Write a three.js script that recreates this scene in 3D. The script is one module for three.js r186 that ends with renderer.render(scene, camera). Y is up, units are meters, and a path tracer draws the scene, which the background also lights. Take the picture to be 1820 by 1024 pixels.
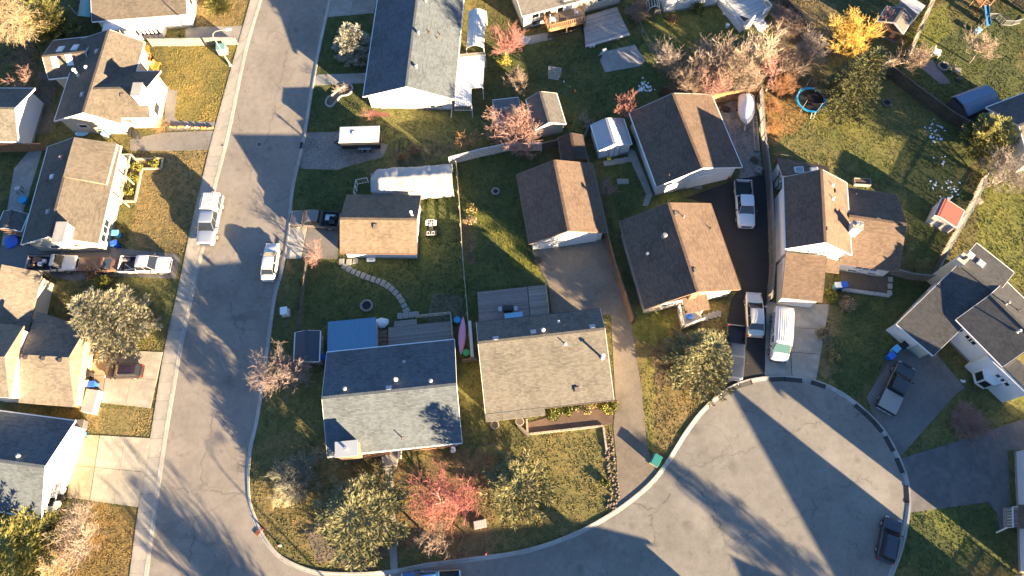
import * as THREE from 'three';
import { mergeGeometries, toCreasedNormals } from 'three/addons/utils/BufferGeometryUtils.js';
import { RoundedBoxGeometry } from 'three/addons/geometries/RoundedBoxGeometry.js';
import { Sky } from 'three/addons/objects/Sky.js';

// ---------- camera (drone, 73 m up, tilted 20.8 degrees off the vertical) ----------
const D2R = Math.PI / 180, IMW = 1820, IMH = 1024, FOC = 1230;
const scene = new THREE.Scene();
const camera = new THREE.PerspectiveCamera(2 * Math.atan(512 / FOC) / D2R, 16 / 9, 1, 1500);
camera.position.set(0, 73, 0);
camera.rotation.order = 'YXZ';
camera.rotation.set(-(90 - 20.8) * D2R, 0, -2.4 * D2R);
camera.updateMatrixWorld(true); camera.updateProjectionMatrix();
// ---------- sun and sky ----------
const SUN_EL = 11.0 * D2R, SUN_AZ = 43.5 * D2R;            // the sun stands low in the south-east (lower right of the frame)
const sunDir = new THREE.Vector3(Math.cos(SUN_EL) * Math.cos(SUN_AZ), Math.sin(SUN_EL), Math.cos(SUN_EL) * Math.sin(SUN_AZ));
const sun = new THREE.DirectionalLight(new THREE.Color().setRGB(1, 0.75, 0.455), 5);
sun.position.copy(sunDir).multiplyScalar(160).add(new THREE.Vector3(0, 0, -30));
sun.target.position.set(0, 0, -30); scene.add(sun, sun.target);
sun.castShadow = true; sun.shadow.radius = 1; sun.shadow.mapSize.set(4096, 4096);
Object.assign(sun.shadow.camera, { left: -95, right: 95, top: 70, bottom: -70, near: 5, far: 400 });
{ // clear low-sun sky: deep blue overhead, paler towards the horizon, warm around the sun
  const w = 256, h = 128, d = new Float32Array(w * h * 4);
  for (let j = 0; j < h; j++) for (let i = 0; i < w; i++) {
    const lat = (j + .5) / h * Math.PI - Math.PI / 2, lon = (i + .5) / w * 2 * Math.PI - Math.PI;
    const dir = new THREE.Vector3(Math.cos(lat) * Math.cos(lon), Math.sin(lat), Math.cos(lat) * Math.sin(lon));
    const e = Math.max(0, dir.y), hz = Math.pow(1 - e, 4), g = Math.pow(Math.max(0, dir.dot(sunDir)), 6) * Math.pow(1 - e, 2);
    let c = [0.036 + hz * .05 + g * .28, 0.080 + hz * .085 + g * .20, 0.170 + hz * .11 + g * .09];
    if (dir.y < 0) c = [0.05, 0.048, 0.042];
    const k = (j * w + i) * 4; d[k] = c[0] * SKY_GAIN(); d[k + 1] = c[1] * SKY_GAIN(); d[k + 2] = c[2] * SKY_GAIN(); d[k + 3] = 1;
  }
  const t = new THREE.DataTexture(d, w, h, THREE.RGBAFormat, THREE.FloatType);
  t.mapping = THREE.EquirectangularReflectionMapping; t.magFilter = THREE.LinearFilter; t.needsUpdate = true;
  scene.background = t; scene.environment = t;
}
function SKY_GAIN() { return 0.57; }
const renderer = new THREE.WebGLRenderer({ antialias: true });
renderer.toneMapping = THREE.LinearToneMapping; renderer.toneMappingExposure = 8.1;
renderer.shadowMap.enabled = true;

// ---------- helpers ----------
const V = (x, y, z) => new THREE.Vector3(x, y, z);
function P(px, py, h = 0) {                     // a point seen at a place in the photograph, at its real height above the ground
  const r = V(px / IMW * 2 - 1, 1 - py / IMH * 2, .5).unproject(camera).sub(camera.position).normalize();
  return camera.position.clone().addScaledVector(r, (h - camera.position.y) / r.y);
}
const PX = a => P(a[0], a[1], a[2] || 0);
let seed = 7;
function rnd() { seed |= 0; seed = seed + 0x6D2B79F5 | 0; let t = Math.imul(seed ^ seed >>> 15, 1 | seed); t = t + Math.imul(t ^ t >>> 7, 61 | t) ^ t; return ((t ^ t >>> 14) >>> 0) / 4294967296; }
const rr = (a, b) => a + (b - a) * rnd(), pick = a => a[Math.floor(rnd() * a.length)];
const clamp = (x, a, b) => x < a ? a : x > b ? b : x, lerp = (a, b, t) => a + (b - a) * t, sst = (a, b, x) => { x = clamp((x - a) / (b - a), 0, 1); return x * x * (3 - 2 * x); };
function hash2(x, y) { let n = Math.imul(x, 374761393) + Math.imul(y, 668265263) | 0; n = Math.imul(n ^ n >>> 13, 1274126177); return ((n ^ n >>> 16) >>> 0) / 4294967296; }
function vn(x, y, per = 0) {                     // value noise, periodic when per > 0
  let xi = Math.floor(x), yi = Math.floor(y); const fx = x - xi, fy = y - yi, u = fx * fx * (3 - 2 * fx), v = fy * fy * (3 - 2 * fy);
  let x1 = xi + 1, y1 = yi + 1; if (per) { xi = ((xi % per) + per) % per; yi = ((yi % per) + per) % per; x1 = ((x1 % per) + per) % per; y1 = ((y1 % per) + per) % per; }
  return lerp(lerp(hash2(xi, yi), hash2(x1, yi), u), lerp(hash2(xi, y1), hash2(x1, y1), u), v);
}
function fbm(x, y, o = 4, per = 0) { let s = 0, a = .5, n = 0; for (let i = 0; i < o; i++) { s += a * vn(x, y, per); n += a; a *= .5; x *= 2; y *= 2; per *= 2; } return s / n; }
function inPoly(x, z, p) { let c = false; for (let i = 0, j = p.length - 1; i < p.length; j = i++) { const a = p[i], b = p[j]; if ((a.z > z) !== (b.z > z) && x < (b.x - a.x) * (z - a.z) / (b.z - a.z) + a.x) c = !c; } return c; }
const toS = v => { v = clamp(v, 0, 1); return v <= .0031308 ? v * 12.92 : 1.055 * Math.pow(v, 1 / 2.4) - .055; };
function tex(w, h, fn, srgb = true) {             // fn(i, j) -> [r,g,b] in linear values (colour) or 0..1 (data)
  const d = new Uint8Array(w * h * 4);
  for (let j = 0; j < h; j++) for (let i = 0; i < w; i++) { const c = fn(i, j), k = (j * w + i) * 4; for (let m = 0; m < 3; m++) d[k + m] = Math.round(255 * (srgb ? toS(c[m]) : clamp(c[m], 0, 1))); d[k + 3] = 255; }
  const t = new THREE.DataTexture(d, w, h); t.wrapS = t.wrapT = THREE.RepeatWrapping; t.magFilter = THREE.LinearFilter; t.minFilter = THREE.LinearMipmapLinearFilter; t.generateMipmaps = true;
  if (srgb) t.colorSpace = THREE.SRGBColorSpace; t.anisotropy = 8; t.needsUpdate = true; return t;
}
const rgb = (r, g, b) => new THREE.Color().setRGB(r, g, b);

// mesh builder: triangles with uv in metres, in an optional local frame
class MB {
  constructor(m) { this.p = []; this.n = []; this.t = []; this.c = null; this.m = m || null; }
  _v(p, n, u, v) { if (this.m) { p = p.clone().applyMatrix4(this.m); n = n.clone().transformDirection(this.m); } this.p.push(p.x, p.y, p.z); this.n.push(n.x, n.y, n.z); this.t.push(u, v); }
  tri(a, b, c) {
    const e1 = b.clone().sub(a), e2 = c.clone().sub(a), n = e1.clone().cross(e2).normalize(); if (!(n.lengthSq() > .5)) return this;
    const u = e1.clone().normalize(), w = n.clone().cross(u);
    for (const q of [a, b, c]) { const d = q.clone().sub(a); this._v(q, n, d.dot(u), d.dot(w)); } return this;
  }
  quad(a, b, c, d, u0 = 0, v0 = 0) {
    const e1 = b.clone().sub(a), e2 = d.clone().sub(a), n = e1.clone().cross(c.clone().sub(a)).normalize(), u = e1.clone().normalize(), w = n.clone().cross(u);
    for (const q of [a, b, c, a, c, d]) { const k = q.clone().sub(a); this._v(q, n, k.dot(u) + u0, k.dot(w) + v0); } return this;
  }
  poly(pts) {                                       // a planar polygon, any orientation in space
    const n = V(0, 0, 0); for (let i = 0; i < pts.length; i++) { const a = pts[i], b = pts[(i + 1) % pts.length]; n.x += (a.y - b.y) * (a.z + b.z); n.y += (a.z - b.z) * (a.x + b.x); n.z += (a.x - b.x) * (a.y + b.y); }
    n.normalize(); const u = pts[1].clone().sub(pts[0]).normalize(), w = n.clone().cross(u).normalize();
    const q = pts.map(p => { const d = p.clone().sub(pts[0]); return new THREE.Vector2(d.dot(u), d.dot(w)); });
    for (const f of THREE.ShapeUtils.triangulateShape(q, [])) for (const i of f) this._v(pts[i], n, q[i].x, q[i].y); return this;
  }
  slab(pts, t) {                                    // polygon (top face) with thickness downwards
    const n = V(0, 0, 0); for (let i = 0; i < pts.length; i++) { const a = pts[i], b = pts[(i + 1) % pts.length]; n.x += (a.y - b.y) * (a.z + b.z); n.y += (a.z - b.z) * (a.x + b.x); n.z += (a.x - b.x) * (a.y + b.y); }
    if (n.y < 0) pts = pts.slice().reverse();
    const lo = pts.map(p => V(p.x, p.y - t, p.z)); this.poly(pts); this.poly(lo.slice().reverse());
    for (let i = 0; i < pts.length; i++) { const j = (i + 1) % pts.length; this.quad(lo[i], lo[j], pts[j], pts[i]); } return this;
  }
  prism(pts, y0, y1) { return this.slab(pts.map(p => V(p.x, y1, p.z)), y1 - y0); }
  box(cx, cy, cz, sx, sy, sz, ry = 0, rx = 0, rz = 0) {
    const R = new THREE.Matrix4().makeRotationFromEuler(new THREE.Euler(rx, ry, rz, 'YXZ')).setPosition(cx, cy, cz), x = sx / 2, y = sy / 2, z = sz / 2;
    const q = [[-x, -y, -z], [x, -y, -z], [x, y, -z], [-x, y, -z], [-x, -y, z], [x, -y, z], [x, y, z], [-x, y, z]].map(k => V(...k).applyMatrix4(R));
    for (const [a, b, c, d] of [[4, 5, 6, 7], [1, 0, 3, 2], [5, 1, 2, 6], [0, 4, 7, 3], [7, 6, 2, 3], [0, 1, 5, 4]]) this.quad(q[a], q[b], q[c], q[d]); return this;
  }
  bar(a, b, w, h = w) {                             // rectangular bar from a to b
    const d = b.clone().sub(a), L = d.length(); if (L < 1e-5) return this; d.divideScalar(L);
    const s = Math.abs(d.y) > .99 ? V(1, 0, 0) : V(0, 1, 0).cross(d).normalize(), u = d.clone().cross(s).normalize();
    const q = []; for (const e of [a, b]) for (const [i, j] of [[-1, -1], [1, -1], [1, 1], [-1, 1]]) q.push(e.clone().addScaledVector(s, i * w / 2).addScaledVector(u, j * h / 2));
    for (const [A, B, C, D] of [[4, 5, 6, 7], [1, 0, 3, 2], [1, 2, 6, 5], [0, 4, 7, 3], [2, 3, 7, 6], [0, 1, 5, 4]]) this.quad(q[A], q[B], q[C], q[D]); return this;
  }
  tube(a, b, r0, r1 = r0, n = 8, caps = true) {
    const d = b.clone().sub(a), L = d.length(); if (L < 1e-6) return this; d.divideScalar(L);
    const s = (Math.abs(d.y) > .9 ? V(1, 0, 0) : V(0, 1, 0)).cross(d).normalize(), u = d.clone().cross(s);
    const ring = (c, r) => { const o = []; for (let i = 0; i <= n; i++) { const t = i / n * 2 * Math.PI, nn = s.clone().multiplyScalar(Math.cos(t)).addScaledVector(u, Math.sin(t)); o.push([c.clone().addScaledVector(nn, r), nn]); } return o; };
    const A = ring(a, r0), Bq = ring(b, r1);
    for (let i = 0; i < n; i++) { const q = [A[i], A[i + 1], Bq[i + 1], Bq[i]], uv = [[i / n, 0], [(i + 1) / n, 0], [(i + 1) / n, L], [i / n, L]]; for (const k of [0, 1, 2, 0, 2, 3]) this._v(q[k][0], q[k][1], uv[k][0], uv[k][1]); }
    if (caps) for (let i = 1; i < n - 1; i++) { this.tri(Bq[0][0], Bq[i][0], Bq[i + 1][0]); this.tri(A[0][0], A[i + 1][0], A[i][0]); }
    return this;
  }
  path(pts, r, n = 6) { for (let i = 0; i < pts.length - 1; i++) this.tube(pts[i], pts[i + 1], r, r, n); return this; }
  geo(g, m) {
    const k = g.index ? g.toNonIndexed() : g, p = k.attributes.position, n = k.attributes.normal, t = k.attributes.uv; const nm = m ? new THREE.Matrix3().getNormalMatrix(m) : null;
    for (let i = 0; i < p.count; i++) { const a = V().fromBufferAttribute(p, i), b = V().fromBufferAttribute(n, i); if (m) { a.applyMatrix4(m); b.applyMatrix3(nm).normalize(); } this._v(a, b, t ? t.getX(i) : 0, t ? t.getY(i) : 0); } return this;
  }
  rbox(cx, cy, cz, sx, sy, sz, r, ry = 0, seg = 2) { return this.geo(new RoundedBoxGeometry(sx, sy, sz, seg, Math.min(r, sx / 2.01, sy / 2.01, sz / 2.01)), new THREE.Matrix4().makeRotationY(ry).setPosition(cx, cy, cz)); }
  geometry() {
    const g = new THREE.BufferGeometry(); g.setAttribute('position', new THREE.Float32BufferAttribute(this.p, 3)); g.setAttribute('normal', new THREE.Float32BufferAttribute(this.n, 3)); g.setAttribute('uv', new THREE.Float32BufferAttribute(this.t, 2));
    if (this.c) g.setAttribute('color', new THREE.Float32BufferAttribute(this.c, 3)); return g;
  }
  col(r, g, b) { if (!this.c) this.c = []; while (this.c.length < this.p.length) this.c.push(r, g, b); return this; }
  build(name, mat, parent) { const o = new THREE.Mesh(this.geometry(), mat); o.name = name; o.castShadow = o.receiveShadow = true; (parent || scene).add(o); return o; }
}
const used = {};
function numbered(n) { const k = used[n] = (used[n] ?? -1) + 1; return k ? n + '_' + String(k).padStart(3, '0') : n; }
function thing(name, label, category, pos = V(0, 0, 0), ry = 0, group) {
  const o = new THREE.Group(); o.name = numbered(name); o.position.copy(pos); o.rotation.y = ry; o.userData = { label, category }; if (group) o.userData.group = group; scene.add(o); return o;
}
function struct(name, mb, mat, label) { const o = mb.build(numbered(name), mat); o.userData.kind = 'structure'; if (label) o.userData.label = label; return o; }
function sgroup(name, label) { const o = new THREE.Group(); o.name = numbered(name); o.userData = { kind: 'structure' }; if (label) o.userData.label = label; scene.add(o); return o; }
// a builder whose points are given in the world but stored relative to a thing at pos
const rel = pos => new MB(new THREE.Matrix4().makeTranslation(-pos.x, -pos.y, -pos.z));
const heading = (a, b) => Math.atan2(-(b.z - a.z), b.x - a.x);      // rotation.y that turns +x from a to b
// ---------- materials ----------
const std = (c, r = .8, o = {}) => new THREE.MeshStandardMaterial({ color: Array.isArray(c) ? rgb(...c) : c, roughness: r, ...o });
const grain = (tone, s = 512) => tex(s, s, (i, j) => { const a = fbm(i / s * 8, j / s * 8, 4, 8), b = hash2(i, j * 3 + 1), k = 1 + tone * ((a - .5) * 1.6 + (b - .5) * .7); return [k * .8, k * .8, k * .8]; });
const T = {};
T.grain = grain(.35); T.grain.repeat.set(.25, .25);
T.rough = tex(1024, 1024, (i, j) => { const s = 1024, a = fbm(i / s * 5, j / s * 5, 5, 5), d = fbm(i / s * 40 + 7, j / s * 40, 3, 40), b = hash2(i, j * 3 + 1), k = .8 * (1 + (a - .5) * .5 + (d - .5) * .35 + (b - .5) * .35); return [k, k, k]; }); T.rough.repeat.set(.11, .11);
// asphalt shingles: courses 0.15 m high, tabs about 0.3 m wide, tone differs from tab to tab; 6 x 6 m
T.shingle = tex(1024, 1024, (i, j) => {
  const row = Math.floor(j / 1024 * 40), off = hash2(row, 5) * 51, col = Math.floor(((i + off) % 1024) / 1024 * 20);
  const t = hash2(row * 7 + 3, col * 13 + 1), big = fbm(i / 1024 * 6, j / 1024 * 6, 3, 6), g = hash2(i * 3 + 1, j * 5 + 2);
  const pt = hash2(row * 3 + 11, Math.floor(col / 2) * 7) > .965 ? -.16 : 0, stk = fbm(i / 1024 * 24 + 3, j / 1024 * 3, 3, 0), k = .8 * (1 + (t - .5) * .34 + (big - .5) * .42 + (stk - .5) * .22 + pt + (g - .5) * .30); return [k, k * (1 + (t - .5) * .03), k * (1 + (hash2(row, col) - .5) * .06)];
}); T.shingle.repeat.set(1 / 6, 1 / 6);
T.shingleB = tex(512, 512, (i, j) => { const f = (j / 512 * 20) % 1, row = Math.floor(j / 512 * 20), e = ((i + hash2(row, 5) * 25) / 512 * 10) % 1; const v = f * .8 + hash2(row, Math.floor(((i + hash2(row, 5) * 25) / 512 * 10)) % 10) * .2 - (e < .04 ? .3 : 0); return [v, v, v]; }, false); T.shingleB.repeat.set(1 / 3, 1 / 3);
T.lap = tex(8, 256, (i, j) => { const f = (j / 256 * 10) % 1, v = 1 - f; return [v, v, v]; }, false); T.lap.repeat.set(1, .5);
T.rib = tex(256, 8, (i, j) => { const f = (i / 256 * 8) % 1, v = f < .2 ? 1 : f < .3 ? 1 - (f - .2) * 10 : f > .9 ? (f - .9) * 10 : 0; return [v, v, v]; }, false); T.rib.repeat.set(.5, 1);
T.plank = tex(512, 512, (i, j) => { const row = Math.floor(j / 512 * 28), t = hash2(row, 3), s = vn(i / 512 * 40, row * 3.7, 40), g = fbm(i / 512 * 12, j / 512 * 90, 3, 0); const k = .8 * (1 + (t - .5) * .5 + (s - .5) * .25 + (g - .5) * .4); return [k, k, k]; }); T.plank.repeat.set(.25, .25);
T.gravel = tex(1024, 1024, (i, j) => { const s = 1024, a = fbm(i / s * 6, j / s * 6, 4, 6), d = vn(i / s * 90, j / s * 90, 90), e = vn(i / s * 220 + 5, j / s * 220, 220), k = .8 * (1 + (a - .5) * .8 + (d - .5) * .7 + (e - .5) * .9); return [k, k, k * .98]; }); T.gravel.repeat.set(.12, .12);
const gravelM = (c) => new THREE.MeshStandardMaterial({ color: rgb(...c), roughness: 1, map: T.gravel, bumpMap: T.gravel, bumpScale: .03 });
const shingle = (c) => new THREE.MeshStandardMaterial({ color: rgb(...c), roughness: .95, map: T.shingle, bumpMap: T.shingleB, bumpScale: .012 });
const siding = (c, r = .7) => new THREE.MeshStandardMaterial({ color: rgb(...c), roughness: r, bumpMap: T.lap, bumpScale: .012 });
const ribbed = (c, r = .45, m = .3) => new THREE.MeshStandardMaterial({ color: rgb(...c), roughness: r, metalness: m, bumpMap: T.rib, bumpScale: .03 });
const wood = c => new THREE.MeshStandardMaterial({ color: rgb(...c), roughness: .85, map: T.plank });
const grainy = (c, r = .9) => new THREE.MeshStandardMaterial({ color: rgb(...c), roughness: r, map: T.grain });
const roughm = (c, r = .95) => new THREE.MeshStandardMaterial({ color: rgb(...c), roughness: r, map: T.rough });
const paint = (c, o = {}) => new THREE.MeshPhysicalMaterial({ color: rgb(...c), roughness: .38, clearcoat: .8, clearcoatRoughness: .12, ...o });
const M = {
  roofBlue: shingle([.118, .142, .162]), roofTan: shingle([.166, .153, .13]), roofBrown: shingle([.168, .116, .084]), roofBeige: shingle([.138, .118, .096]), roofGrey: shingle([.128, .122, .115]), roofCharcoal: shingle([.082, .083, .086]), roofDark: shingle([.11, .105, .105]), roofGold: shingle([.205, .158, .112]),
  white: siding([.78, .77, .74]), cream: siding([.52, .48, .39]), blueWhite: siding([.60, .64, .67]), greyWall: siding([.45, .43, .40]), tanWall: siding([.42, .33, .24]), brick: roughm([.30, .16, .11]), brownWall: siding([.18, .11, .075]),
  trim: std([.76, .75, .72], .55), trimDark: std([.10, .085, .075], .6), trimBrown: std([.2, .12, .08], .6), gutter: std([.6, .6, .6], .4),
  glass: new THREE.MeshPhysicalMaterial({ color: rgb(.018, .022, .028), roughness: .06, clearcoat: 1, clearcoatRoughness: .03 }), glassPale: new THREE.MeshPhysicalMaterial({ color: rgb(.25, .28, .3), roughness: .1, clearcoat: 1 }),
  garage: std([.74, .74, .72], .5), concrete: grainy([.38, .35, .30]), concreteNew: grainy([.47, .425, .345]), concretePale: grainy([.42, .41, .38]), walk: grainy([.34, .325, .30]), stone: roughm([.30, .29, .27]), paver: roughm([.34, .33, .31]),
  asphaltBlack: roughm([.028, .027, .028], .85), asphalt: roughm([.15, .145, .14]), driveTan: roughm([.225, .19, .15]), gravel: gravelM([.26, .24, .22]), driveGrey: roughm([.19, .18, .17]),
  galv: std([.46, .47, .47], .42, { metalness: .6 }), steel: std([.55, .56, .57], .35, { metalness: .7 }), blackMetal: std([.03, .03, .032], .5), whitePlastic: std([.75, .75, .74], .4), dark: std([.022, .022, .023], .7), rubber: std([.022, .021, .021], .85), chrome: std([.7, .7, .7], .15, { metalness: 1 }),
  cedar: wood([.36, .19, .095]), greyWood: wood([.27, .25, .23]), darkWood: wood([.13, .105, .085]), palewood: wood([.42, .36, .28]), whiteWood: wood([.62, .61, .58]), deckGrey: wood([.33, .305, .28]), brownWood: wood([.20, .125, .08]),
  binBlue: std([.02, .12, .55], .4), binSky: std([.12, .45, .75], .45), tarpWhite: std([.74, .73, .69], .55, { bumpMap: T.rough, bumpScale: .05 }), green: std([.03, .22, .19], .5), tealBox: std([.16, .34, .3], .5), red: std([.45, .03, .025], .5), orange: std([.6, .2, .03], .6), yellow: std([.65, .48, .04], .6), pink: std([.75, .33, .48], .4), cyan: std([.02, .3, .55], .4), skyBlue: std([.25, .5, .72], .5), greenPlastic: std([.05, .42, .12], .5),
  bark: roughm([.24, .20, .165]), barkPale: roughm([.42, .35, .28]), mulch: roughm([.16, .105, .075]), dirt: roughm([.17, .125, .09]),
  tyre: std([.02, .02, .02], .9), rim: std([.5, .5, .5], .35, { metalness: .7 }), lampRed: std([.4, .015, .015], .25), lampClear: std([.6, .6, .58], .15), terracotta: roughm([.40, .20, .13]), snow: std([.7, .73, .76], .8)
};
// ---------- the ground, roads, pavements ----------
const pl = (pts, h = 0) => pts.map(p => P(p[0], p[1], h));
const P1x = -8;
const GX0 = -78, GX1 = 82, GZ0 = -76, GZ1 = 12, TW = 2048, TH = 1126;
const hard = [];                                               // polygons where no grass grows
const patch = (pts, c, soft = .8, amt = 1) => { const q = pl(pts); let a = 1e9, b = -1e9, d = 1e9, e = -1e9; for (const p of q) { a = Math.min(a, p.x); b = Math.max(b, p.x); d = Math.min(d, p.z); e = Math.max(e, p.z); } return { q, c, soft, amt, bb: [a - 2, b + 2, d - 2, e + 2] }; };
const GOLD = [.148, .114, .042], OLIVE = [.120, .114, .036], GREEN = [.060, .074, .020], DRY = [.165, .125, .052], LIME = [.128, .134, .026], DIRT = [.105, .072, .046], RUST = [.148, .098, .044], GREYDIRT = [.12, .10, .082];
const patches = [
  patch([[560, 20], [660, 20], [640, 340], [500, 360], [520, 230]], GREEN), patch([[640, 180], [900, 200], [870, 300], [640, 300]], OLIVE, 1.5), patch([[545, 330], [830, 300], [840, 580], [540, 590]], GREEN), patch([[810, 280], [950, 260], [980, 560], [830, 570]], GREEN),
  patch([[850, 80], [1180, 60], [1220, 200], [1120, 260], [900, 260]], GREEN), patch([[1060, 270], [1170, 270], [1230, 360], [1100, 400]], GREEN),
  patch([[440, 640], [580, 620], [585, 830], [450, 880]], OLIVE), patch([[445, 780], [860, 800], [1100, 740], [1095, 920], [800, 1000], [560, 1010], [450, 930]], GOLD, 2), patch([[690, 800], [870, 800], [880, 1000], [700, 1005]], RUST, 2), patch([[880, 770], [1090, 760], [1090, 910], [880, 960]], OLIVE, 2, .7), patch([[810, 640], [865, 640], [860, 800], [820, 800]], OLIVE),
  patch([[1110, 540], [1290, 540], [1280, 700], [1170, 820], [1140, 800]], GOLD, 1.5), patch([[1118, 550], [1210, 560], [1180, 620], [1120, 600]], LIME, 1.2), patch([[1140, 640], [1165, 640], [1160, 800], [1142, 800]], LIME, .7, .6), patch([[1170, 600], [1260, 640], [1230, 720], [1170, 690]], DIRT, 2, .7),
  patch([[1350, 120], [1560, 110], [1740, 240], [1740, 310], [1640, 480], [1500, 330], [1370, 280]], OLIVE, 1.5), patch([[1360, 150], [1440, 210], [1380, 270], [1355, 230]], [.19, .12, .04], 2), patch([[1440, 190], [1560, 150], [1600, 300], [1480, 290]], LIME, 2.5, .55), patch([[1600, 260], [1740, 230], [1700, 380], [1620, 490]], GREEN, 2), patch([[1455, 540], [1530, 500], [1480, 690], [1450, 670]], DRY, 1.5), patch([[1500, 500], [1640, 490], [1600, 620], [1540, 700], [1480, 680]], GREEN, 2),
  patch([[1750, 300], [1820, 260], [1820, 520], [1740, 440]], LIME, 1), patch([[1560, 100], [1820, 0], [1820, 250], [1730, 230]], GREEN, 1.5), patch([[1610, 60], [1680, 0], [1690, 50], [1640, 100]], LIME), patch([[1680, 790], [1620, 800], [1700, 690], [1820, 690], [1820, 740]], OLIVE, 1, .8), patch([[1780, 690], [1820, 690], [1820, 730]], LIME, .5), patch([[1610, 905], [1760, 890], [1800, 1024], [1590, 1024]], GREEN, 1), patch([[1640, 905], [1690, 900], [1745, 1000], [1700, 980]], LIME, .8, .7),
  patch([[290, 75], [420, 75], [390, 220], [300, 215]], [.168, .135, .036], .5), patch([[240, 270], [375, 262], [330, 450], [230, 450]], DRY, .8), patch([[200, 490], [320, 490], [290, 625], [230, 620]], OLIVE, 1), patch([[155, 725], [275, 725], [265, 780], [150, 770]], [.165, .13, .05], .5), patch([[130, 890], [245, 900], [235, 1024], [0, 1024], [0, 930]], [.17, .115, .04], 1), patch([[330, 0], [440, 0], [425, 50], [330, 60]], [.17, .125, .05], 1), patch([[0, 265], [90, 262], [60, 420], [0, 440]], GREEN, 1),
  patch([[1180, 0], [1330, 0], [1330, 90], [1150, 110], [1130, 40]], LIME, 2, .6), patch([[1160, 80], [1480, 60], [1480, 170], [1200, 180]], DIRT, 2, .6), patch([[1370, 0], [1480, 0], [1500, 110], [1400, 110]], [.17, .12, .06], 2, .8), patch([[760, 515], [825, 515], [820, 570], [760, 570]], GREYDIRT, 1.2, .6), patch([[545, 940], [690, 960], [690, 1010], [555, 1000]], GREYDIRT, 1.5, .8), patch([[690, 260], [780, 250], [800, 290], [700, 300]], DIRT, 2, .6), patch([[828, 370], [850, 440], [840, 480], [822, 440]], DIRT, .8, .7), patch([[845, 370], [880, 370], [960, 470], [950, 500], [850, 400]], [.15, .14, .02], .8, .8), patch([[0, 100], [60, 60], [75, 130], [20, 150]], DIRT, 2, .7), patch([[70, 130], [100, 130], [90, 240], [60, 240]], GREYDIRT, 1, .9)
];
function lawnColor(x, z) {
  const n1 = fbm(x * .35 + 50, z * .35 + 50, 4), n2 = fbm(x * 1.7, z * 1.7, 3), wob = (fbm(x * .6 + 9, z * .6 + 3, 3) - .5) * 3;
  let r = .094, g = .086, b = .028;
  for (const p of patches) { const k = p.bb; if (x < k[0] || x > k[1] || z < k[2] || z > k[3]) continue; const ox = wob * p.soft * .6, oz = (n1 - .5) * 3 * p.soft; if (inPoly(x + ox, z + oz, p.q)) { const a = p.amt * .85; r = lerp(r, p.c[0], a); g = lerp(g, p.c[1], a); b = lerp(b, p.c[2], a); } }
  const k = 1.12 * (.72 + .56 * n1 + (n2 - .5) * .55), hue = (n2 - .5) * .14 + (n1 - .5) * .2; return [r * k * (1 + hue), g * k * (1 - hue * .2), b * k];
}
{
  const far = struct('ground', new MB().quad(V(-420, -.03, 380), V(420, -.03, 380), V(420, -.03, -460), V(-420, -.03, -460)), new THREE.MeshStandardMaterial({ color: rgb(.115, .105, .038), roughness: 1, map: T.rough }));
  const lawnTex = tex(TW, TH, (i, j) => { const x = lerp(GX0, GX1, i / TW), z = lerp(GZ1, GZ0, j / TH), c = lawnColor(x, z), s = .55 + .5 * hash2(i, j) + .4 * hash2(i >> 1, (j >> 1) + 999); return [c[0] * s, c[1] * s, c[2] * s]; });
  lawnTex.wrapS = lawnTex.wrapT = THREE.ClampToEdgeWrapping;
  const g = new MB().quad(V(GX0, 0, GZ1), V(GX1, 0, GZ1), V(GX1, 0, GZ0), V(GX0, 0, GZ0)); for (let i = 0; i < g.t.length; i += 2) { g.t[i] = (g.p[i / 2 * 3] - GX0) / (GX1 - GX0); g.t[i + 1] = (GZ1 - g.p[i / 2 * 3 + 2]) / (GZ1 - GZ0); }
  struct('lawn', g, new THREE.MeshStandardMaterial({ map: lawnTex, roughness: 1 }));
}
// kerb lines, read off the photograph
const kerbWest = [[469, -30], [462, 0], [437, 85], [402, 250], [381, 330], [360, 436], [342, 512], [319, 624], [295, 762], [275, 900], [259, 1018], [252, 1075]];
const walkWest = [[452, -30], [445, 0], [410, 125], [376, 250], [358, 325], [339, 406], [317, 512], [292, 624], [270, 762], [247, 900], [231, 1018], [224, 1075]];
const kerbEast = [[592, -30], [587, 0], [562, 117], [540, 252], [522, 331], [515, 391], [502, 481], [491, 520], [480, 594], [470, 667], [457, 752], [446, 800], [441, 850], [444, 893], [455, 925], [470, 956], [495, 986], [530, 1006], [567, 1017], [630, 1020], [690, 1016], [755, 1004], [830, 994], [910, 983], [967, 969], [1035, 942], [1085, 914], [1122, 888], [1160, 854], [1186, 820], [1220, 766], [1248, 730], [1285, 697], [1322, 679], [1365, 671], [1397, 670], [1447, 677], [1480, 690], [1515, 712], [1552, 744], [1575, 772], [1597, 813], [1611, 850], [1616, 885], [1612, 930], [1601, 980], [1584, 1024], [1555, 1075]];
function smooth(pts, h = 0, n = 4) { const c = new THREE.CatmullRomCurve3(pts.map(p => P(p[0], p[1], h)), false, 'centripetal'); return c.getPoints(pts.length * n); }
function offset(line, d) { return line.map((p, i) => { const a = line[Math.max(0, i - 1)], b = line[Math.min(line.length - 1, i + 1)], t = b.clone().sub(a).normalize(); return V(p.x - t.z * d, p.y, p.z + t.x * d); }); }
const kW = smooth(kerbWest), kE = smooth(kerbEast), wW = smooth(walkWest);
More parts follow.
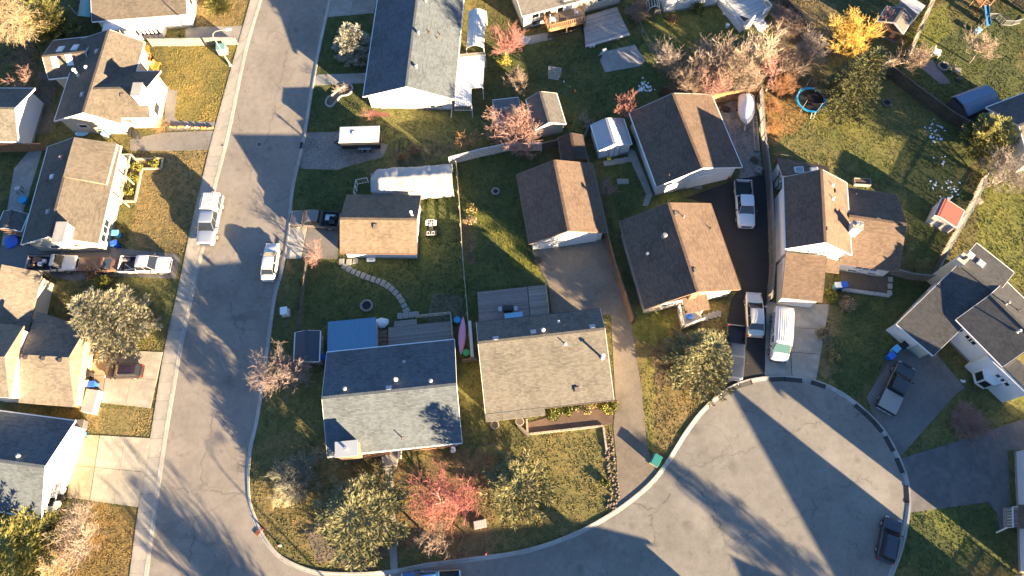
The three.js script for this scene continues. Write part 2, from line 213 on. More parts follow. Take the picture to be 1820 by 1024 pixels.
{ // asphalt with cracks, sealed seams, stains, tyre polish
  const cracks = [[[1365, 672], [1372, 705], [1395, 760], [1420, 860], [1445, 905], [1440, 930], [1460, 955], [1475, 1000]], [[1445, 905], [1405, 930], [1380, 935], [1330, 960], [1290, 1010]], [[1305, 770], [1290, 800], [1260, 820], [1225, 840], [1205, 855], [1198, 875], [1170, 900], [1155, 915], [1165, 945], [1163, 960], [1172, 990]], [[1285, 812], [1330, 800], [1360, 780], [1420, 762], [1480, 742], [1545, 735]], [[1265, 890], [1280, 930], [1285, 970], [1305, 1010]], [[1285, 962], [1330, 945], [1365, 938]], [[1130, 895], [1150, 905], [1165, 902], [1195, 880]], [[1445, 905], [1480, 870], [1530, 850], [1560, 870]], [[1490, 700], [1485, 735], [1500, 750], [1540, 730]],
    [[380, 700], [375, 770], [360, 830], [352, 870], [350, 910], [340, 985], [335, 1024]], [[350, 872], [310, 871], [290, 868]], [[350, 872], [400, 874], [440, 873]], [[342, 526], [400, 529], [455, 531], [488, 533]], [[405, 530], [430, 610], [450, 690]], [[420, 200], [440, 290], [455, 380]], [[1310, 720], [1350, 735], [1400, 780]], [[1500, 960], [1540, 985], [1560, 1010]], [[1060, 960], [1075, 990], [1080, 1024]], [[1190, 765], [1215, 800], [1240, 835]], [[1255, 900], [1240, 865], [1225, 842]], [[520, 30], [500, 140], [470, 260]]];
  const N = TW * TH, crack = new Float32Array(N); const W2 = (x, z) => [(x - GX0) / (GX1 - GX0) * TW, (GZ1 - z) / (GZ1 - GZ0) * TH];
  for (const c of cracks) { const p = pl(c); for (let i = 0; i < p.length - 1; i++) { const L = p[i].distanceTo(p[i + 1]), n = Math.ceil(L * 30); for (let k = 0; k <= n; k++) { const t = k / n, x = lerp(p[i].x, p[i + 1].x, t), z = lerp(p[i].z, p[i + 1].z, t); const wx = (fbm(x * 1.3, z * 1.3, 3) - .5) * 1.1, wz = (fbm(x * 1.3 + 40, z * 1.3, 3) - .5) * 1.1; const [u, v] = W2(x + wx, z + wz); const w = (.2 + vn(x * 2, z * 2) * .75) * (fbm(x * .5 + 3, z * .5, 2) > .42 ? 1 : .35); for (const [du, dv, f] of [[0, 0, 1], [1, 0, .25]]) { const q = Math.round(v + dv) * TW + Math.round(u + du); if (q >= 0 && q < N) crack[q] = Math.max(crack[q], w * f); } } } }
  const cul = P(1400, 850), cut = P(470, 960);
  const roadTex = tex(TW, TH, (i, j) => {
    const x = lerp(GX0, GX1, i / TW), z = lerp(GZ1, GZ0, j / TH), a = fbm(x * .28, z * .28, 4), b = fbm(x * 2.2, z * 2.2, 3), f = hash2(i, j), st = fbm(x * .9 + 30, z * .25 + 7, 3);
    const w = sst(P1x - 6, P1x + 8, x); let c = [lerp(.252, .228, w), lerp(.226, .216, w), lerp(.196, .192, w)];
    let k = .74 + .36 * a + (b - .5) * .22 + (f - .5) * .16 + (st - .5) * .16; const spot = vn(x * 1.1 + 17, z * 1.1 + 5) * vn(x * 3.3, z * 3.3); if (spot > .62) k *= .84; const oil = vn(x * .55 + 71, z * .55 + 13); if (oil > .86) k *= 1 - (oil - .86) * 2.2; const tar = fbm(x * .12 + 5, z * .12 + 9, 2); if (tar > .64 && tar < .648) k *= .86;
    k *= 1 - .48 * crack[j * TW + i]; return [c[0] * k, c[1] * k, c[2] * k];
  }); roadTex.wrapS = roadTex.wrapT = THREE.ClampToEdgeWrapping;
  const poly = [...offset(kW, -.12), ...offset(kE, .1).reverse()].map(p => V(p.x, .012, p.z));
  const g = new MB().poly(poly); if (g.n[1] < 0) { poly.reverse(); g.p = []; g.n = []; g.t = []; g.poly(poly); }
  for (let i = 0; i < g.t.length; i += 2) { g.t[i] = (g.p[i / 2 * 3] - GX0) / (GX1 - GX0); g.t[i + 1] = (GZ1 - g.p[i / 2 * 3 + 2]) / (GZ1 - GZ0); }
  struct('road', g, new THREE.MeshStandardMaterial({ map: roadTex, roughness: .93, bumpMap: T.rough, bumpScale: .004 })); hard.push(poly);
}
// kerbs: a rolled step 0.13 m high with a gutter apron
function kerb(line, name, kh = 1) {
  const prof = [[.30, .014], [.26, .03], [.10, .045], [.05, .12], [-.13, .135], [-.15, .0]], b = new MB(), rows = prof.map(([d, y]) => offset(line, d).map(p => V(p.x, y > .03 ? .03 + (y - .03) * kh : y, p.z)));
  const g = sgroup(name), mats = [M.concretePale, grainy([.40, .385, .35]), grainy([.44, .43, .40]), grainy([.37, .355, .325])]; let s = 0; const total = line.length - 1;
  while (s < total) { let e = s, L = 0; while (e < total && L < 2.6) { L += line[e].distanceTo(line[e + 1]); e++; } const m = new MB(), P2 = (k, i) => { const p = rows[k][i]; if (i === s && s > 0) return p.clone().lerp(rows[k][i + 1], Math.min(.3, .008 / rows[k][i].distanceTo(rows[k][i + 1]))); if (i === e) return p.clone().lerp(rows[k][i - 1], Math.min(.3, .008 / rows[k][i].distanceTo(rows[k][i - 1]))); return p; }; for (let k = 0; k < rows.length - 1; k++) for (let i = s; i < e; i++) m.quad(P2(k, i), P2(k, i + 1), P2(k + 1, i + 1), P2(k + 1, i), i * .7, k * .2); m.build('kerb_stone', mats[Math.floor(hash2(s, 3) * 4)], g); s = e; }
  return g;
}
kerb(kE, 'kerb', .8); kerb(kW.slice().reverse(), 'kerb', .35);
hard.push([...offset(kE, 0), ...offset(kE, -.2).reverse()]);
{ // west pavement: one slab after another with open joints
  const pv = sgroup('pavement', 'pale concrete pavement along the west side of the street'); let acc = 0; const A = wW, Bk = offset(kW, -.16); const n = 46, at = (l, t) => { const f = t * (l.length - 1), i = Math.min(l.length - 2, Math.floor(f)); return l[i].clone().lerp(l[i + 1], f - i); };
  const mats = [grainy([.40, .37, .315]), grainy([.43, .39, .33]), grainy([.38, .355, .31])];
  for (let k = 0; k < n; k++) { const t0 = k / n + .00012, t1 = (k + 1) / n - .00012, q = [at(A, t0), at(A, t1), at(Bk, t1), at(Bk, t0)].map(p => V(p.x, .055, p.z)); new MB().slab(q, .05).build('slab', mats[k % 3], pv); }
  hard.push([...A, ...Bk.slice().reverse()]);
}
function drive(name, pts, mat, y = .02, label) { const q = pl(pts); hard.push(q); return struct(name, new MB().slab(q.map(p => V(p.x, y, p.z)), y + .05), mat, label); }
// concrete drives poured in bays: pts = [NW, NE, SE, SW], a grid of slabs
function slabDrive(name, pts, nu, nv, mats, label, y = .06) {
  const g = sgroup(name, label), q = pl(pts); hard.push(q);
  const at = (u, v) => q[0].clone().lerp(q[1], u).lerp(q[3].clone().lerp(q[2], u), v);
  for (let i = 0; i < nu; i++) for (let j = 0; j < nv; j++) { const e = .0025, k = [at(i / nu + e, j / nv + e), at((i + 1) / nu - e, j / nv + e), at((i + 1) / nu - e, (j + 1) / nv - e), at(i / nu + e, (j + 1) / nv - e)].map(p => V(p.x, y, p.z)); new MB().slab(k, y + .04).build('slab', mats[(i * 3 + j) % mats.length], g); } return g;
}
const cMats = [M.concreteNew, grainy([.44, .40, .325]), grainy([.49, .44, .36])], tanC = [grainy([.46, .365, .24]), grainy([.43, .345, .235])], gC = [M.concrete, grainy([.35, .32, .275]), grainy([.40, .36, .30])];
slabDrive('driveway', [[196, 622], [290, 626], [268, 726], [180, 716]], 2, 2, cMats, 'concrete bays of the driveway holding the small dark hatchback');
slabDrive('driveway', [[163, 620], [195, 622], [179, 716], [163, 716]], 1, 2, tanC, 'tan strip of concrete beside the hip-roofed house');
slabDrive('driveway', [[178, 774], [268, 779], [246, 902], [160, 890]], 2, 2, cMats, 'concrete bays in front of the white garage door');
slabDrive('driveway', [[132, 772], [177, 774], [159, 890], [120, 884]], 1, 2, tanC, 'tan concrete apron at the white garage door');
slabDrive('driveway', [[1400, 540], [1474, 541], [1450, 677], [1408, 671]], 1, 3, gC, 'concrete bays beside the white van');
slabDrive('driveway', [[1362, 536], [1399, 540], [1407, 671], [1359, 668]], 1, 3, gC, 'concrete bays under the white van');
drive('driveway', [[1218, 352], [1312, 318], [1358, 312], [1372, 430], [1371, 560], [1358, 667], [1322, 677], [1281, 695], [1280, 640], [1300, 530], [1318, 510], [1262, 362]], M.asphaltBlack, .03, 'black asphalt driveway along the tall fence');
drive('driveway', [[1266, 195], [1300, 180], [1344, 178], [1354, 310], [1312, 320], [1316, 300]], M.gravel, .024, 'gravel yard holding the shrink-wrapped boat');
drive('driveway', [[1540, 706], [1590, 628], [1632, 590], [1715, 690], [1700, 700], [1600, 812], [1572, 766], [1554, 743]], M.driveGrey, .03, 'worn grey asphalt driveway holding the dark pickup with a bed cover');
drive('driveway', [[1601, 815], [1690, 788], [1850, 735], [1850, 800], [1790, 800], [1798, 935], [1776, 942], [1772, 912], [1755, 893], [1700, 900], [1614, 912], [1613, 850]], grainy([.155, .15, .148]), .024, 'wide grey driveway in front of the white two-storey wall');
drive('driveway', [[945, 446], [1078, 424], [1098, 490], [1122, 575], [1140, 690], [1150, 795], [1168, 840], [1130, 880], [1086, 912], [1098, 880], [1096, 820], [1090, 760], [1094, 715], [1086, 560], [980, 556], [975, 505], [958, 475]], M.driveTan, .024, 'long tan dirt driveway from the cul-de-sac to the brown garage');
drive('driveway', [[547, 404], [603, 404], [600, 460], [536, 460]], M.driveGrey, .03, 'grey asphalt apron of the gold-roofed garage');
slabDrive('driveway', [[516, 404], [546, 404], [535, 460], [504, 460]], 1, 2, [M.concretePale], 'pale concrete crossing under the bronze pickup');
drive('driveway', [[0, 436], [110, 436], [200, 440], [315, 452], [320, 458], [312, 496], [190, 490], [130, 500], [70, 486], [0, 486]], M.driveGrey, .022, 'asphalt driveway shared by the row of parked pickups');
drive('driveway', [[285, 236], [384, 232], [374, 266], [318, 268], [232, 268], [230, 248]], roughm([.24, .225, .21]), .022, 'worn grey driveway beside the yellow lawn');
drive('garden_path', [[296, 158], [315, 161], [310, 208], [316, 215], [384, 217], [380, 230], [300, 232], [292, 220]], roughm([.22, .21, .2]), .02, 'grey path edging the yellow lawn');
drive('driveway', [[543, 236], [612, 234], [690, 258], [680, 280], [640, 290], [600, 302], [536, 300], [530, 290]], M.gravel, .022, 'gravel pad beside the enclosed trailer');
slabDrive('driveway', [[590, -20], [674, -20], [664, 24], [582, 31]], 2, 1, [M.concrete, grainy([.33, .3, .26])], 'concrete driveway at the top of the frame');
drive('garden_path', [[560, 133], [652, 130], [648, 148], [556, 152]], M.walk, .03, 'concrete walk from the street to the long house');
drive('garden_path', [[684, 826], [697, 826], [702, 905], [707, 1012], [694, 1014], [690, 920]], M.walk, .04, 'straight concrete front walk of the blue-grey house');
drive('garden_path', [[330, 50], [345, 48], [440, 46], [425, 76], [330, 78]], roughm([.3, .28, .25]), .02, 'walk between the upper west houses');
drive('garden_path', [[0, 450], [25, 300], [50, 270], [75, 268], [50, 350], [20, 440]], M.walk, .018, 'concrete strip behind the west house');
drive('patio', [[908, 70], [970, 58], [978, 62], [982, 70], [946, 78], [912, 82]], M.paver, .02, 'paver patio beside the raised cedar deck');
drive('patio', [[1074, 92], [1128, 80], [1147, 108], [1136, 118], [1075, 129], [1066, 108]], grainy([.33, .32, .31]), .05, 'square concrete pad in the shaded back yard');
drive('garden_path', [[1110, 262], [1128, 268], [1160, 345], [1152, 366], [1142, 366], [1148, 345]], M.paver, .02, 'slab walk along the blue-white garage');
drive('garden_path', [[1636, 120], [1655, 105], [1690, 148], [1672, 150]], roughm([.25, .2, .2]), .02, 'brick patio by the fire pit');
drive('garden_path', [[1590, 640], [1560, 690], [1545, 700], [1575, 640], [1650, 545], [1660, 550]], roughm([.12, .11, .10]), .012, 'dark side path along the cream house');
drive('flower_bed', [[938, 752], [975, 742], [1088, 714], [1090, 752], [1070, 757], [940, 770]], M.mulch, .05, 'mulched bed below the tan roof');
drive('flower_bed', [[1494, 470], [1580, 490], [1578, 524], [1494, 514]], M.dirt, .03, 'bare soil bed under the white front wall');
drive('flower_bed', [[655, 195], [692, 202], [692, 208], [655, 207]], roughm([.2, .08, .06]), .02, 'red mulch strip at the white gable');

// ---------- buildings ----------
function gable(parent, o) {
  const { hr, ha, hb, oh = .45, og = .35, roof = M.roofBrown, wall = M.white, trim = M.trim, t = .17 } = o;
  const R = o.r.map(p => P(p[0], p[1], hr)), A = o.a.map(p => P(p[0], p[1], ha)), Bq = o.b.map(p => P(p[0], p[1], hb));
  const u = R[1].clone().sub(R[0]).normalize().add(A[1].clone().sub(A[0]).normalize()).add(Bq[1].clone().sub(Bq[0]).normalize()); u.y = 0; u.normalize();
  const w = V(-u.z, 0, u.x), O = R[0].clone().add(R[1]).multiplyScalar(.5); O.y = 0;
  const dx = p => p.clone().sub(O).dot(u), dz = p => p.clone().sub(O).dot(w), mean = a => a.reduce((s, x) => s + x, 0) / a.length;
  const x0 = mean([R[0], A[0], Bq[0]].map(dx)), x1 = mean([R[1], A[1], Bq[1]].map(dx)), zA = mean(A.map(dz)), zB = mean(Bq.map(dz)), zr = mean(R.map(dz));
  const frame = new THREE.Matrix4().makeBasis(u, V(0, 1, 0), w).setPosition(O);
  if (parent.userData.fresh) { parent.position.copy(O); delete parent.userData.fresh; }
  const m = new THREE.Matrix4().makeTranslation(-parent.position.x, 0, -parent.position.z).multiply(frame), mb = () => new MB(m);
  const sA = Math.sign(zA - zr), sB = Math.sign(zB - zr), zAi = zA - sA * oh, zBi = zB - sB * oh, X0 = x0 + og, X1 = x1 - og;
  const yAt = z => (z - zr) * sA > 0 ? lerp(hr, ha, (z - zr) / (zA - zr)) : lerp(hr, hb, (z - zr) / (zB - zr));
  const h = { parent, frame, m, mb, x0, x1, zA, zB, zr, hr, ha, hb, zAi, zBi, X0, X1, yAt, sA, sB };
  // walls: a closed body up to the underside of the roof
  const yA = yAt(zAi) - t - .02, yB = yAt(zBi) - t - .02, yr = hr - t - .04, prof = [[zAi, 0], [zAi, yA], [zr, yr], [zBi, yB], [zBi, 0]], wb = mb();
  for (const X of [X0, X1]) { let q = prof.map(([z, y]) => V(X, y, z)); if ((X === X0) === (sA < 0)) q.reverse(); wb.poly(q); }
  for (let i = 0; i < 4; i++) { const [za, ya] = prof[i], [zb, yb] = prof[i + 1]; let q = [V(X0, ya, za), V(X1, ya, za), V(X1, yb, zb), V(X0, yb, zb)]; if (sA < 0) q.reverse(); wb.quad(...q); }
  wb.build('wall', wall, parent);
  // plinth
  mb().box((X0 + X1) / 2, .12, (zAi + zBi) / 2, X1 - X0 + .06, .36, Math.abs(zBi - zAi) + .06).build('foundation', M.concrete, parent);
  h.roofA = mb().slab([V(x0, hr, zr), V(x1, hr, zr), V(x1, ha, zA), V(x0, ha, zA)], t).build('roof_slope', roof, parent);
  h.roofB = mb().slab([V(x0, hr, zr), V(x1, hr, zr), V(x1, hb, zB), V(x0, hb, zB)], t).build('roof_slope', roof, parent);
  mb().bar(V(x0, hr + .012, zr), V(x1, hr + .012, zr), .3, .05).build('ridge_cap', roof, parent);
  for (const X of [x0 - .012, x1 + .012]) { mb().bar(V(X, hr - .1, zr), V(X, ha - .1, zA), .035, .2).build('fascia', trim, parent); mb().bar(V(X, hr - .1, zr), V(X, hb - .1, zB), .034, .198).build('fascia', trim, parent); }
  mb().bar(V(x0, ha - .09, zA + sA * .06), V(x1, ha - .09, zA + sA * .06), .12, .11).build('gutter', o.gutter || trim, parent); mb().bar(V(x0, hb - .09, zB + sB * .06), V(x1, hb - .09, zB + sB * .06), .12, .11).build('gutter', o.gutter || trim, parent);
  h.foot = [V(X0, 0, zAi), V(X1, 0, zAi), V(X1, 0, zBi), V(X0, 0, zBi)].map(p => p.applyMatrix4(frame)); hard.push(h.foot);
  return h;
}
function house(name, label, category = 'house') { const g = thing(name, label, category); g.userData.fresh = true; return g; }
function openFrame(h, side, s) { // origin, along, out on a wall
  if (side === 'A' || side === 'B') { const z = side === 'A' ? h.zAi : h.zBi, sg = side === 'A' ? h.sA : h.sB; return [V(lerp(h.X0, h.X1, s), 0, z), V(1, 0, 0), V(0, 0, sg)]; }
  const X = side === '0' ? h.X0 : h.X1; return [V(X, 0, lerp(h.zAi, h.zBi, s)), V(0, 0, 1), V(side === '0' ? -1 : 1, 0, 0)];
}
function win(h, side, s, y, w, hh, o = {}) {
  const [c, al, out] = openFrame(h, side, s), pt = (a, b, d) => c.clone().addScaledVector(al, a).addScaledVector(out, d).add(V(0, b, 0)), f = h.mb(), e = o.e || .09;
  for (const k of [-1, 1]) { f.bar(pt(k * w / 2, y - e / 2, .04), pt(k * w / 2, y + hh + e / 2, .04), .1, e); f.bar(pt(-w / 2, k < 0 ? y : y + hh, .04), pt(w / 2, k < 0 ? y : y + hh, .04), .1, e); }
  if (o.mull) for (let i = 1; i < o.mull; i++) f.bar(pt(-w / 2 + w * i / o.mull, y, .035), pt(-w / 2 + w * i / o.mull, y + hh, .035), .07, .06);
  const fm = f.build(o.name || 'window', o.frame || M.trim, h.parent); const g = h.mb(); const q = [pt(-w / 2, y, .02), pt(w / 2, y, .02), pt(w / 2, y + hh, .02), pt(-w / 2, y + hh, .02)]; if (al.clone().cross(V(0, 1, 0)).dot(out) < 0) q.reverse(); g.quad(...q); g.build('pane', o.pane || M.glass, fm);
  if (o.sill) h.mb().bar(pt(-w / 2 - .1, y - .06, .08), pt(w / 2 + .1, y - .06, .08), .16, .06).build('sill', M.trim, fm); return fm;
}
function door(h, side, s, w, hh, mat = M.garage, panels = 0, name = 'door', y0 = .05) {
  const [c, al, out] = openFrame(h, side, s), pt = (a, b, d) => c.clone().addScaledVector(al, a).addScaledVector(out, d).add(V(0, b, 0)), f = h.mb();
  const n = panels || 1; for (let i = 0; i < n; i++) { const ya = y0 + hh * i / n + (i ? .012 : 0), yb = y0 + hh * (i + 1) / n - .012; f.bar(pt(-w / 2, (ya + yb) / 2, .03), pt(w / 2, (ya + yb) / 2, .03), .06, yb - ya); }
  const d = f.build(name, mat, h.parent); const fr = h.mb(); for (const k of [-1, 1]) fr.bar(pt(k * (w / 2 + .06), y0, .03), pt(k * (w / 2 + .06), y0 + hh + .1, .03), .1, .1); fr.bar(pt(-w / 2 - .1, y0 + hh + .06, .03), pt(w / 2 + .1, y0 + hh + .06, .03), .1, .1); fr.build('frame', M.trim, d); return d;
}
function onRoof(h, px, py) {
  const inv = h.frame.clone().invert(), o = camera.position.clone().applyMatrix4(inv), q = P(px, py, 0).applyMatrix4(inv), d = q.sub(o);
  for (const [z1, h1, s] of [[h.zA, h.ha, h.sA], [h.zB, h.hb, h.sB]]) { const k = (h1 - h.hr) / (z1 - h.zr), t = (h.hr + k * (o.z - h.zr) - o.y) / (d.y - k * d.z), p = o.clone().addScaledVector(d, t); if ((p.z - h.zr) * s >= -.05) return { p, k }; }
}
function vent(h, px, py, kind = 'box', o = {}) {
  const hit = onRoof(h, px, py); if (!hit) return; const p = hit.p, b = h.mb(), b2 = h.mb(); const H = o.h || .5, r = o.r || .06;
  if (kind === 'box') { b.box(p.x, p.y + .07, p.z, .42, .16, .42, 0, Math.atan(hit.k) * -1); b.box(p.x, p.y + .02, p.z, .6, .03, .6, 0, Math.atan(hit.k) * -1); b.build('roof_vent', o.m || M.trimDark, h.parent); }
  else if (kind === 'turbine') { b.tube(p.clone().add(V(0, -.1, 0)), p.clone().add(V(0, .22, 0)), .16, .16, 10); b.geo(new THREE.SphereGeometry(.23, 10, 8), new THREE.Matrix4().makeScale(1, .8, 1).setPosition(p.x, p.y + .36, p.z)); b.build('roof_vent', o.m || M.galv, h.parent); }
  else if (kind === 'pipe') { b.tube(p.clone().add(V(0, -.2, 0)), p.clone().add(V(0, H, 0)), r, r, 10); b.box(p.x, p.y + .015, p.z, r * 5, .03, r * 5, 0, -Math.atan(hit.k)); b.build('vent_pipe', o.m || M.trimDark, h.parent); }
  else if (kind === 'flue') { b.tube(p.clone().add(V(0, -.2, 0)), p.clone().add(V(0, H, 0)), r, r, 12); const f = b.build('flue', o.m || M.whitePlastic, h.parent); b2.tube(p.clone().add(V(0, H - .02, 0)), p.clone().add(V(0, H + .12, 0)), r * 1.9, r * 1.2, 12); h.mb().tube(p.clone().add(V(0, .0, 0)), p.clone().add(V(0, .12, 0)), r * 2, r * 1.1, 12).build('flashing', o.m || M.whitePlastic, f); b2.build('flue_cap', o.m || M.whitePlastic, f); }
  else if (kind === 'sky') { const a = -Math.atan(hit.k); b.box(p.x, p.y + .05, p.z, o.w || 1, .16, o.l || 1.2, 0, a); const f = b.build('skylight', M.trim, h.parent); b2.box(p.x, p.y + .14, p.z, (o.w || 1) - .16, .03, (o.l || 1.2) - .16, 0, a); b2.build('pane', o.m || M.glassPale, f); }
}
function chimney(h, px, py, sx, sz, top, mat, o = {}) {  // base centre on the roof as seen at px, py
  const hit = onRoof(h, px, py), p = hit.p, b = h.mb(); b.box(p.x, (p.y - .8 + top) / 2, p.z, sx, top - p.y + .8, sz); const c = b.build('chimney', mat, h.parent);
  h.mb().box(p.x, top + .05, p.z, sx + .16, .1, sz + .16).build('chimney_cap', o.cap || M.concretePale, c);
  const n = o.pots ?? 1, f = h.mb(); for (let i = 0; i < n; i++) { const q = V(p.x + (i - (n - 1) / 2) * .4 * (sx > sz ? 1 : 0), top + .05, p.z + (i - (n - 1) / 2) * .4 * (sx > sz ? 0 : 1)); f.tube(q, q.clone().add(V(0, .4, 0)), .13, .13, 10); f.tube(q.clone().add(V(0, .4, 0)), q.clone().add(V(0, .5, 0)), .2, .16, 10); } if (n) f.build('flue', M.galv, c); return c;
}
// roof faces and walls given corner by corner (pixel, pixel, height)
function roofFaces(parent, faces, mat, trim = M.trim, t = .16) {
  const out = []; for (const f of faces) { const q = f.map(PX); if (parent.userData.fresh) { const c = q.reduce((a, b) => a.add(b), V(0, 0, 0)).divideScalar(q.length); parent.position.set(c.x, 0, c.z); delete parent.userData.fresh; } out.push(rel(parent.position).slab(q, t).build('roof_slope', mat, parent)); } return out;
}
function wallsPoly(parent, pts, mat, inset = .4, drop = .2) {
  const q = pts.map(PX), c = q.reduce((a, b) => a.clone().add(b), V(0, 0, 0)).divideScalar(q.length); let ar = 0; for (let i = 0; i < q.length; i++) { const a = q[i], b = q[(i + 1) % q.length]; ar += a.x * b.z - b.x * a.z; } const sg = ar > 0 ? 1 : -1;
  const n = q.length, k = q.map((p, i) => { const a = q[(i + n - 1) % n], b = q[(i + 1) % n]; const e1 = p.clone().sub(a).setY(0).normalize(), e2 = b.clone().sub(p).setY(0).normalize(), n1 = V(-e1.z, 0, e1.x).multiplyScalar(sg), n2 = V(-e2.z, 0, e2.x).multiplyScalar(sg), s = n1.clone().add(n2); s.multiplyScalar(inset / Math.max(.4, s.dot(n1))); return p.clone().add(s); });
  if (parent.userData.fresh) { parent.position.set(c.x, 0, c.z); delete parent.userData.fresh; }
  const b = rel(parent.position); for (let i = 0; i < n; i++) { const p = k[i], r = k[(i + 1) % n]; let f = [V(p.x, 0, p.z), V(r.x, 0, r.z), V(r.x, r.y - drop, r.z), V(p.x, p.y - drop, p.z)]; if (sg > 0) f.reverse(); b.quad(...f); }
  b.poly((sg > 0 ? k.slice().reverse() : k).map(p => V(p.x, p.y - drop - .01, p.z)));
  b.build('wall', mat, parent); hard.push(k.map(p => V(p.x, 0, p.z))); return k;
}
// window on a straight wall between two ground points (world)
function winOn(parent, a, b, s, y, w, hh, out, o = {}) {
  const al = b.clone().sub(a).setY(0).normalize(), n = V(-al.z, 0, al.x).multiplyScalar(out), c = a.clone().lerp(b, s).setY(0), pt = (i, j, d) => c.clone().addScaledVector(al, i).addScaledVector(n, d).add(V(0, j, 0)), f = rel(parent.position), e = .09;
  for (const k of [-1, 1]) { f.bar(pt(k * w / 2, y - e / 2, .04), pt(k * w / 2, y + hh + e / 2, .04), .1, e); f.bar(pt(-w / 2, k < 0 ? y : y + hh, .04), pt(w / 2, k < 0 ? y : y + hh, .04), .1, e); }
  const fm = f.build(o.name || 'window', o.frame || M.trim, parent); const g = rel(parent.position); const q = [pt(-w / 2, y, .02), pt(w / 2, y, .02), pt(w / 2, y + hh, .02), pt(-w / 2, y + hh, .02)]; if (al.clone().cross(V(0, 1, 0)).dot(n) < 0) q.reverse(); g.quad(...q); g.build('pane', o.pane || M.glass, fm); return fm;
}

// ---- T: the long white house at the top of the frame ----
{
  const g = house('bungalow', 'long white bungalow with blue-grey gable roof at the top of the street');
  const h = gable(g, { r: [[721.7, 156], [757, -130]], a: [[646, 173], [690, -130]], b: [[807, 173], [836, -130]], hr: 4.95, ha: 2.75, hb: 2.75, roof: M.roofBlue, wall: M.white });
  for (const s of [.76, .85]) win(h, '0', s, .5, .75, .5, { pane: M.glass });
  { const b = h.mb(), z = lerp(h.zAi, h.zBi, .15); b.box(h.X0 - .05, 1.5, z, .12, 3, .55); b.build('chimney_chase', M.greyWall, g); }
  { const b = h.mb(); b.tube(V(h.X0 - .06, .2, h.zBi - .1), V(h.X0 - .06, 2.6, h.zBi - .1), .05, .05, 6); b.tube(V(h.X0 - .06, .2, h.zBi - .1), V(h.X0 - 1.2, .08, h.zBi - .1), .05, .05, 6); b.build('downspout', M.trim, g); }
  vent(h, 744, 60, 'turbine'); vent(h, 740, 120, 'turbine'); vent(h, 757, 3, 'turbine'); vent(h, 764, 58, 'pipe', { h: .3 }); vent(h, 783, 62, 'pipe', { h: .3 }); vent(h, 778, 68, 'pipe', { h: .25 }); 
}
{ // pale patio canopies beside it
  const g = thing('patio_canopy', 'barrel-vaulted ribbed white canopy beside the long white bungalow', 'canopy', P(843, 90)), b = rel(g.position); const a = P(829, 86, 2.5), bb = P(860, 86, 2.5), c = P(833, 20, 2.5), d = P(864, 20, 2.5), n = 8;
  for (let i = 0; i < n; i++) { const f = t => Math.sin(t * Math.PI) * .55, p = (u, v) => a.clone().lerp(bb, u).lerp(c.clone().lerp(d, u), v).add(V(0, f(u), 0)); for (let k = 0; k < 6; k++) b.slab([p(i / n, k / 6), p((i + 1) / n, k / 6), p((i + 1) / n, (k + 1) / 6 - .005), p(i / n, (k + 1) / 6 - .005)], .03); }
  b.build('vault', ribbed([.68, .66, .6], .6, 0), g); for (const p of [a, bb, c, d]) rel(g.position).tube(V(p.x, 0, p.z), p, .05, .05, 6).build('post', M.trim, g);
}
{
  const g = thing('patio_canopy', 'flat translucent white patio cover with railing against the bungalow wall', 'canopy', P(835, 140)), b = rel(g.position); const c = [P(815, 99, 2.6), P(862, 97, 2.4), P(858, 155, 2.4), P(838, 188, 2.4), P(808, 188, 2.6)];
  b.slab([c[0], c[1], c[2], P(838, 157, 2.4), c[3], c[4]], .06); b.build('cover', ribbed([.62, .63, .63], .5, .05), g); for (const k of [c[1], c[2], c[3]]) rel(g.position).bar(V(k.x, 0, k.z), k, .1).build('post', M.trim, g);
  const r = rel(g.position); r.bar(P(808, 196, 1), P(840, 196, 1), .06); for (let i = 0; i <= 12; i++) { const k = P(808, 196, 0).lerp(P(840, 196, 0), i / 12); r.bar(k, k.clone().setY(1), .04); } r.build('railing', M.trim, g);
  const f = rel(g.position); const d0 = P(814, 96, 2.6), d1 = P(862, 92, 2.5), d2 = P(862, 97, 2.5), d3 = P(815, 102, 2.6); f.slab([d0, d1, d2, d3], .3).build('beam', M.palewood, g); hard.push(c.map(k => V(k.x, 0, k.z)));
}
// ---- U: the upper middle house with raised cedar deck ----
{
  const g = house('bungalow', 'cream-sided house behind the raised cedar deck at the top');
  const h = gable(g, { r: [[893, -64], [1072, -110]], a: [[920, 28], [1104, -16]], b: [[868, -150], [1050, -200]], hr: 5.3, ha: 3.0, hb: 3.0, roof: M.roofGrey, wall: M.cream });
  win(h, 'A', .12, 1.6, 1.0, .9); win(h, 'A', .13, .25, 1.2, .8); win(h, 'A', .37, 1.3, .9, 1.2); door(h, 'A', .47, 1.6, 2.0, M.whitePlastic, 0, 'patio_door', 1.3); win(h, 'A', .8, 1.4, 1.4, 1.0, { mull: 2 });
}
// ---- V: white house in the top right centre and its deck ----
{
  const g = house('bungalow', 'pale house with a sunlit white end wall at the top edge right of centre');
  const h = gable(g, { r: [[1228, -22], [1186, -150]], a: [[1186, 3], [1138, -130]], b: [[1282, -26], [1240, -160]], hr: 4.8, ha: 2.9, hb: 2.9, roof: M.roofTan, wall: M.blueWhite });
  win(h, '0', .7, .4, .9, .5);
}
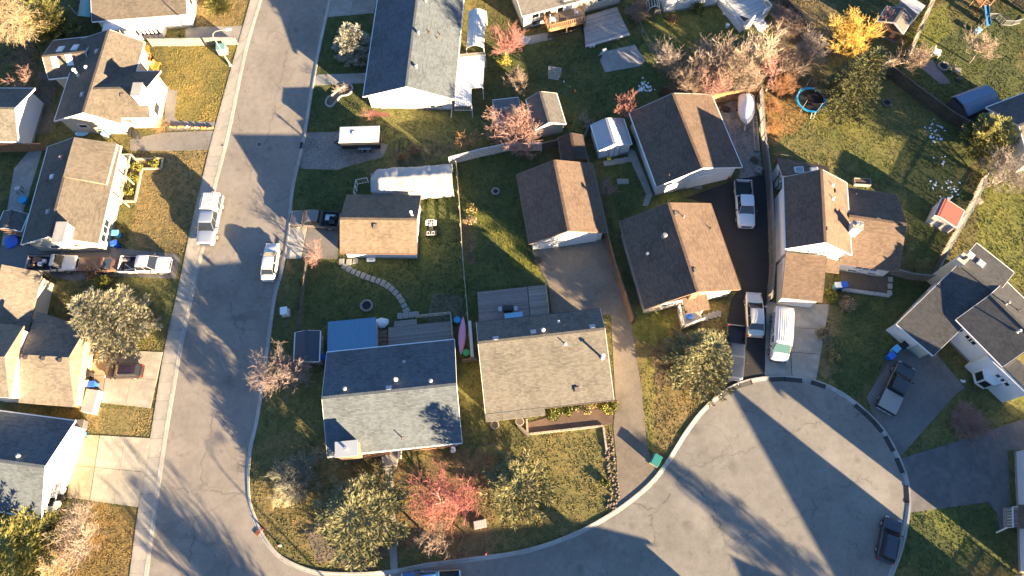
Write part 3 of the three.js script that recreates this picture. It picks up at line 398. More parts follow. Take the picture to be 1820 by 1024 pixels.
// ---- small sheds in the upper middle ----
{
  const g = house('garden_shed', 'grey gabled shed with one sunlit slope in the shaded back yard', 'shed');
  gable(g, { r: [[960.8, 163.5], [975.6, 218]], a: [[934, 176], [952, 231]], b: [[989, 165], [1004.5, 219.5]], hr: 3.1, ha: 2.1, hb: 2.1, oh: .2, og: .15, roof: M.roofGrey, wall: M.cream });
}
{
  const g = house('garden_shed', 'low blue-roofed shed behind the pink twiggy tree', 'shed');
  gable(g, { r: [[878, 194], [924, 189]], a: [[877, 178], [925, 173]], b: [[879, 217], [924, 212]], hr: 3.1, ha: 2.1, hb: 2.1, oh: .2, og: .15, roof: M.roofBlue, wall: M.cream });
}
{
  const g = house('garden_shed', 'dark brown shed tucked behind the brown-roofed garage', 'shed');
  gable(g, { r: [[1014, 238], [1023, 281]], a: [[992, 243], [1000, 287]], b: [[1035, 239], [1042, 281]], hr: 2.8, ha: 2.1, hb: 2.1, oh: .15, og: .12, roof: shingle([.075, .05, .04]), wall: M.brownWall, trim: M.trimDark });
}
{
  const g = house('garden_shed', 'white shed with ribbed metal roof and panelled double doors', 'shed');
  const h = gable(g, { r: [[1077, 212], [1094, 258]], a: [[1049, 221], [1066, 267]], b: [[1110, 209], [1119.5, 255]], hr: 2.9, ha: 2.1, hb: 2.1, oh: .12, og: .1, roof: ribbed([.42, .44, .46], .35, .6), wall: M.blueWhite });
  for (const s of [.42, .58]) door(h, '1', s, .62, 1.7, M.whitePlastic, 0, 'door'); const b = h.mb(); for (const s of [.33, .5, .67]) { const z = lerp(h.zAi, h.zBi, s); b.bar(V(h.X1 + .04, .05, z), V(h.X1 + .04, 1.9, z), .08, .1); } b.build('door_frame', M.dark, g);
}
// ---- G1: brown-roofed double garage ----
{
  const g = house('garage', 'double garage with brown gable roof and two white doors', 'garage');
  const h = gable(g, { r: [[986, 287], [1011, 412.5]], a: [[918.6, 308.6], [941, 432.5]], b: [[1051.5, 288.4], [1079.6, 412.3]], hr: 4.55, ha: 2.55, hb: 2.55, og: .3, roof: M.roofBrown, wall: M.blueWhite, trim: M.trimBrown });
  door(h, '1', .29, 2.9, 2.1, M.garage, 4, 'garage_door'); door(h, '1', .70, 3.4, 2.1, M.garage, 4, 'garage_door'); win(h, '1', .05, 1.3, .3, .4, { frame: M.trim });
}
// ---- W: blue-white garage house ----
{
  const g = house('garage', 'large blue-white garage with brown gable roof beside the black asphalt yard', 'garage');
  const h = gable(g, { r: [[1197, 168], [1249, 300]], a: [[1116.8, 195.9], [1167, 328.7]], b: [[1265.3, 169.5], [1319.2, 299]], hr: 5.0, ha: 2.95, hb: 2.95, roof: M.roofBrown, wall: M.blueWhite });
  door(h, '1', .68, 4.9, 2.2, M.garage, 4, 'garage_door'); door(h, '1', .17, .95, 2.0, M.whitePlastic); win(h, 'A', .35, 1.3, 1.2, .7); win(h, 'A', .72, 1.3, 1.2, .7); vent(h, 1189, 312, 'pipe', { h: .3 });
}
// ---- F: brown-roofed house in the middle right ----
{
  const g = house('bungalow', 'brown gable-roofed bungalow with tan front and white porch by the black driveway');
  const h = gable(g, { r: [[1188.3, 360.7], [1239, 515.7]], a: [[1102, 394], [1147.5, 551.7]], b: [[1262, 360.7], [1316, 514]], hr: 5.6, ha: 3.3, hb: 3.3, og: .5, roof: M.roofBrown, wall: siding([.55, .47, .38]), trim: M.trimBrown });
  win(h, '1', .78, 1.0, 2.4, 1.2, { mull: 3, pane: M.glassPale }); win(h, '1', .25, 1.2, 1.5, .9, { mull: 2 }); door(h, '1', .5, .95, 2.0, M.whitePlastic, 0, 'door', .6); win(h, 'A', .25, 1.2, 1.8, .9); win(h, 'A', .8, 1.2, 1.4, .9);
  vent(h, 1215, 386, 'flue', { h: .35, r: .05, m: M.galv }); vent(h, 1201, 380, 'box'); vent(h, 1263, 407, 'pipe', { h: .3 }); vent(h, 1180, 421, 'flue', { h: .5, r: .16, m: M.galv }); vent(h, 1150, 453, 'turbine'); vent(h, 1141, 440, 'pipe', { h: .3 }); vent(h, 1235, 481, 'box');
  // small entrance roof
  const b = h.mb(), zc = lerp(h.zAi, h.zBi, .5); b.slab([V(h.x1 - .3, 3.3, zc - 1.6), V(h.x1 + 1.3, 2.75, zc - 1.6), V(h.x1 + 1.3, 2.75, zc + 1.1), V(h.x1 - .3, 3.3, zc + 1.1)], .14); b.build('porch_roof', M.roofBrown, g);
  const c = h.mb(); c.box(h.x1 - .4, 4.05, zc + .1, .7, 2.0, .8); c.build('chimney', M.brick, g);
}
{ // its porch
  const g = thing('front_porch', 'white-railed front porch with grey floor below the brown bungalow', 'porch', P(1228, 565)), b = rel(g.position), q = [P(1205, 547, .7), P(1240, 536, .7), P(1249, 570, .7), P(1213, 583, .7)]; b.slab(q, .7).build('floor', M.concretePale, g); hard.push(q.map(p => V(p.x, 0, p.z)));
  const r = rel(g.position); for (const [i, j] of [[0, 3], [3, 2], [1, 2]]) { const s = q[i], e = (i === 1) ? q[1].clone().lerp(q[2], .6) : q[j]; r.bar(s.clone().setY(1.65), e.clone().setY(1.65), .09); for (let k = 0; k <= 14; k++) { const p = s.clone().lerp(e, k / 14); r.bar(p.clone().setY(.7), p.clone().setY(1.65), k % 7 ? .04 : .1); } } r.build('railing', M.trim, g);
}
// ---- G2: gold-roofed garage ----
{
  const g = house('garage', 'pale garage with sunlit gold-brown shingles beside the bronze pickup', 'garage');
  const h = gable(g, { r: [[605.5, 389], [741, 390]], a: [[617.5, 346.5], [749, 348.5]], b: [[602, 449], [739, 450.5]], hr: 4.0, ha: 2.5, hb: 2.5, og: .3, roof: M.roofGold, wall: M.blueWhite, trim: M.trimBrown });
  door(h, '0', .5, 4.6, 2.1, M.garage, 4, 'garage_door'); vent(h, 667, 402, 'box'); vent(h, 732, 383, 'flue', { h: .9, r: .1, m: M.whitePlastic });
}
// ---- blue-grey house ----
{
  const g = house('bungalow', 'blue-grey roofed bungalow with square brick chimney on the corner lot');
  const h = gable(g, { r: [[570.8, 706.8], [811.5, 684]], a: [[580, 627], [807.8, 603.6]], b: [[583.5, 812], [821, 786]], hr: 4.75, ha: 2.8, hb: 2.8, roof: M.roofBlue, wall: M.cream });
  vent(h, 614, 692, 'turbine'); vent(h, 766, 678, 'turbine'); vent(h, 705, 677, 'flue', { h: .7, r: .13, m: std([.6, .54, .45], .6) }); vent(h, 718, 643, 'pipe', { h: .3, m: M.galv }); vent(h, 728, 633, 'pipe', { h: .25 }); vent(h, 711, 652, 'pipe', { h: .25 }); vent(h, 691, 690, 'box', { m: M.galv }); vent(h, 716, 779, 'pipe', { h: .55, r: .05 });
  const c = chimney(h, 623, 802, 2.05, 1.35, 4.6, M.brick, { cap: std([.33, .36, .4], .4), pots: 1 });
  win(h, 'B', .25, 1.1, 2.2, 1.2, { mull: 2 }); win(h, 'B', .75, 1.1, 2.0, 1.2, { mull: 2 }); door(h, 'B', .53, .95, 2.0, M.brownWood);
  h.mb().box(lerp(h.X0, h.X1, .25), .7, h.zBi + h.sB * .3, 4.6, 1.4, .6).build('planter_wall', M.brick, g); h.mb().box(lerp(h.X0, h.X1, .8), .45, h.zBi + h.sB * .2, 4.8, .9, .4).build('planter_wall', M.brick, g);
}
{
  const g = thing('front_steps', 'concrete landing and steps before the blue-grey house', 'steps', P(692, 812)), b = rel(g.position), q = [P(676, 798, .4), P(710, 795, .4), P(705, 826, .4), P(680, 829, .4)]; b.slab(q, .4); b.slab([P(680, 829, .2), P(705, 826, .2), P(705, 832, .2), P(680, 834, .2)], .2); b.build('landing', M.concrete, g); hard.push(q); const w = rel(g.position); w.bar(P(711, 798, .45), P(710, 815, .45), .25, .9).build('side_wall', M.concretePale, g);
}
{ // metal lean-to
  const g = thing('lean_to', 'blue ribbed-metal lean-to roof behind the blue-grey house', 'lean-to', P(625, 597)), q = [P(582.8, 572, 2.3), P(667.6, 564, 2.3), P(670, 618, 2.62), P(581.6, 626.4, 2.62)];
  rel(g.position).slab([q[3], q[2], q[1], q[0]], .07).build('metal_roof', ribbed([.10, .235, .36], .5, .2), g); const w = rel(g.position); w.prism(q.map(p => p.clone().lerp(g.position.clone().setY(p.y), .06)), 0, 2.15); w.build('wall', M.greyWall, g); hard.push(q.map(p => V(p.x, 0, p.z)));
  rel(g.position).bar(q[2].clone().add(V(0, .06, .04)), q[3].clone().add(V(0, .06, .04)), .14, .08).build('flashing', M.trim, g);
}
function planks(parent, q, n, mat, y, name = 'decking') { // q: 4 corners, planks run from q0 to q1
  const b = rel(parent.position); for (let i = 0; i < n; i++) { const e = .08 / n, a = q[0].clone().lerp(q[3], i / n + e), bb = q[1].clone().lerp(q[2], i / n + e), c = q[1].clone().lerp(q[2], (i + 1) / n - e), d = q[0].clone().lerp(q[3], (i + 1) / n - e), o = V(0, rr(-.006, .006), 0), u0 = rnd() * 20, v0 = rnd() * 20; const st = b.t.length; b.slab([a, bb, c, d].map(p => V(p.x, y, p.z).add(o)), .04); for (let k = st; k < b.t.length; k += 2) { b.t[k] += u0; b.t[k + 1] += v0; } } return b.build(name, mat, parent);
}
{ // rear deck of the blue-grey house
  const g = thing('deck', 'weathered grey plank deck behind the blue-grey house', 'deck', P(750, 592)), q = [P(690, 582, .6), P(803, 570, .6), P(807, 612, .6), P(690, 624, .6)]; planks(g, q, 28, M.deckGrey, .6); planks(g, [P(701, 571, .4), P(741, 567, .4), P(741, 581, .4), P(700, 582, .4)], 6, M.deckGrey, .42, 'step'); planks(g, [P(673, 588, .62), P(688, 586, .62), P(689, 621, .62), P(673, 622, .62)], 5, M.brownWood, .66, 'ramp'); hard.push(q);
  rel(g.position).prism(q.map(p => p.clone()), 0.02, .54).build('skirt', M.darkWood, g); const r = rel(g.position); for (const [a, b] of [[P(741, 569, 0), P(803, 563, 0)], [P(803, 563, 0), P(806, 603, 0)]]) { for (const y of [.95, 1.3, 1.6]) r.bar(a.clone().setY(y), b.clone().setY(y), .09, .12); for (let i = 0; i <= 4; i++) { const p = a.clone().lerp(b, i / 4); r.bar(p.clone().setY(0), p.clone().setY(1.65), .1); } } r.build('railing', M.palewood, g);
}
// ---- D: tan-grey asymmetrical house ----
{
  const g = house('bungalow', 'bungalow with long tan-grey roof slope and off-centre ridge in the middle of the block');
  const h = gable(g, { r: [[849.5, 610.4], [1077.5, 583.5]], a: [[847.4, 571.8], [1066, 550.9]], b: [[862, 737], [1089.5, 709.6]], hr: 4.4, ha: 3.3, hb: 2.72, roof: M.roofTan, wall: M.cream, gutter: M.trimDark });
  roofFaces(g, [[[862, 736.5, 2.74], [968, 724, 2.74], [969.5, 738, 2.6], [863.5, 750.3, 2.6]]], M.roofTan); 
  vent(h, 965, 588, 'turbine', { m: M.whitePlastic }); vent(h, 948, 590, 'box', { m: M.galv }); vent(h, 993, 572, 'pipe', { h: .4, m: M.whitePlastic }); vent(h, 1003, 580, 'pipe', { h: .25 }); vent(h, 935, 574, 'pipe', { h: .25 }); vent(h, 1053, 581, 'box', { m: M.galv }); vent(h, 881, 602, 'box', { m: M.galv }); vent(h, 1005, 612, 'pipe', { h: .4, m: M.whitePlastic }); vent(h, 1025, 692, 'box'); vent(h, 1070, 636, 'flue', { h: 1.0, r: .12, m: M.whitePlastic });
  win(h, 'B', .72, 1.0, 2.6, 1.2, { mull: 3 }); win(h, 'B', .2, 1.1, 1.6, 1.0);
}
{
  const g = thing('deck', 'weathered plank deck with grill behind the tan-grey roof', 'deck', P(910, 545)), q = [P(848, 519, .55), P(971, 506, .55), P(977, 570, .55), P(852, 580, .55)]; planks(g, [q[0], q[0].clone().lerp(q[1], .72), q[3].clone().lerp(q[2], .72), q[3]], 30, wood([.30, .25, .235]), .55); planks(g, [q[0].clone().lerp(q[1], .735), q[1], q[2], q[3].clone().lerp(q[2], .735)], 30, wood([.38, .345, .30]), .56); hard.push(q); rel(g.position).prism(q, .02, .5).build('skirt', M.darkWood, g);
  const r = rel(g.position); const a = P(969, 509, 0), b = P(975, 562, 0); for (const y of [.9, 1.25, 1.55]) r.bar(a.clone().setY(y), b.clone().setY(y), .08, .11); for (let i = 0; i <= 3; i++) { const p = a.clone().lerp(b, i / 3); r.bar(p.clone().setY(0), p.clone().setY(1.6), .1); } r.build('railing', M.palewood, g);
}
// ---- E: brown multi-roof house right of centre ----
{
  const g = house('two_storey_house', 'brown-roofed house with white end gable, east wing and front garage behind the white van');
  const h = gable(g, { r: [[1459.7, 304.8], [1467.6, 436]], a: [[1393, 311], [1397, 437.5]], b: [[1505, 325], [1513, 452]], hr: 7.0, ha: 4.7, hb: 4.7, roof: M.roofBrown, wall: M.white });
  for (const s of [.28, .36]) win(h, '1', s, 3.7, .42, .5, { e: .06 }); for (const s of [.64, .72]) win(h, '1', s, 3.7, .42, .5, { e: .06 });
  const e = gable(g, { r: [[1500, 382.5], [1610.7, 398.5]], a: [[1506, 333], [1589.6, 347]], b: [[1494.6, 468], [1602.7, 481.5]], hr: 4.9, ha: 3.0, hb: 3.0, roof: M.roofBrown, wall: M.white, trim: M.trimBrown });
  win(e, 'B', .55, 1.2, 2.4, 1.1, { mull: 3, pane: M.glassPale }); win(e, 'B', .35, .35, 1.1, .45); win(e, 'B', .75, .35, 1.1, .45);
  vent(e, 1560, 387, 'box'); vent(h, 1471, 408, 'box'); vent(h, 1480, 330, 'pipe', { h: .5, m: M.whitePlastic }); vent(h, 1481, 354, 'pipe', { h: .5, m: M.whitePlastic }); vent(h, 1486, 341, 'box'); vent(e, 1521, 346, 'pipe', { h: .25 });
  chimney(e, 1512, 413, .95, .8, 6.0, M.white, { pots: 2 });
  // front garage with its lean roof, and the little roof beside it
  roofFaces(g, [[[1397, 448.5, 3.7], [1469.5, 456, 3.7], [1462, 537, 2.7], [1389, 529, 2.7]], [[1470, 457.5, 3.45], [1494, 465, 3.3], [1491, 486, 2.95], [1468, 483, 3.05]]], M.roofBrown);
  const k = wallsPoly(g, [[1395, 444, 3.6], [1470, 451, 3.6], [1462, 537, 2.7], [1389, 529, 2.7]], M.white, .35); winOn(g, k[2], k[3], .5, .1, 3.6, 2.0, -1, { name: 'garage_door', pane: M.garage });
  // rear low roof with skylights
  roofFaces(g, [[[1380.5, 280.5, 3.1], [1471, 295, 3.1], [1472, 313, 3.75], [1391, 311, 3.75]]], M.roofBrown); wallsPoly(g, [[1380.5, 280.5, 3.0], [1471, 295, 3.0], [1474, 320, 3.0], [1390, 318, 3.0]], M.white, .3);
  for (const [x, y, w] of [[1420, 302, 1.0], [1447, 303, .9]]) { const p = P(x, y, 3.55), b = rel(g.position); b.box(p.x, p.y, p.z, w, .2, .75); const f = b.build('skylight', M.trim, g); const c = rel(g.position); c.box(p.x, p.y + .11, p.z, w - .18, .03, .58); c.build('pane', M.glassPale, f); }
}
{ // dark pergola frames on its west side
  const g = thing('pergola', 'dark slatted pergola frame at the rear corner of the brown-roofed house', 'pergola', P(1382, 318)), b = rel(g.position); const a0 = P(1376, 292, 0), a1 = P(1372, 345, 0), c0 = P(1389, 296, 0), c1 = P(1388, 338, 0); for (let i = 0; i <= 6; i++) b.bar(a0.clone().lerp(a1, i / 6).setY(2.3), c0.clone().lerp(c1, i / 6).setY(2.5), .08, .12); b.bar(a0.clone().setY(2.2), a1.clone().setY(2.2), .1, .14); b.build('rafters', M.darkWood, g); for (let i = 0; i <= 3; i++) { const q = a0.clone().lerp(a1, i / 3); rel(g.position).bar(q, q.clone().setY(2.2), .1).build('post', M.darkWood, g); }
}
// ---- R: grey-roofed house on the right ----
{
  const g = house('two_storey_house', 'cream-walled house with dark grey shingles and two roof levels on the right');
  const h = gable(g, { r: [[1694, 463], [1750, 503]], a: [[1619, 596], [1715, 681]], b: [[1721, 419], [1769, 460]], hr: 5.3, ha: 3.0, hb: 4.4, og: .25, roof: M.roofCharcoal, wall: M.cream });
  door(h, 'A', .3, 2.7, 2.1, M.garage, 4, 'garage_door'); win(h, '0', .55, 1.4, .9, .6); win(h, '0', .3, 1.4, .9, .6);
  for (const [x, y] of [[1724, 454], [1743, 469]]) vent(h, x, y, 'sky', { w: .75, l: .85, m: std([.5, .48, .45], .5) });
  { const c = h.mb(); const z = lerp(h.zAi, h.zBi, .72); c.box(h.X0 - .35, 3.0, z, .9, 6.0, 1.2); const q = c.build('chimney', M.cream, g); const f = h.mb(); f.tube(V(h.X0 - .35, 5.9, z), V(h.X0 - .35, 6.4, z), .18, .18, 10); f.build('flue', M.blackMetal, q); }
  const e = gable(g, { r: [[1762, 524], [1846, 608]], a: [[1716.5, 586], [1800, 668]], b: [[1769, 481], [1853, 563]], hr: 5.9, ha: 4.3, hb: 4.5, oh: .5, roof: M.roofCharcoal, wall: M.white });
  win(e, 'A', .12, 2.6, .9, .7); win(e, 'A', .36, 2.6, .8, .7); win(e, 'A', .45, 2.6, .8, .7);
  // the front bay that steps forward
  roofFaces(g, [[[1757.5, 626, 4.2], [1775, 606, 4.65], [1850, 680, 4.65], [1838, 706, 4.1]]], M.roofCharcoal); const k = wallsPoly(g, [[1753, 634, 4.0], [1766, 620, 4.0], [1850, 690, 4.0], [1827, 704, 4.0]], M.white, .1, .05);
  for (const s of [.35, .45, .55]) winOn(g, k[3], k[0], s, 2.6, .6, .7, -1);
  vent(e, 1787, 540, 'flue', { h: .6, r: .1, m: M.galv }); vent(e, 1808, 590, 'flue', { h: .5, r: .08, m: M.whitePlastic }); vent(e, 1810, 552, 'pipe', { h: .4 });
  // bay window
  const b = rel(g.position), c = [P(1733, 662, 1.0), P(1737, 680, 1.0), P(1752, 690, 1.0), P(1775, 686, 1.0), P(1772, 660, 1)]; b.prism(c, .5, 2.4); const f = b.build('bay_window', M.trim, g); const gl = rel(g.position); for (let i = 0; i < 3; i++) { const p = c[i], q = c[i + 1], n = q.clone().sub(p); const out = V(n.z, 0, -n.x).normalize().multiplyScalar(.03); const cc = c[4]; if (out.dot(p.clone().sub(cc)) < 0) out.negate(); const P0 = p.clone().lerp(q, .1).add(out), P1 = p.clone().lerp(q, .9).add(out); gl.quad(P0.clone().setY(.95), P1.clone().setY(.95), P1.clone().setY(2.2), P0.clone().setY(2.2)); } gl.build('pane', M.glass, f);
}
// ---- I: white two-storey house cut by the right edge ----
{
  const g = house('two_storey_house', 'white two-storey house cut by the lower right edge');
  const h = gable(g, { r: [[1960, 800], [1977, 1046]], a: [[1857, 800], [1877, 1046]], b: [[2050, 795], [2072, 1046]], hr: 7.0, ha: 5.3, hb: 5.3, roof: M.roofDark, wall: M.blueWhite });
  win(h, 'A', .14, 1.4, .8, .6); win(h, 'A', .30, 1.4, .8, .6); win(h, 'A', .2, 3.5, 1.0, 1.0); win(h, 'A', .75, 1.0, 1.8, 1.3, { mull: 2 });
}
{
  const g = thing('front_porch', 'grey porch with white rails at the white house on the right edge', 'porch', P(1800, 920)), q = [P(1789, 902, .6), P(1830, 900, .6), P(1830, 936, .6), P(1790, 938, .6)]; rel(g.position).slab(q, .6).build('floor', M.deckGrey, g); const r = rel(g.position); for (const [i, j] of [[0, 1], [0, 3]]) { r.bar(q[i].clone().setY(1.5), q[j].clone().setY(1.5), .1); for (let k = 0; k < 8; k++) { const p = q[i].clone().lerp(q[j], k / 7); r.bar(p.clone().setY(.6), p.clone().setY(1.5), .05); } } r.bar(P(1771, 947, .1), P(1790, 938, 1.5), .1); r.build('railing', M.trim, g); const f = rel(g.position); f.slab([P(1812, 897, 2.7), P(1850, 897, 3.2), P(1850, 940, 3.2), P(1812, 940, 2.7)], .15).build('porch_roof', M.roofBrown, g);
}
// ---- west side of the street ----
{
  const g = house('bungalow', 'grey-roofed white house with sunroom in the upper left');
  const h = gable(g, { r: [[176, -72], [340, -82]], a: [[152, 40], [320, 24.5]], b: [[190, -160], [352, -172]], hr: 5.2, ha: 2.9, hb: 2.9, roof: M.roofBeige, wall: M.white });
  roofFaces(g, [[[186, 35, 2.75], [288, 27, 2.75], [281, 48, 2.3], [181, 54.5, 2.3]]], ribbed([.74, .73, .7], .5, 0)); wallsPoly(g, [[195, 34, 2.4], [284, 27, 2.4], [278, 47, 2.25], [215, 52, 2.25]], M.white, .1); const a = P(236, 50.5, 2.2), b = P(278, 47, 2.2); for (let i = 0; i < 6; i++) winOn(g, a, b, (i + .5) / 6, .8, .62, 1.1, 1); win(h, '1', .15, 1.2, 1, 1);
}
{
  const g = house('bungalow', 'tan-roofed house with cross gable and four skylights beside the yellow lawn');
  const h = gable(g, { r: [[195.4, 55.4], [143, 205]], a: [[137, 76], [100, 220]], b: [[261, 64.6], [215, 210]], hr: 4.9, ha: 3.0, hb: 2.8, roof: M.roofBeige, wall: M.cream });
  const c = gable(g, { r: [[172, 161], [268, 152]], a: [[200, 128], [287, 126]], b: [[150, 205], [258, 213.5]], hr: 4.75, ha: 2.8, hb: 2.9, roof: M.roofBeige, wall: M.cream });
  const n = gable(g, { r: [[84, 98.5], [170, 90.7]], a: [[93, 72], [172, 64]], b: [[78.5, 141.5], [140, 133.5]], hr: 4.3, ha: 2.8, hb: 2.7, roof: M.roofBeige, wall: M.cream });
  for (const [x, y] of [[98, 111], [124, 107]]) vent(n, x, y, 'sky', { w: .75, l: 1.3, m: M.whitePlastic }); for (const [x, y] of [[108, 88], [134, 85]]) vent(n, x, y, 'sky', { w: .75, l: 1.3, m: M.whitePlastic });
  vent(h, 155, 122, 'turbine', { m: M.whitePlastic }); vent(h, 140, 134, 'flue', { h: 1.1, r: .14, m: M.whitePlastic }); vent(h, 172, 91, 'box', { m: M.galv }); vent(h, 146, 168, 'box', { m: M.galv }); vent(c, 218, 170, 'box');
  chimney(c, 254, 172, 1.0, 1.7, 5.6, M.white, { pots: 0 }); win(c, 'B', .2, 1.0, .9, .6); win(c, 'B', .45, 1.3, 1.4, .8); win(c, '1', .7, .9, 1.6, 1.2); win(h, '1', .3, 1.2, 1.1, .7);
}
{
  const g = house('bungalow', 'small tan gabled house at the left edge above the grey driveway');
  gable(g, { r: [[-40, 192], [33, 193]], a: [[-20, 158], [60, 156]], b: [[-55, 250], [27, 252]], hr: 4.6, ha: 2.7, hb: 2.7, roof: M.roofTan, wall: M.white });
}
{
  const g = house('bungalow', 'split-level tan-roofed house with white chimney behind the row of pickups');
  const h = gable(g, { r: [[131.6, 244.6], [86.5, 421]], a: [[87.4, 257], [36.8, 433]], b: [[213, 262], [175, 434.4]], hr: 4.8, ha: 2.85, hb: 2.85, roof: M.roofBeige, wall: M.cream });
  roofFaces(g, [[[131.6, 244, 5.15], [207, 254.5, 3.55], [187.5, 326.5, 3.55], [112, 313.5, 5.15]]], M.roofBeige); { const a = P(112, 313.5, 5.0), b = P(187.5, 326.5, 3.4), w = rel(g.position); w.quad(V(a.x, a.y - .6, a.z), V(b.x, b.y - .7, b.z), b, a); w.quad(a, b, V(b.x, b.y - .7, b.z), V(a.x, a.y - .6, a.z)); const c = P(207, 254.5, 3.4); w.quad(V(b.x, 2.4, b.z), V(c.x, 2.4, c.z), c, b); w.build('upper_wall', M.cream, g); }
  vent(h, 111, 282, 'turbine', { m: std([.5, .3, .25], .5) }); vent(h, 92, 314, 'box', { m: M.whitePlastic }); vent(h, 84, 323, 'pipe', { h: .3 }); vent(h, 85, 376, 'box', { m: std([.45, .35, .35], .5) });
  chimney(h, 117, 420, 2.3, 1.1, 5.2, M.white, { pots: 0 }); win(h, 'B', .8, 1.1, 1.8, 1.0, { mull: 2 }); win(h, 'B', .92, 1.1, 1.0, 1.0); win(h, '1', .3, 1.0, 1.2, .8);
}
{ // trellis porch on its street side
  const g = thing('porch_trellis', 'pale slatted porch roof along the split-level house', 'trellis', P(215, 300)), b = rel(g.position), a0 = P(200, 275, 2.4), a1 = P(190, 350, 2.4), c0 = P(232, 274, 2.2), c1 = P(212, 352, 2.2); b.bar(a0, a1, .12); b.bar(c0, c1, .14); for (let i = 0; i <= 6; i++) b.bar(a0.clone().lerp(a1, i / 6), c0.clone().lerp(c1, i / 6), .1, .12); b.build('rafters', M.palewood, g); for (const q of [c0, c1, c0.clone().lerp(c1, .5)]) rel(g.position).bar(V(q.x, 0, q.z), q, .12).build('post', M.palewood, g); const f = rel(g.position); f.slab([P(203, 278, .3), P(232, 276, .3), P(214, 362, .3), P(192, 358, .3)], .3).build('floor', M.palewood, g);
}
{
  const g = house('two_storey_house', 'hip-roofed tan house with white upper wall in the middle left');
  const lcRoof = shingle([.21, .18, .146]); const r1 = roofFaces(g, [[[37, 630, 4.6], [121.8, 635.6, 4.6], [153, 583, 2.75], [66, 553, 2.75]], [[121.8, 635.6, 4.6], [153, 583, 2.75], [131.7, 723.5, 2.75]], [[37, 630, 4.6], [121.8, 635.6, 4.6], [131.7, 723.5, 2.75], [33, 716, 2.75]], [[2.8, 470, 4.3], [75, 484, 2.8], [58, 555, 2.8], [-16, 550, 4.3]], [[-16, 550, 4.3], [58, 555, 2.8], [40, 640, 2.8], [-36, 640, 4.3]]], lcRoof);
  wallsPoly(g, [[66, 553, 2.75], [153, 583, 2.75], [131.7, 723.5, 2.75], [20, 715, 2.75], [30, 600, 2.75]], siding([.5, .34, .2]), .4); wallsPoly(g, [[2.8, 470, 2.8], [75, 484, 2.8], [55, 570, 2.8], [-20, 560, 2.8]], M.cream, .4);
  roofFaces(g, [[[-30, 635, 6.2], [8, 634, 6.2], [42.5, 579, 5.0], [-20, 573, 5.0]], [[8, 634, 6.2], [42.5, 579, 5.0], [16, 706.5, 5.0]], [[-30, 635, 6.2], [8, 634, 6.2], [16, 706.5, 5.0], [-60, 703, 5.0]]], lcRoof); const k = wallsPoly(g, [[-20, 573, 5.0], [42.5, 579, 5.0], [16, 706.5, 5.0], [-60, 703, 5.0]], M.white, .35);
  winOn(g, k[1], k[2], .5, 3.3, .9, .8, -1); for (const [x, y] of [[47, 636], [78, 638], [108, 641]]) { const p = P(x, y, 4.5), b = rel(g.position); b.box(p.x, p.y, p.z, .42, .3, .42); b.build('roof_vent', M.trimDark, g); }
}
{
  const g = house('bungalow', 'white house with dark blue-grey roof and bright garage door in the lower left');
  const h = gable(g, { r: [[-70, 810], [81.7, 829.6]], a: [[-50, 725], [117, 745.8]], b: [[-90, 895], [88, 923]], hr: 4.9, ha: 2.85, hb: 2.85, roof: M.roofBlue, wall: M.white });
  door(h, '1', .45, 4.9, 2.25, M.garage, 4, 'garage_door'); win(h, '1', .88, 1.2, .9, 1.0); vent(h, 36, 811, 'turbine'); 
}
// ---- sheds and small buildings elsewhere ----
{
  const g = house('garden_shed', 'small dark plastic shed with a light ridge between street and blue-grey house', 'shed');
  gable(g, { r: [[545, 588], [541, 643]], a: [[525, 590], [523, 643]], b: [[568, 588], [567, 644]], hr: 2.4, ha: 2.0, hb: 2.0, oh: .08, og: .08, roof: std([.05, .055, .07], .5), wall: M.greyWall });
}
{
  const g = house('garden_shed', 'white shed with red ribbed-metal roof against the right fence', 'shed');
  gable(g, { r: [[1681, 354], [1668, 385]], a: [[1675, 352], [1661, 383]], b: [[1715, 374], [1701, 402]], hr: 2.35, ha: 2.2, hb: 1.9, oh: .06, og: .06, roof: ribbed([.26, .085, .065], .55, .1), wall: M.whiteWood });
}
{
  const g = house('barn_shed', 'blue-grey gambrel-roofed shed behind the dark fence at upper right', 'shed');
  roofFaces(g, [[[1699, 172, 2.9], [1757, 152, 2.9], [1770, 162, 2.7], [1713, 186, 2.7]], [[1713, 186, 2.7], [1770, 162, 2.7], [1778, 180, 1.7], [1722, 206, 1.7]], [[1699, 172, 2.9], [1757, 152, 2.9], [1750, 150, 1.8], [1690, 172, 1.8]]], ribbed([.16, .22, .32], .5, .2)); wallsPoly(g, [[1692, 172, 1.8], [1752, 150, 1.8], [1778, 181, 1.8], [1722, 206, 1.8]], siding([.10, .09, .10]), .08, .1);
}
{
  const g = house('bungalow', 'dark-roofed house cut by the right edge below the gambrel shed');
  const h = gable(g, { r: [[1800, 228], [1880, 196]], a: [[1757, 190], [1840, 158]], b: [[1838, 290], [1920, 260]], hr: 4.8, ha: 2.8, hb: 2.8, roof: M.roofDark, wall: M.blueWhite }); win(h, '0', .3, 1.1, 1.1, 1.0);
}
{
  const g = house('garden_shed', 'grey gabled shed with one pale slope at the top right', 'shed');
  gable(g, { r: [[1605, 17], [1588, 42]], a: [[1578, 8], [1562, 34]], b: [[1622, 34], [1605, 60]], hr: 2.9, ha: 2.0, hb: 2.0, oh: .12, og: .1, roof: M.roofGrey, wall: M.brownWall });
}
{
  const g = house('garden_shed', 'pale flat-roofed shed at the very top right', 'shed'); roofFaces(g, [[[1610, -12, 2.4], [1645, 10, 2.4], [1632, 26, 2.2], [1600, 0, 2.2]]], std([.5, .5, .5], .6)); wallsPoly(g, [[1610, -12, 2.3], [1645, 10, 2.3], [1632, 26, 2.1], [1600, 0, 2.1]], M.greyWall, .05, .1);
}
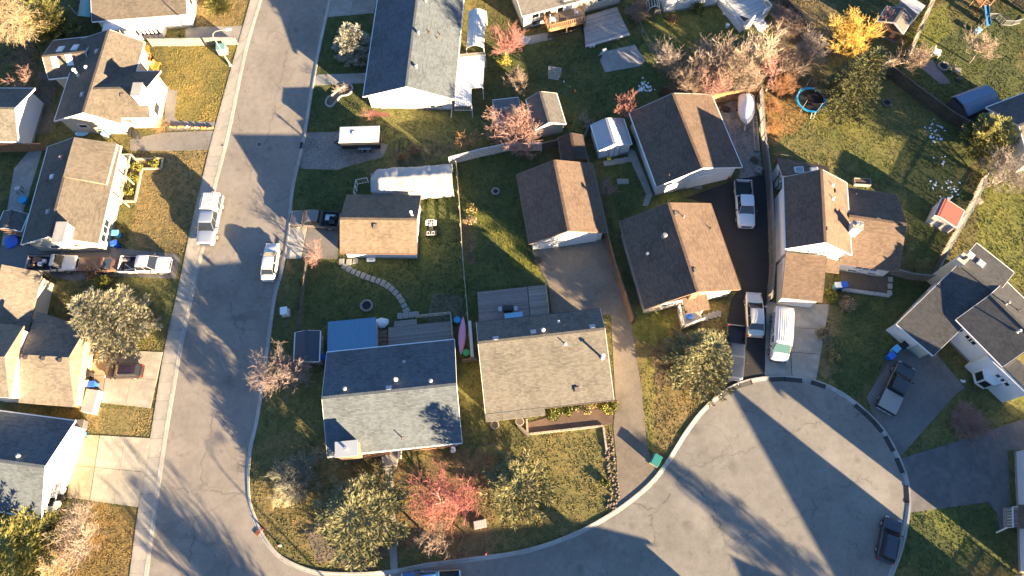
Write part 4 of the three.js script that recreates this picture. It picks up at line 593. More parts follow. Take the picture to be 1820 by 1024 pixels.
// ---------- vehicles: +x is forward, y up ----------
function loftGeo(sec, n = 20, pow = 4) { n = Math.round(n * 1.6); // sec: [x, halfWidth, y0, y1, crown]; superellipse cross-sections
  const pos = [], idx = []; for (const [x, w, y0, y1, cr = 0] of sec) for (let i = 0; i < n; i++) { const t = i / n * 2 * Math.PI, c = Math.cos(t), s = Math.sin(t), e = 2 / pow; const z = Math.sign(c) * Math.pow(Math.abs(c), e) * w, yy = Math.sign(s) * Math.pow(Math.abs(s), e); pos.push(x, (y0 + y1) / 2 + yy * (y1 - y0) / 2 + (s > 0 ? cr * (1 - (z / w) ** 2) : 0), z); }
  const m = sec.length; for (let k = 0; k < m - 1; k++) for (let i = 0; i < n; i++) { const a = k * n + i, b = k * n + (i + 1) % n, c = a + n, d = b + n; idx.push(a, d, b, a, c, d); }
  for (const k of [0, m - 1]) { const c = pos.length / 3; const [x, , y0, y1] = sec[k]; pos.push(x, (y0 + y1) / 2, 0); for (let i = 0; i < n; i++) { const a = k * n + i, b = k * n + (i + 1) % n; k ? idx.push(b, a, c) : idx.push(a, b, c); } }
  const g = new THREE.BufferGeometry(); g.setAttribute('position', new THREE.Float32BufferAttribute(pos, 3)); g.setIndex(idx); g.setAttribute('uv', new THREE.Float32BufferAttribute(new Float32Array(pos.length / 3 * 2), 2)); return toCreasedNormals(g, .42);
}
function meshOf(g, name, mat, parent) { const o = new THREE.Mesh(g, mat); o.name = name; o.castShadow = o.receiveShadow = true; parent.add(o); return o; }
function wheel(parent, x, z, r = .34, w = .22) {
  const b = new MB(); b.tube(V(x, r, z - w / 2), V(x, r, z + w / 2), r, r, 18); const t = b.build('wheel', M.tyre, parent); const s = Math.sign(z), c = new MB(); c.tube(V(x, r, z + s * w * .3), V(x, r, z + s * (w / 2 + .012)), r * .62, r * .58, 14); c.build('rim', M.rim, t);
}
// glasshouse: four-sided frustum; b = [xr, xf, half width, y], t the same for the roof
function cabin(g, b, t, col, o = {}) {
  const B = [[b[0], -b[2]], [b[1], -b[2]], [b[1], b[2]], [b[0], b[2]]].map(p => V(p[0], b[3], p[1])), Tp = [[t[0], -t[2]], [t[1], -t[2]], [t[1], t[2]], [t[0], t[2]]].map(p => V(p[0], t[3], p[1]));
  const glass = o.glass || M.glass; const pane = (a, c, d, e, name, m = glass) => { const q = [a, c, d, e], cc = q.reduce((s, p) => s.add(p), V(0, 0, 0)).multiplyScalar(.25); const mb = new MB(); const k = q.map(p => p.clone().lerp(cc, .05)); mb.quad(...k); return mb.build(name, m, g); };
  // inner body-coloured core, just inside the panes
  const core = new MB(), sh = p => p.clone().lerp(V((b[0] + b[1] + t[0] + t[1]) / 4, (b[3] + t[3]) / 2, 0), .012), cb = B.map(sh), ct = Tp.map(sh); for (let i = 0; i < 4; i++) { const j = (i + 1) % 4; core.quad(cb[i], ct[i], ct[j], cb[j]); } core.build('pillars', o.pillar || col, g);
  pane(B[1], Tp[1], Tp[2], B[2], 'windshield', o.front || glass); if (!o.noRear) pane(B[3], Tp[3], Tp[0], B[0], 'rear_window');
  const n = o.sides || 2; for (const [p, q, r, s] of [[B[0], B[1], Tp[1], Tp[0]], [B[3], B[2], Tp[2], Tp[3]]]) for (let i = 0; i < n; i++) { const a = p.clone().lerp(q, i / n), c = p.clone().lerp(q, (i + 1) / n), d = s.clone().lerp(r, (i + 1) / n), e = s.clone().lerp(r, i / n); if (p.z < 0) pane(c, a, e, d, 'side_window'); else pane(a, c, d, e, 'side_window'); }
  const L = t[1] - t[0]; const rg = loftGeo([[t[0] - .06, t[2] * .86, t[3] - .03, t[3] + .01], [t[0] + .02, t[2] + .03, t[3] - .05, t[3] + .03, .02], [t[0] + L * .3, t[2] + .05, t[3] - .05, t[3] + .04, .035], [t[1] - L * .2, t[2] + .05, t[3] - .05, t[3] + .04, .035], [t[1] - .02, t[2] + .02, t[3] - .05, t[3] + .02, .02], [t[1] + .05, t[2] * .86, t[3] - .04, t[3] - .01]], 20, 5); return meshOf(rg, 'roof', o.roof || col, g);
}
function details(g, L, W, y, col, o = {}) {
  const lamp = (x, z, m, name, sx = .12, sz = .34, sy = .16) => new MB().rbox(x, y, z, sx, sy, sz, .04).build(name, m, g);
  for (const s of [-1, 1]) { lamp(L / 2 - .12, s * (W / 2 - .3), M.lampClear, 'headlight'); lamp(-L / 2 + .06, s * (W / 2 - .22), M.lampRed, 'taillight', .1, .22, o.tall ? .4 : .16); const mb = new MB(); mb.rbox(o.mx ?? .75, o.my ?? 1.0, s * (W / 2 + .1), .14, .16, .22, .04); mb.build('mirror', o.mirror || col, g); new MB().box((o.mx ?? .75) - 1, .82, s * (W / 2 + .006), .16, .035, .02).build('door_handle', M.chrome, g); }
  new MB().rbox(L / 2 - .03, .42, 0, .14, .16, W * .82, .05).build('bumper', o.bumper || col, g); new MB().rbox(-L / 2 + .04, .42, 0, .14, .18, W * .82, .05).build('bumper', o.bumper || col, g);
}
function place(name, label, category, rear, front, L, h = .8, group) {
  const a = P(rear[0], rear[1], h), b = P(front[0], front[1], h), c = a.clone().add(b).multiplyScalar(.5); c.y = .03; const g = thing(name, label, category, c, heading(a, b), group); const s = a.distanceTo(b) / L; g.scale.setScalar(clamp(s, .85, 1.15)); return g;
}
function sedan(label, rear, front, color, o = {}) {
  const L = 4.75, W = 1.82, g = place('sedan_car', label, 'car', rear, front, L), c = paint(color, o.pm);
  meshOf(loftGeo([[-2.375, .6, .42, .72], [-2.3, .74, .32, .86], [-2.1, .83, .24, .93], [-1.5, .89, .2, .96], [-.5, .91, .2, .93, .0], [.6, .91, .2, .92], [1.0, .9, .2, .92, .03], [1.6, .88, .22, .86, .04], [2.05, .82, .26, .77, .03], [2.28, .7, .34, .68], [2.375, .55, .42, .6]], 24, 4), 'body', c, g);
  cabin(g, [-1.8, 1.15, .78, .9], [-1.2, .32, .62, 1.42], c, { sides: 2, front: o.front }); for (const x of [-1.4, 1.42]) for (const z of [-.8, .8]) wheel(g, x, z, .33, .22); details(g, L, W, .66, c); if (o.extra) o.extra(g); return g;
}
function suv(label, rear, front, color, o = {}) {
  const L = 4.7, W = 1.9, g = place(o.name || 'suv', label, o.cat || 'car', rear, front, L, .9), c = paint(color, o.pm);
  meshOf(loftGeo([[-2.35, .68, .42, .9], [-2.28, .83, .34, 1.02], [-2.0, .92, .26, 1.06], [-1, .95, .22, 1.05], [.6, .95, .22, 1.02], [1.0, .94, .22, 1.02, .03], [1.7, .91, .24, .97, .05], [2.1, .85, .3, .88, .03], [2.28, .74, .36, .78], [2.35, .6, .44, .68]], 24, 4.5), 'body', c, g);
  cabin(g, [-2.2, 1.05, .82, 1.0], [-1.85, .3, .64, 1.62], c, { sides: 3 }); for (const x of [-1.4, 1.42]) for (const z of [-.83, .83]) wheel(g, x, z, .37, .24); details(g, L, W, .78, c, { tall: 1, my: 1.1 }); for (const s of [-1, 1]) new MB().bar(V(-1.6, 1.7, s * .6), V(.1, 1.7, s * .6), .04, .05).build('roof_rail', o.rail || M.blackMetal, g); return g;
}
function pickup(label, rear, front, color, o = {}) {
  const L = 5.75, W = 2.0, g = place('pickup_truck', label, 'pickup truck', rear, front, L, .9), c = paint(color, o.pm), cr = o.single ? .25 : -.7; // rear of cab
  meshOf(loftGeo([[cr - .02, .97, .42, 1.1], [.3, .98, .4, 1.1], [1.2, .98, .4, 1.1, .02], [1.45, .97, .42, 1.1, .05], [2.2, .95, .44, 1.04, .06], [2.65, .92, .46, .98, .04], [2.8, .84, .48, .9], [2.86, .7, .5, .82]], 24, 6), 'body', c, g);
  cabin(g, [cr + .05, 1.5, .88, 1.08], [cr + .15, .72, .68, 1.76], c, { sides: o.single ? 1 : 2, glass: o.glass || M.glass, front: o.front });
  const bl = cr - .06, bx = (bl - L / 2) / 2, bw = bl + L / 2; // bed
  const bed = new MB(); for (const s of [-1, 1]) bed.rbox(bx, .82, s * .95, bw, .56, .1, .03); bed.rbox(bl - .05, .82, 0, .08, .56, 1.84, .02); bed.rbox(-L / 2 + .05, .82, 0, .1, .5, 1.84, .03); bed.build('bed', c, g); new MB().box(bx, .6, 0, bw - .1, .05, 1.8).build('bed_floor', o.floor || M.dark, g); new MB().box(bx, .45, 0, bw, .18, 1.0).build('chassis', M.dark, g);
  for (const s of [-1, 1]) new MB().box(bx, 1.11, s * .95, bw, .03, .11).build('bed_rail', o.rail || M.blackMetal, g);
  if (o.topper) { meshOf(loftGeo([[-L / 2 + .03, .85, 1.1, 1.6], [-L / 2 + .12, .93, 1.1, 1.72, .02], [bx, .95, 1.1, 1.8, .04], [bl - .1, .93, 1.1, 1.78, .03], [bl - .02, .86, 1.1, 1.7]], 24, 7), 'canopy', paint([.56, .555, .54]), g); for (let i = -3; i <= 3; i++) new MB().box(bx, 1.845, i * .2, bw - .5, .02, .05).build('canopy_rib', M.trim, g); for (const s of [-1, 1]) new MB().box(bx, 1.45, s * .955, bw - .7, .28, .03).build('side_window', M.glass, g); }
  if (o.cover) new MB().rbox(bx, 1.13, 0, bw - .06, .05, 1.92, .02).build('bed_cover', o.cover, g);
  if (o.cargo) o.cargo(g, bx, bw);
  for (const x of [-1.75, 1.85]) for (const z of [-.84, .84]) wheel(g, x, z, .4, .27); details(g, L, W, .85, c, { tall: 1, my: 1.25, mx: 1.1, bumper: M.chrome, mirror: o.mirror || M.blackMetal }); new MB().box(2.86, .72, 0, .05, .28, 1.1).build('grille', M.blackMetal, g); if (o.sunroof) new MB().box(lerp(cr, .7, .45), 1.795, 0, .5, .02, .75).build('sunroof', M.glass, g); return g;
}
function van(label, rear, front) {
  const L = 5.7, W = 2.05, g = place('van', label, 'van', rear, front, L, 1.2), c = paint([.58, .58, .575]);
  meshOf(loftGeo([[-2.85, .84, .42, 1.6], [-2.78, .95, .36, 1.9, .02], [-2.4, 1.0, .3, 2.0, .05], [0, 1.02, .3, 2.04, .06], [1.1, 1.0, .3, 2.02, .06], [1.35, .97, .3, 1.86, .05], [1.36, .97, .3, 1.2, .05], [2.1, .96, .32, 1.15, .05], [2.55, .9, .36, 1.02, .04], [2.75, .78, .4, .9], [2.85, .6, .45, .8]], 24, 5), 'body', c, g);
  const ws = new MB(); const q = [V(2.08, 1.18, -.86), V(2.08, 1.18, .86), V(1.38, 1.92, .76), V(1.38, 1.92, -.76)]; ws.quad(q[1], q[0], q[3], q[2]).build('windshield', new THREE.MeshPhysicalMaterial({ color: rgb(.06, .12, .12), roughness: .06, clearcoat: 1 }), g);
  for (const s of [-1, 1]) { const p = new MB(); const a = [V(2.0, 1.16, s * .9), V(1.36, 1.16, s * .97), V(1.36, 1.86, s * .88)]; s > 0 ? p.tri(a[0], a[2], a[1]) : p.tri(a[0], a[1], a[2]); p.build('pillar', c, g); const w = new MB(); w.box(.85, 1.5, s * 1.005, .75, .5, .03, 0, s * .06); w.build('side_window', M.glass, g); for (let i = 0; i < 3; i++) new MB().box(-.1 - i * .85, 1.5, s * 1.02, .72, .46, .03, 0, s * .06).build('side_window', M.glassPale, g); }
  for (const k of [-3, -2, -1, 0, 1, 2, 3]) new MB().box(-.7, 2.098 - Math.abs(k) * .006, k * .22, 3.6, .014, .04).build('roof_rib', M.trim, g);
  for (const x of [-1.75, 1.9]) for (const z of [-.88, .88]) wheel(g, x, z, .37, .24); details(g, L, W, .8, c, { tall: 1, mx: 1.6, my: 1.3, bumper: M.blackMetal, mirror: M.blackMetal }); return g;
}
const bits = (list) => (g, bx, bw) => { for (const [x, y, z, sx, sy, sz, m, r = 0, n = 'cargo_box'] of list) new MB().rbox(bx + x, y, z, sx, sy, sz, .05, r).build(n, m, g); };
pickup('silver pickup with ribbed white canopy parked on the west side of the street', [381, 348], [364, 435], [.38, .42, .48], { topper: 1, pm: { metalness: .5 } });
sedan('white sedan parked on the street facing uphill near the gold-roofed garage', [474.5, 498], [484, 431.5], [.6, .6, .6]);
pickup('bronze pickup with loaded bed beside the gold-roofed garage', [604, 392], [515.5, 387], [.20, .17, .15], { sunroof: 1, pm: { metalness: .5 }, cargo: bits([[.4, .8, .2, .5, .4, .6, M.steel], [-.2, .8, -.3, .7, .35, .5, M.blackMetal], [.1, .78, .6, 1.2, .2, .25, M.galv], [-.6, .8, .3, .4, .5, .5, M.rubber]]) });
pickup('white crew-cab pickup with tools in the bed nearest the street among the row', [212.5, 469], [302, 470], [.6, .6, .595], { sunroof: 1, cargo: bits([[.2, .7, .6, 1.3, .1, .12, M.steel, .2, 'tool_bar'], [0, .7, .3, 1.3, .08, .08, M.steel, -.6, 'tool_bar'], [-.4, .72, -.55, .8, .2, .35, M.greyWood]]) });
pickup('white pickup with engine parts in its bed at the back of the row', [48, 468], [136, 467], [.6, .6, .58], { single: 1, cargo: bits([[.5, .95, -.2, .4, .4, .4, M.whitePlastic], [.1, .95, .15, .45, .4, .45, M.whitePlastic], [-.4, .9, -.4, .9, .4, .6, M.terracotta], [-.9, .9, .4, .7, .5, .5, M.brownWood], [-.2, .8, .6, 1.5, .2, .3, M.rubber]]) });
pickup('faded rust-brown old pickup between two white pickups', [145, 470], [213, 470], [.16, .085, .06], { single: 1, pm: { roughness: .8, clearcoat: 0 }, cover: std([.11, .075, .06], .9) });
suv('small dark maroon hatchback on the pale concrete driveway', [250, 658], [186, 659], [.022, .01, .011], { name: 'hatchback_car' });
pickup('silver-white pickup with black bed facing down the black driveway', [1321, 321], [1327, 403], [.55, .58, .62], {});
sedan('cream-silver sedan on the black driveway beside the white van', [1344, 598], [1340, 519], [.62, .58, .50], { pm: { metalness: .4 } });
van('white passenger van on the concrete driveway at the cul-de-sac', [1392, 549], [1387, 640]);
pickup('grey-blue pickup half under the spruce at the end of the black driveway', [1309, 578], [1304, 674], [.03, .038, .055], {});
pickup('dark pickup with flat bed cover in front of the blue garage door', [1574, 730], [1612.5, 648], [.02, .022, .028], { cover: std([.30, .28, .26], .7) });
suv('dark blue station wagon parked at the kerb in the lower right', [1574.5, 999], [1590, 920.5], [.02, .026, .045], {});
pickup('blue pickup with black bed parked at the bottom edge of the frame', [818, 1032], [712, 1037], [.03, .14, .34], {});
{ // enclosed trailer
  const g = thing('enclosed_trailer', 'black enclosed cargo trailer with white roof on the gravel pad', 'trailer', P(645, 256), heading(P(680, 250), P(611, 252))), L = 4.7, W = 2.1; new MB().rbox(0, 1.3, 0, L, 1.7, W, .06).build('box', paint([.018, .018, .02]), g); new MB().rbox(0, 2.17, 0, L + .03, .1, W + .03, .04).build('roof', std([.48, .5, .52], .45), g); const tr = new MB(); for (const s of [-1, 1]) tr.box(0, 2.12, s * (W / 2 + .02), L + .06, .12, .05); for (const s of [-1, 1]) tr.box(s * (L / 2 + .02), 2.12, 0, .05, .12, W + .1); tr.build('roof_trim', M.trim, g);
  new MB().rbox(.6, 2.26, .15, .45, .1, .45, .04).build('roof_vent', M.whitePlastic, g); for (const s of [-1, 1]) { for (const x of [-.75, -.05]) wheel(g, x, s * 1.12, .33, .2); new MB().rbox(-.4, .72, s * 1.14, 1.55, .06, .28, .03).build('fender', M.galv, g); } const t = new MB(); t.bar(V(L / 2, .5, -.6), V(L / 2 + 1.1, .5, 0), .1); t.bar(V(L / 2, .5, .6), V(L / 2 + 1.1, .5, 0), .1); t.build('hitch', M.blackMetal, g); new MB().box(0, .44, 0, L, .1, W).build('frame', M.galv, g);
}
{ // tarped camper
  const a = P(804, 312, 2.5), b = P(658, 322, 2.5), c = a.clone().add(b).multiplyScalar(.5); c.y = 0; const L = a.distanceTo(b), g = thing('covered_camper', 'long camper trailer under a creased white tarp behind the gold-roofed garage', 'camper', c, heading(a, b)); const n = 40, m = 28, pos = [], idx = []; 
  for (let i = 0; i <= n; i++) for (let j = 0; j <= m; j++) { const u = i / n, v = j / m, x = lerp(-L / 2, L / 2, u), t = (v - .5) * 2, nose = sst(0, .12, 1 - u), w = 1.6 * (.72 + .28 * nose); let y, z; const k = Math.abs(t); if (k < .55) { z = t / .55 * w; y = 2.95 - .42 * k / .55; } else { z = Math.sign(t) * w * (1 + (k - .55) * .12); y = lerp(2.53, .5, (k - .55) / .45); } y -= (1 - nose) * .5 * (k < .55 ? 1 : .3); const fold = Math.sin(x * 9 + Math.sin(x * 3 + t * 4) * 2) * .022 + (fbm(x * 1.1 + 9, t * 3 + 7, 4) - .5) * .2; pos.push(x, y + (k < .6 ? fold : 0), z + (k >= .5 ? Math.sign(t) * fold * 1.2 : 0)); }
  for (let i = 0; i < n; i++) for (let j = 0; j < m; j++) { const q = i * (m + 1) + j; idx.push(q, q + 1, q + m + 2, q, q + m + 2, q + m + 1); } const G = new THREE.BufferGeometry(); G.setAttribute('position', new THREE.Float32BufferAttribute(pos, 3)); G.setIndex(idx); G.computeVertexNormals(); G.setAttribute('uv', new THREE.Float32BufferAttribute(pos.flatMap((v, i) => i % 3 === 0 ? [pos[i], pos[i + 2]] : []), 2));
  meshOf(G, 'tarp', new THREE.MeshStandardMaterial({ color: rgb(.34, .345, .34), roughness: .6, side: THREE.DoubleSide }), g); new MB().rbox(0, 1.3, 0, L - .7, 1.9, 2.0, .2).build('camper_body', M.trim, g); for (const s of [-1, 1]) for (const x of [-.9, -.1]) wheel(g, x, s * 1.15, .36, .22);
}
{ // shrink-wrapped boat
  const a = P(1326, 172, .9), b = P(1326, 221, .9), c = a.clone().add(b).multiplyScalar(.5); c.y = 0; const g = thing('wrapped_boat', 'boat shrink-wrapped in white on the gravel yard', 'boat', c, heading(a, b)), L = a.distanceTo(b); meshOf(loftGeo([[-L / 2, .85, .5, 1.35], [-L / 2 + .1, .95, .45, 1.5, .15], [-L * .15, 1.0, .4, 1.55, .35], [L * .1, .98, .42, 1.5, .3], [L * .3, .72, .5, 1.42, .2], [L * .43, .36, .6, 1.35, .1], [L / 2, .04, .8, 1.25]], 20, 2.6), 'wrap', std([.62, .62, .66], .5), g); const t = new MB(); t.bar(V(-L / 2, .35, .5), V(L / 2 + .6, .35, 0), .09); t.bar(V(-L / 2, .35, -.5), V(L / 2 + .6, .35, 0), .09); t.build('trailer_frame', M.galv, g); for (const s of [-1, 1]) wheel(g, -.6, s * .95, .28, .18); new MB().rbox(-L / 2 - .2, .9, .2, .35, .9, .4, .1).build('outboard', M.blackMetal, g);
}
{ // ATV
  const g = place('quad_bike', 'black and white quad bike on the shaded lawn by the garage', 'quad bike', [766, 420], [766, 392], 1.95, .6); for (const x of [-.62, .65]) for (const z of [-.46, .46]) wheel(g, x, z, .29, .26); const w = std([.72, .72, .72], .4); for (const s of [-1, 1]) { new MB().rbox(.62, .66, s * .44, .66, .08, .34, .04).build('fender', w, g); new MB().rbox(-.6, .68, s * .42, .66, .08, .34, .04).build('fender', M.blackMetal, g); } meshOf(loftGeo([[-.85, .2, .35, .7], [-.5, .26, .35, .82, .03], [0, .2, .35, .78], [.3, .24, .35, .9], [.85, .2, .4, .75]], 14, 3), 'body', M.blackMetal, g); new MB().rbox(-.25, .84, 0, .75, .14, .3, .06).build('seat', M.rubber, g); new MB().rbox(.3, .92, 0, .35, .1, .3, .05).build('tank', w, g);
  const r = new MB(); for (const [x0, x1] of [[-.95, -.55], [.6, .95]]) { for (const z of [-.4, -.13, .13, .4]) r.bar(V(x0, .86, z), V(x1, .86, z), .03); for (const x of [x0, x1]) r.bar(V(x, .86, -.42), V(x, .86, .42), .035); } r.build('rack', w, g); const hb = new MB(); hb.bar(V(.32, 1.08, -.38), V(.32, 1.08, .38), .035); hb.bar(V(.32, .9, 0), V(.32, 1.08, 0), .05); hb.build('handlebar', M.blackMetal, g);
}
// ---------- trees ----------
function twigGeo(segs) { // segs: [ax,ay,az,bx,by,bz,r0,r1]
  const n = segs.length, pos = new Float32Array(n * 54), nor = new Float32Array(n * 54); let k = 0; const d = V(), s = V(), u = V();
  for (const q of segs) { d.set(q[3] - q[0], q[4] - q[1], q[5] - q[2]).normalize(); s.set(Math.abs(d.y) > .9 ? 1 : 0, Math.abs(d.y) > .9 ? 0 : 1, 0).cross(d).normalize(); u.copy(d).cross(s);
    const N = [0, 1, 2].map(i => { const t = i * 2.0944; return [s.x * Math.cos(t) + u.x * Math.sin(t), s.y * Math.cos(t) + u.y * Math.sin(t), s.z * Math.cos(t) + u.z * Math.sin(t)]; });
    for (let i = 0; i < 3; i++) { const a = N[i], b = N[(i + 1) % 3]; for (const [e, m] of [[0, a], [0, b], [1, b], [0, a], [1, b], [1, a]]) { const r = e ? q[7] : q[6]; for (let c = 0; c < 3; c++) { pos[k + c] = q[e * 3 + c] + m[c] * r; nor[k + c] = m[c]; } k += 3; } } }
  const g = new THREE.BufferGeometry(); g.setAttribute('position', new THREE.BufferAttribute(pos, 3)); g.setAttribute('normal', new THREE.BufferAttribute(nor, 3)); g.setAttribute('uv', new THREE.BufferAttribute(new Float32Array(n * 36), 2)); return g;
}
// bare tree of unit-less real size: height H, crown radius R
function bareProto(sd, H, R, o = {}) {
  seed = sd; const trunk = [], twigs = [], stems = o.stems || 1, droop = o.droop || 0, fine = o.fine || 1;
  function grow(p, dir, len, r, depth, list) {
    const n = depth < 2 ? 4 : 3; let a = p.clone(), dd = dir.clone(); const pts = [];
    for (let i = 0; i < n; i++) { dd.add(V(rr(-1, 1), rr(-.6, .8), rr(-1, 1)).multiplyScalar(.16 + depth * .05)); if (droop && depth > 1) dd.y -= droop * .3; dd.normalize(); const b = a.clone().addScaledVector(dd, len / n), r0 = lerp(r, r * .55, i / n), r1 = lerp(r, r * .55, (i + 1) / n); list.push([a.x, a.y, a.z, b.x, b.y, b.z, r0, r1]); pts.push([b, dd.clone(), r1]); a = b; }
    if (depth >= (o.depth || 4)) return; const kids = Math.round((o.kids || [5, 6, 6, 5])[depth] * fine);
    for (let c = 0; c < kids; c++) { const t = depth === 0 ? rr(o.low || .35, 1) : rr(.2, 1), i = Math.min(n - 1, Math.floor(t * n)), [q, qd, qr] = pts[i], az = rr(0, 6.283), sp = (depth === 0 ? rr(.55, 1.15) : rr(.35, .95)) * (o.spread || 1); const s = V(Math.cos(az), 0, Math.sin(az)), nd = qd.clone().multiplyScalar(Math.cos(sp)).addScaledVector(s, Math.sin(sp)); nd.y += o.up ?? .12; nd.normalize(); grow(q, nd, len * rr(.5, .78), Math.max(o.rmin || .011, qr * .68), depth + 1, depth < 1 ? trunk : twigs); }
  }
  for (let s = 0; s < stems; s++) { const az = s / stems * 6.283 + rr(0, 1), tilt = stems > 1 ? rr(.1, .45) : .03; grow(V(Math.cos(az) * .12 * (stems > 1), 0, Math.sin(az) * .12 * (stems > 1)), V(Math.cos(az) * tilt, 1, Math.sin(az) * tilt).normalize(), H * (o.trunk || .5), (o.r || .17) / Math.sqrt(stems), 0, trunk); }
  // fit to the wanted height and radius
  let my = 0, mr = 0; const rs = []; for (const q of twigs) { my = Math.max(my, q[4]); rs.push(Math.hypot(q[3], q[5])); } rs.sort((a, b) => a - b); mr = rs[Math.floor(rs.length * .97)] || 1; const sy = H / my, sr = R / mr; for (const l of [trunk, twigs]) for (const q of l) { for (const i of [0, 3]) q[i] *= sr, q[i + 2] *= sr, q[i + 1] *= sy; }
  return { trunk: twigGeo(trunk), crown: twigGeo(twigs) };
}
const protos = {
  round: bareProto(11, 6, 3.2, { kids: [8, 8, 5, 4], rmin: .017 }), wide: bareProto(23, 5, 3.6, { stems: 3, kids: [6, 7, 5, 3], trunk: .42, low: .15, spread: 1.15, rmin: .018 }), tall: bareProto(37, 8.5, 3.2, { kids: [10, 8, 5, 3], low: .25, rmin: .022 }), shrub: bareProto(51, 3.2, 2.6, { stems: 6, kids: [5, 6, 6, 5], trunk: .5, low: .1, r: .12, rmin: .012 }), sparse: bareProto(67, 5, 2.4, { kids: [6, 6, 5, 3], rmin: .014 }), small: bareProto(71, 3, 1.6, { stems: 2, kids: [6, 6, 6], depth: 3, low: .1, r: .07, rmin: .01 }), dense: bareProto(83, 6, 3.4, { stems: 3, kids: [7, 8, 5, 4], low: .15, rmin: .02 }), willow: bareProto(91, 9, 4.2, { kids: [10, 9, 8, 6], droop: .8, spread: 1.1, rmin: .014 })
};
const twigMat = {}; const tm = (c) => twigMat[c.join()] ||= new THREE.MeshStandardMaterial({ color: rgb(...c), roughness: .85 });
const TAN = [.28, .21, .16], PALE = [.35, .28, .225], PINKT = [.36, .21, .175], RED = [.50, .13, .115], REDDISH = [.34, .155, .135], ORANGE = [.36, .19, .095], GREYT = [.26, .22, .195], YELLOWT = [.52, .40, .13];
function bare(kind, name, label, at, h, R, col, o = {}) { // at: centre of the crown in the photo; h, R in metres
  const pr = protos[kind]; const bb = pr.crown.boundingBox || (pr.crown.computeBoundingBox(), pr.crown.boundingBox); const pos = P(at[0], at[1], h * .55); pos.y = 0; if (o.base) pos.copy(P(o.base[0], o.base[1]));
  const g = thing(name, label, o.cat || 'tree', pos, (at[0] * 7.13 + at[1] * 3.7) % 6.283, o.group); const H0 = { round: 6, wide: 5, tall: 8.5, shrub: 3.2, sparse: 5, small: 3, dense: 6, willow: 9 }[kind], R0 = { round: 3.2, wide: 3.6, tall: 3.2, shrub: 2.6, sparse: 2.4, small: 1.6, dense: 3.4, willow: 4.2 }[kind];
  g.scale.set(R / R0, h / H0, R / R0); meshOf(pr.trunk, 'trunk', tm(o.trunk || [col[0] * .85, col[1] * .9, col[2] * .95]), g); meshOf(pr.crown, 'crown', tm(col), g); return g;
}
// conifers: whorls of branches carrying sprays of needles
function coniferProto(sd, H, R, o = {}) {
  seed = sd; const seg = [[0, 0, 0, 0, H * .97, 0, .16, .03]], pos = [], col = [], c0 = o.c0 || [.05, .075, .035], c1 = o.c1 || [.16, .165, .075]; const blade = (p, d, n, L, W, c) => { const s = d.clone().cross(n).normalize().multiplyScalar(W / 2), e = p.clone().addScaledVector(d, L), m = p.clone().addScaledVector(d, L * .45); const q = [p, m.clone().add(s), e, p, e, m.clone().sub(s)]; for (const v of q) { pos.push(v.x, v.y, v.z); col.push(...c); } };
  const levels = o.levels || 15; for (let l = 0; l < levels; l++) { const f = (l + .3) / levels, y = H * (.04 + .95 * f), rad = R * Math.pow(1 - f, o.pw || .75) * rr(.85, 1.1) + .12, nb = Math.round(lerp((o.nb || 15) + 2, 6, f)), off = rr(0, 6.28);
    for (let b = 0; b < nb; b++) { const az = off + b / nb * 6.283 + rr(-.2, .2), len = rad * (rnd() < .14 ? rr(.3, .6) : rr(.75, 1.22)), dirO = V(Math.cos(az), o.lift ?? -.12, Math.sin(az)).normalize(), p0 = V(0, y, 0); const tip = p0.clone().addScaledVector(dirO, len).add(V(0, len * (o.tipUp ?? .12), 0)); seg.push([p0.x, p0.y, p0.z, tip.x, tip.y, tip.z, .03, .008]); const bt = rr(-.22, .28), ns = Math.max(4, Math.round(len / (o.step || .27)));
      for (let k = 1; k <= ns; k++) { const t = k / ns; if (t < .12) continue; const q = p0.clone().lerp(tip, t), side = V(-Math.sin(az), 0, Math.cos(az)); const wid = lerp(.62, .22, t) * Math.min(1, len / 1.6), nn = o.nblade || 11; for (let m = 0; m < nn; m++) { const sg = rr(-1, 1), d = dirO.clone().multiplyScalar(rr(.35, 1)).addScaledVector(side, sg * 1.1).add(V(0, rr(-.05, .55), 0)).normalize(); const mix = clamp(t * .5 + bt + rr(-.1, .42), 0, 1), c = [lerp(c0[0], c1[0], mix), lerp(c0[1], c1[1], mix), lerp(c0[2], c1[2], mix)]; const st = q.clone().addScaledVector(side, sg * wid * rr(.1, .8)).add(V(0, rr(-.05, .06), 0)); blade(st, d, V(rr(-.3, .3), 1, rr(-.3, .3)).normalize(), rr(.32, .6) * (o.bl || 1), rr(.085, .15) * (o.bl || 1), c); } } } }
  const g = new THREE.BufferGeometry(); g.setAttribute('position', new THREE.Float32BufferAttribute(pos, 3)); g.setAttribute('color', new THREE.Float32BufferAttribute(col, 3)); g.computeVertexNormals(); g.setAttribute('uv', new THREE.Float32BufferAttribute(new Float32Array(pos.length / 3 * 2), 2)); return { trunk: twigGeo(seg), crown: g, H, R };
}
const needleMat = new THREE.MeshStandardMaterial({ vertexColors: true, roughness: .8, side: THREE.DoubleSide });
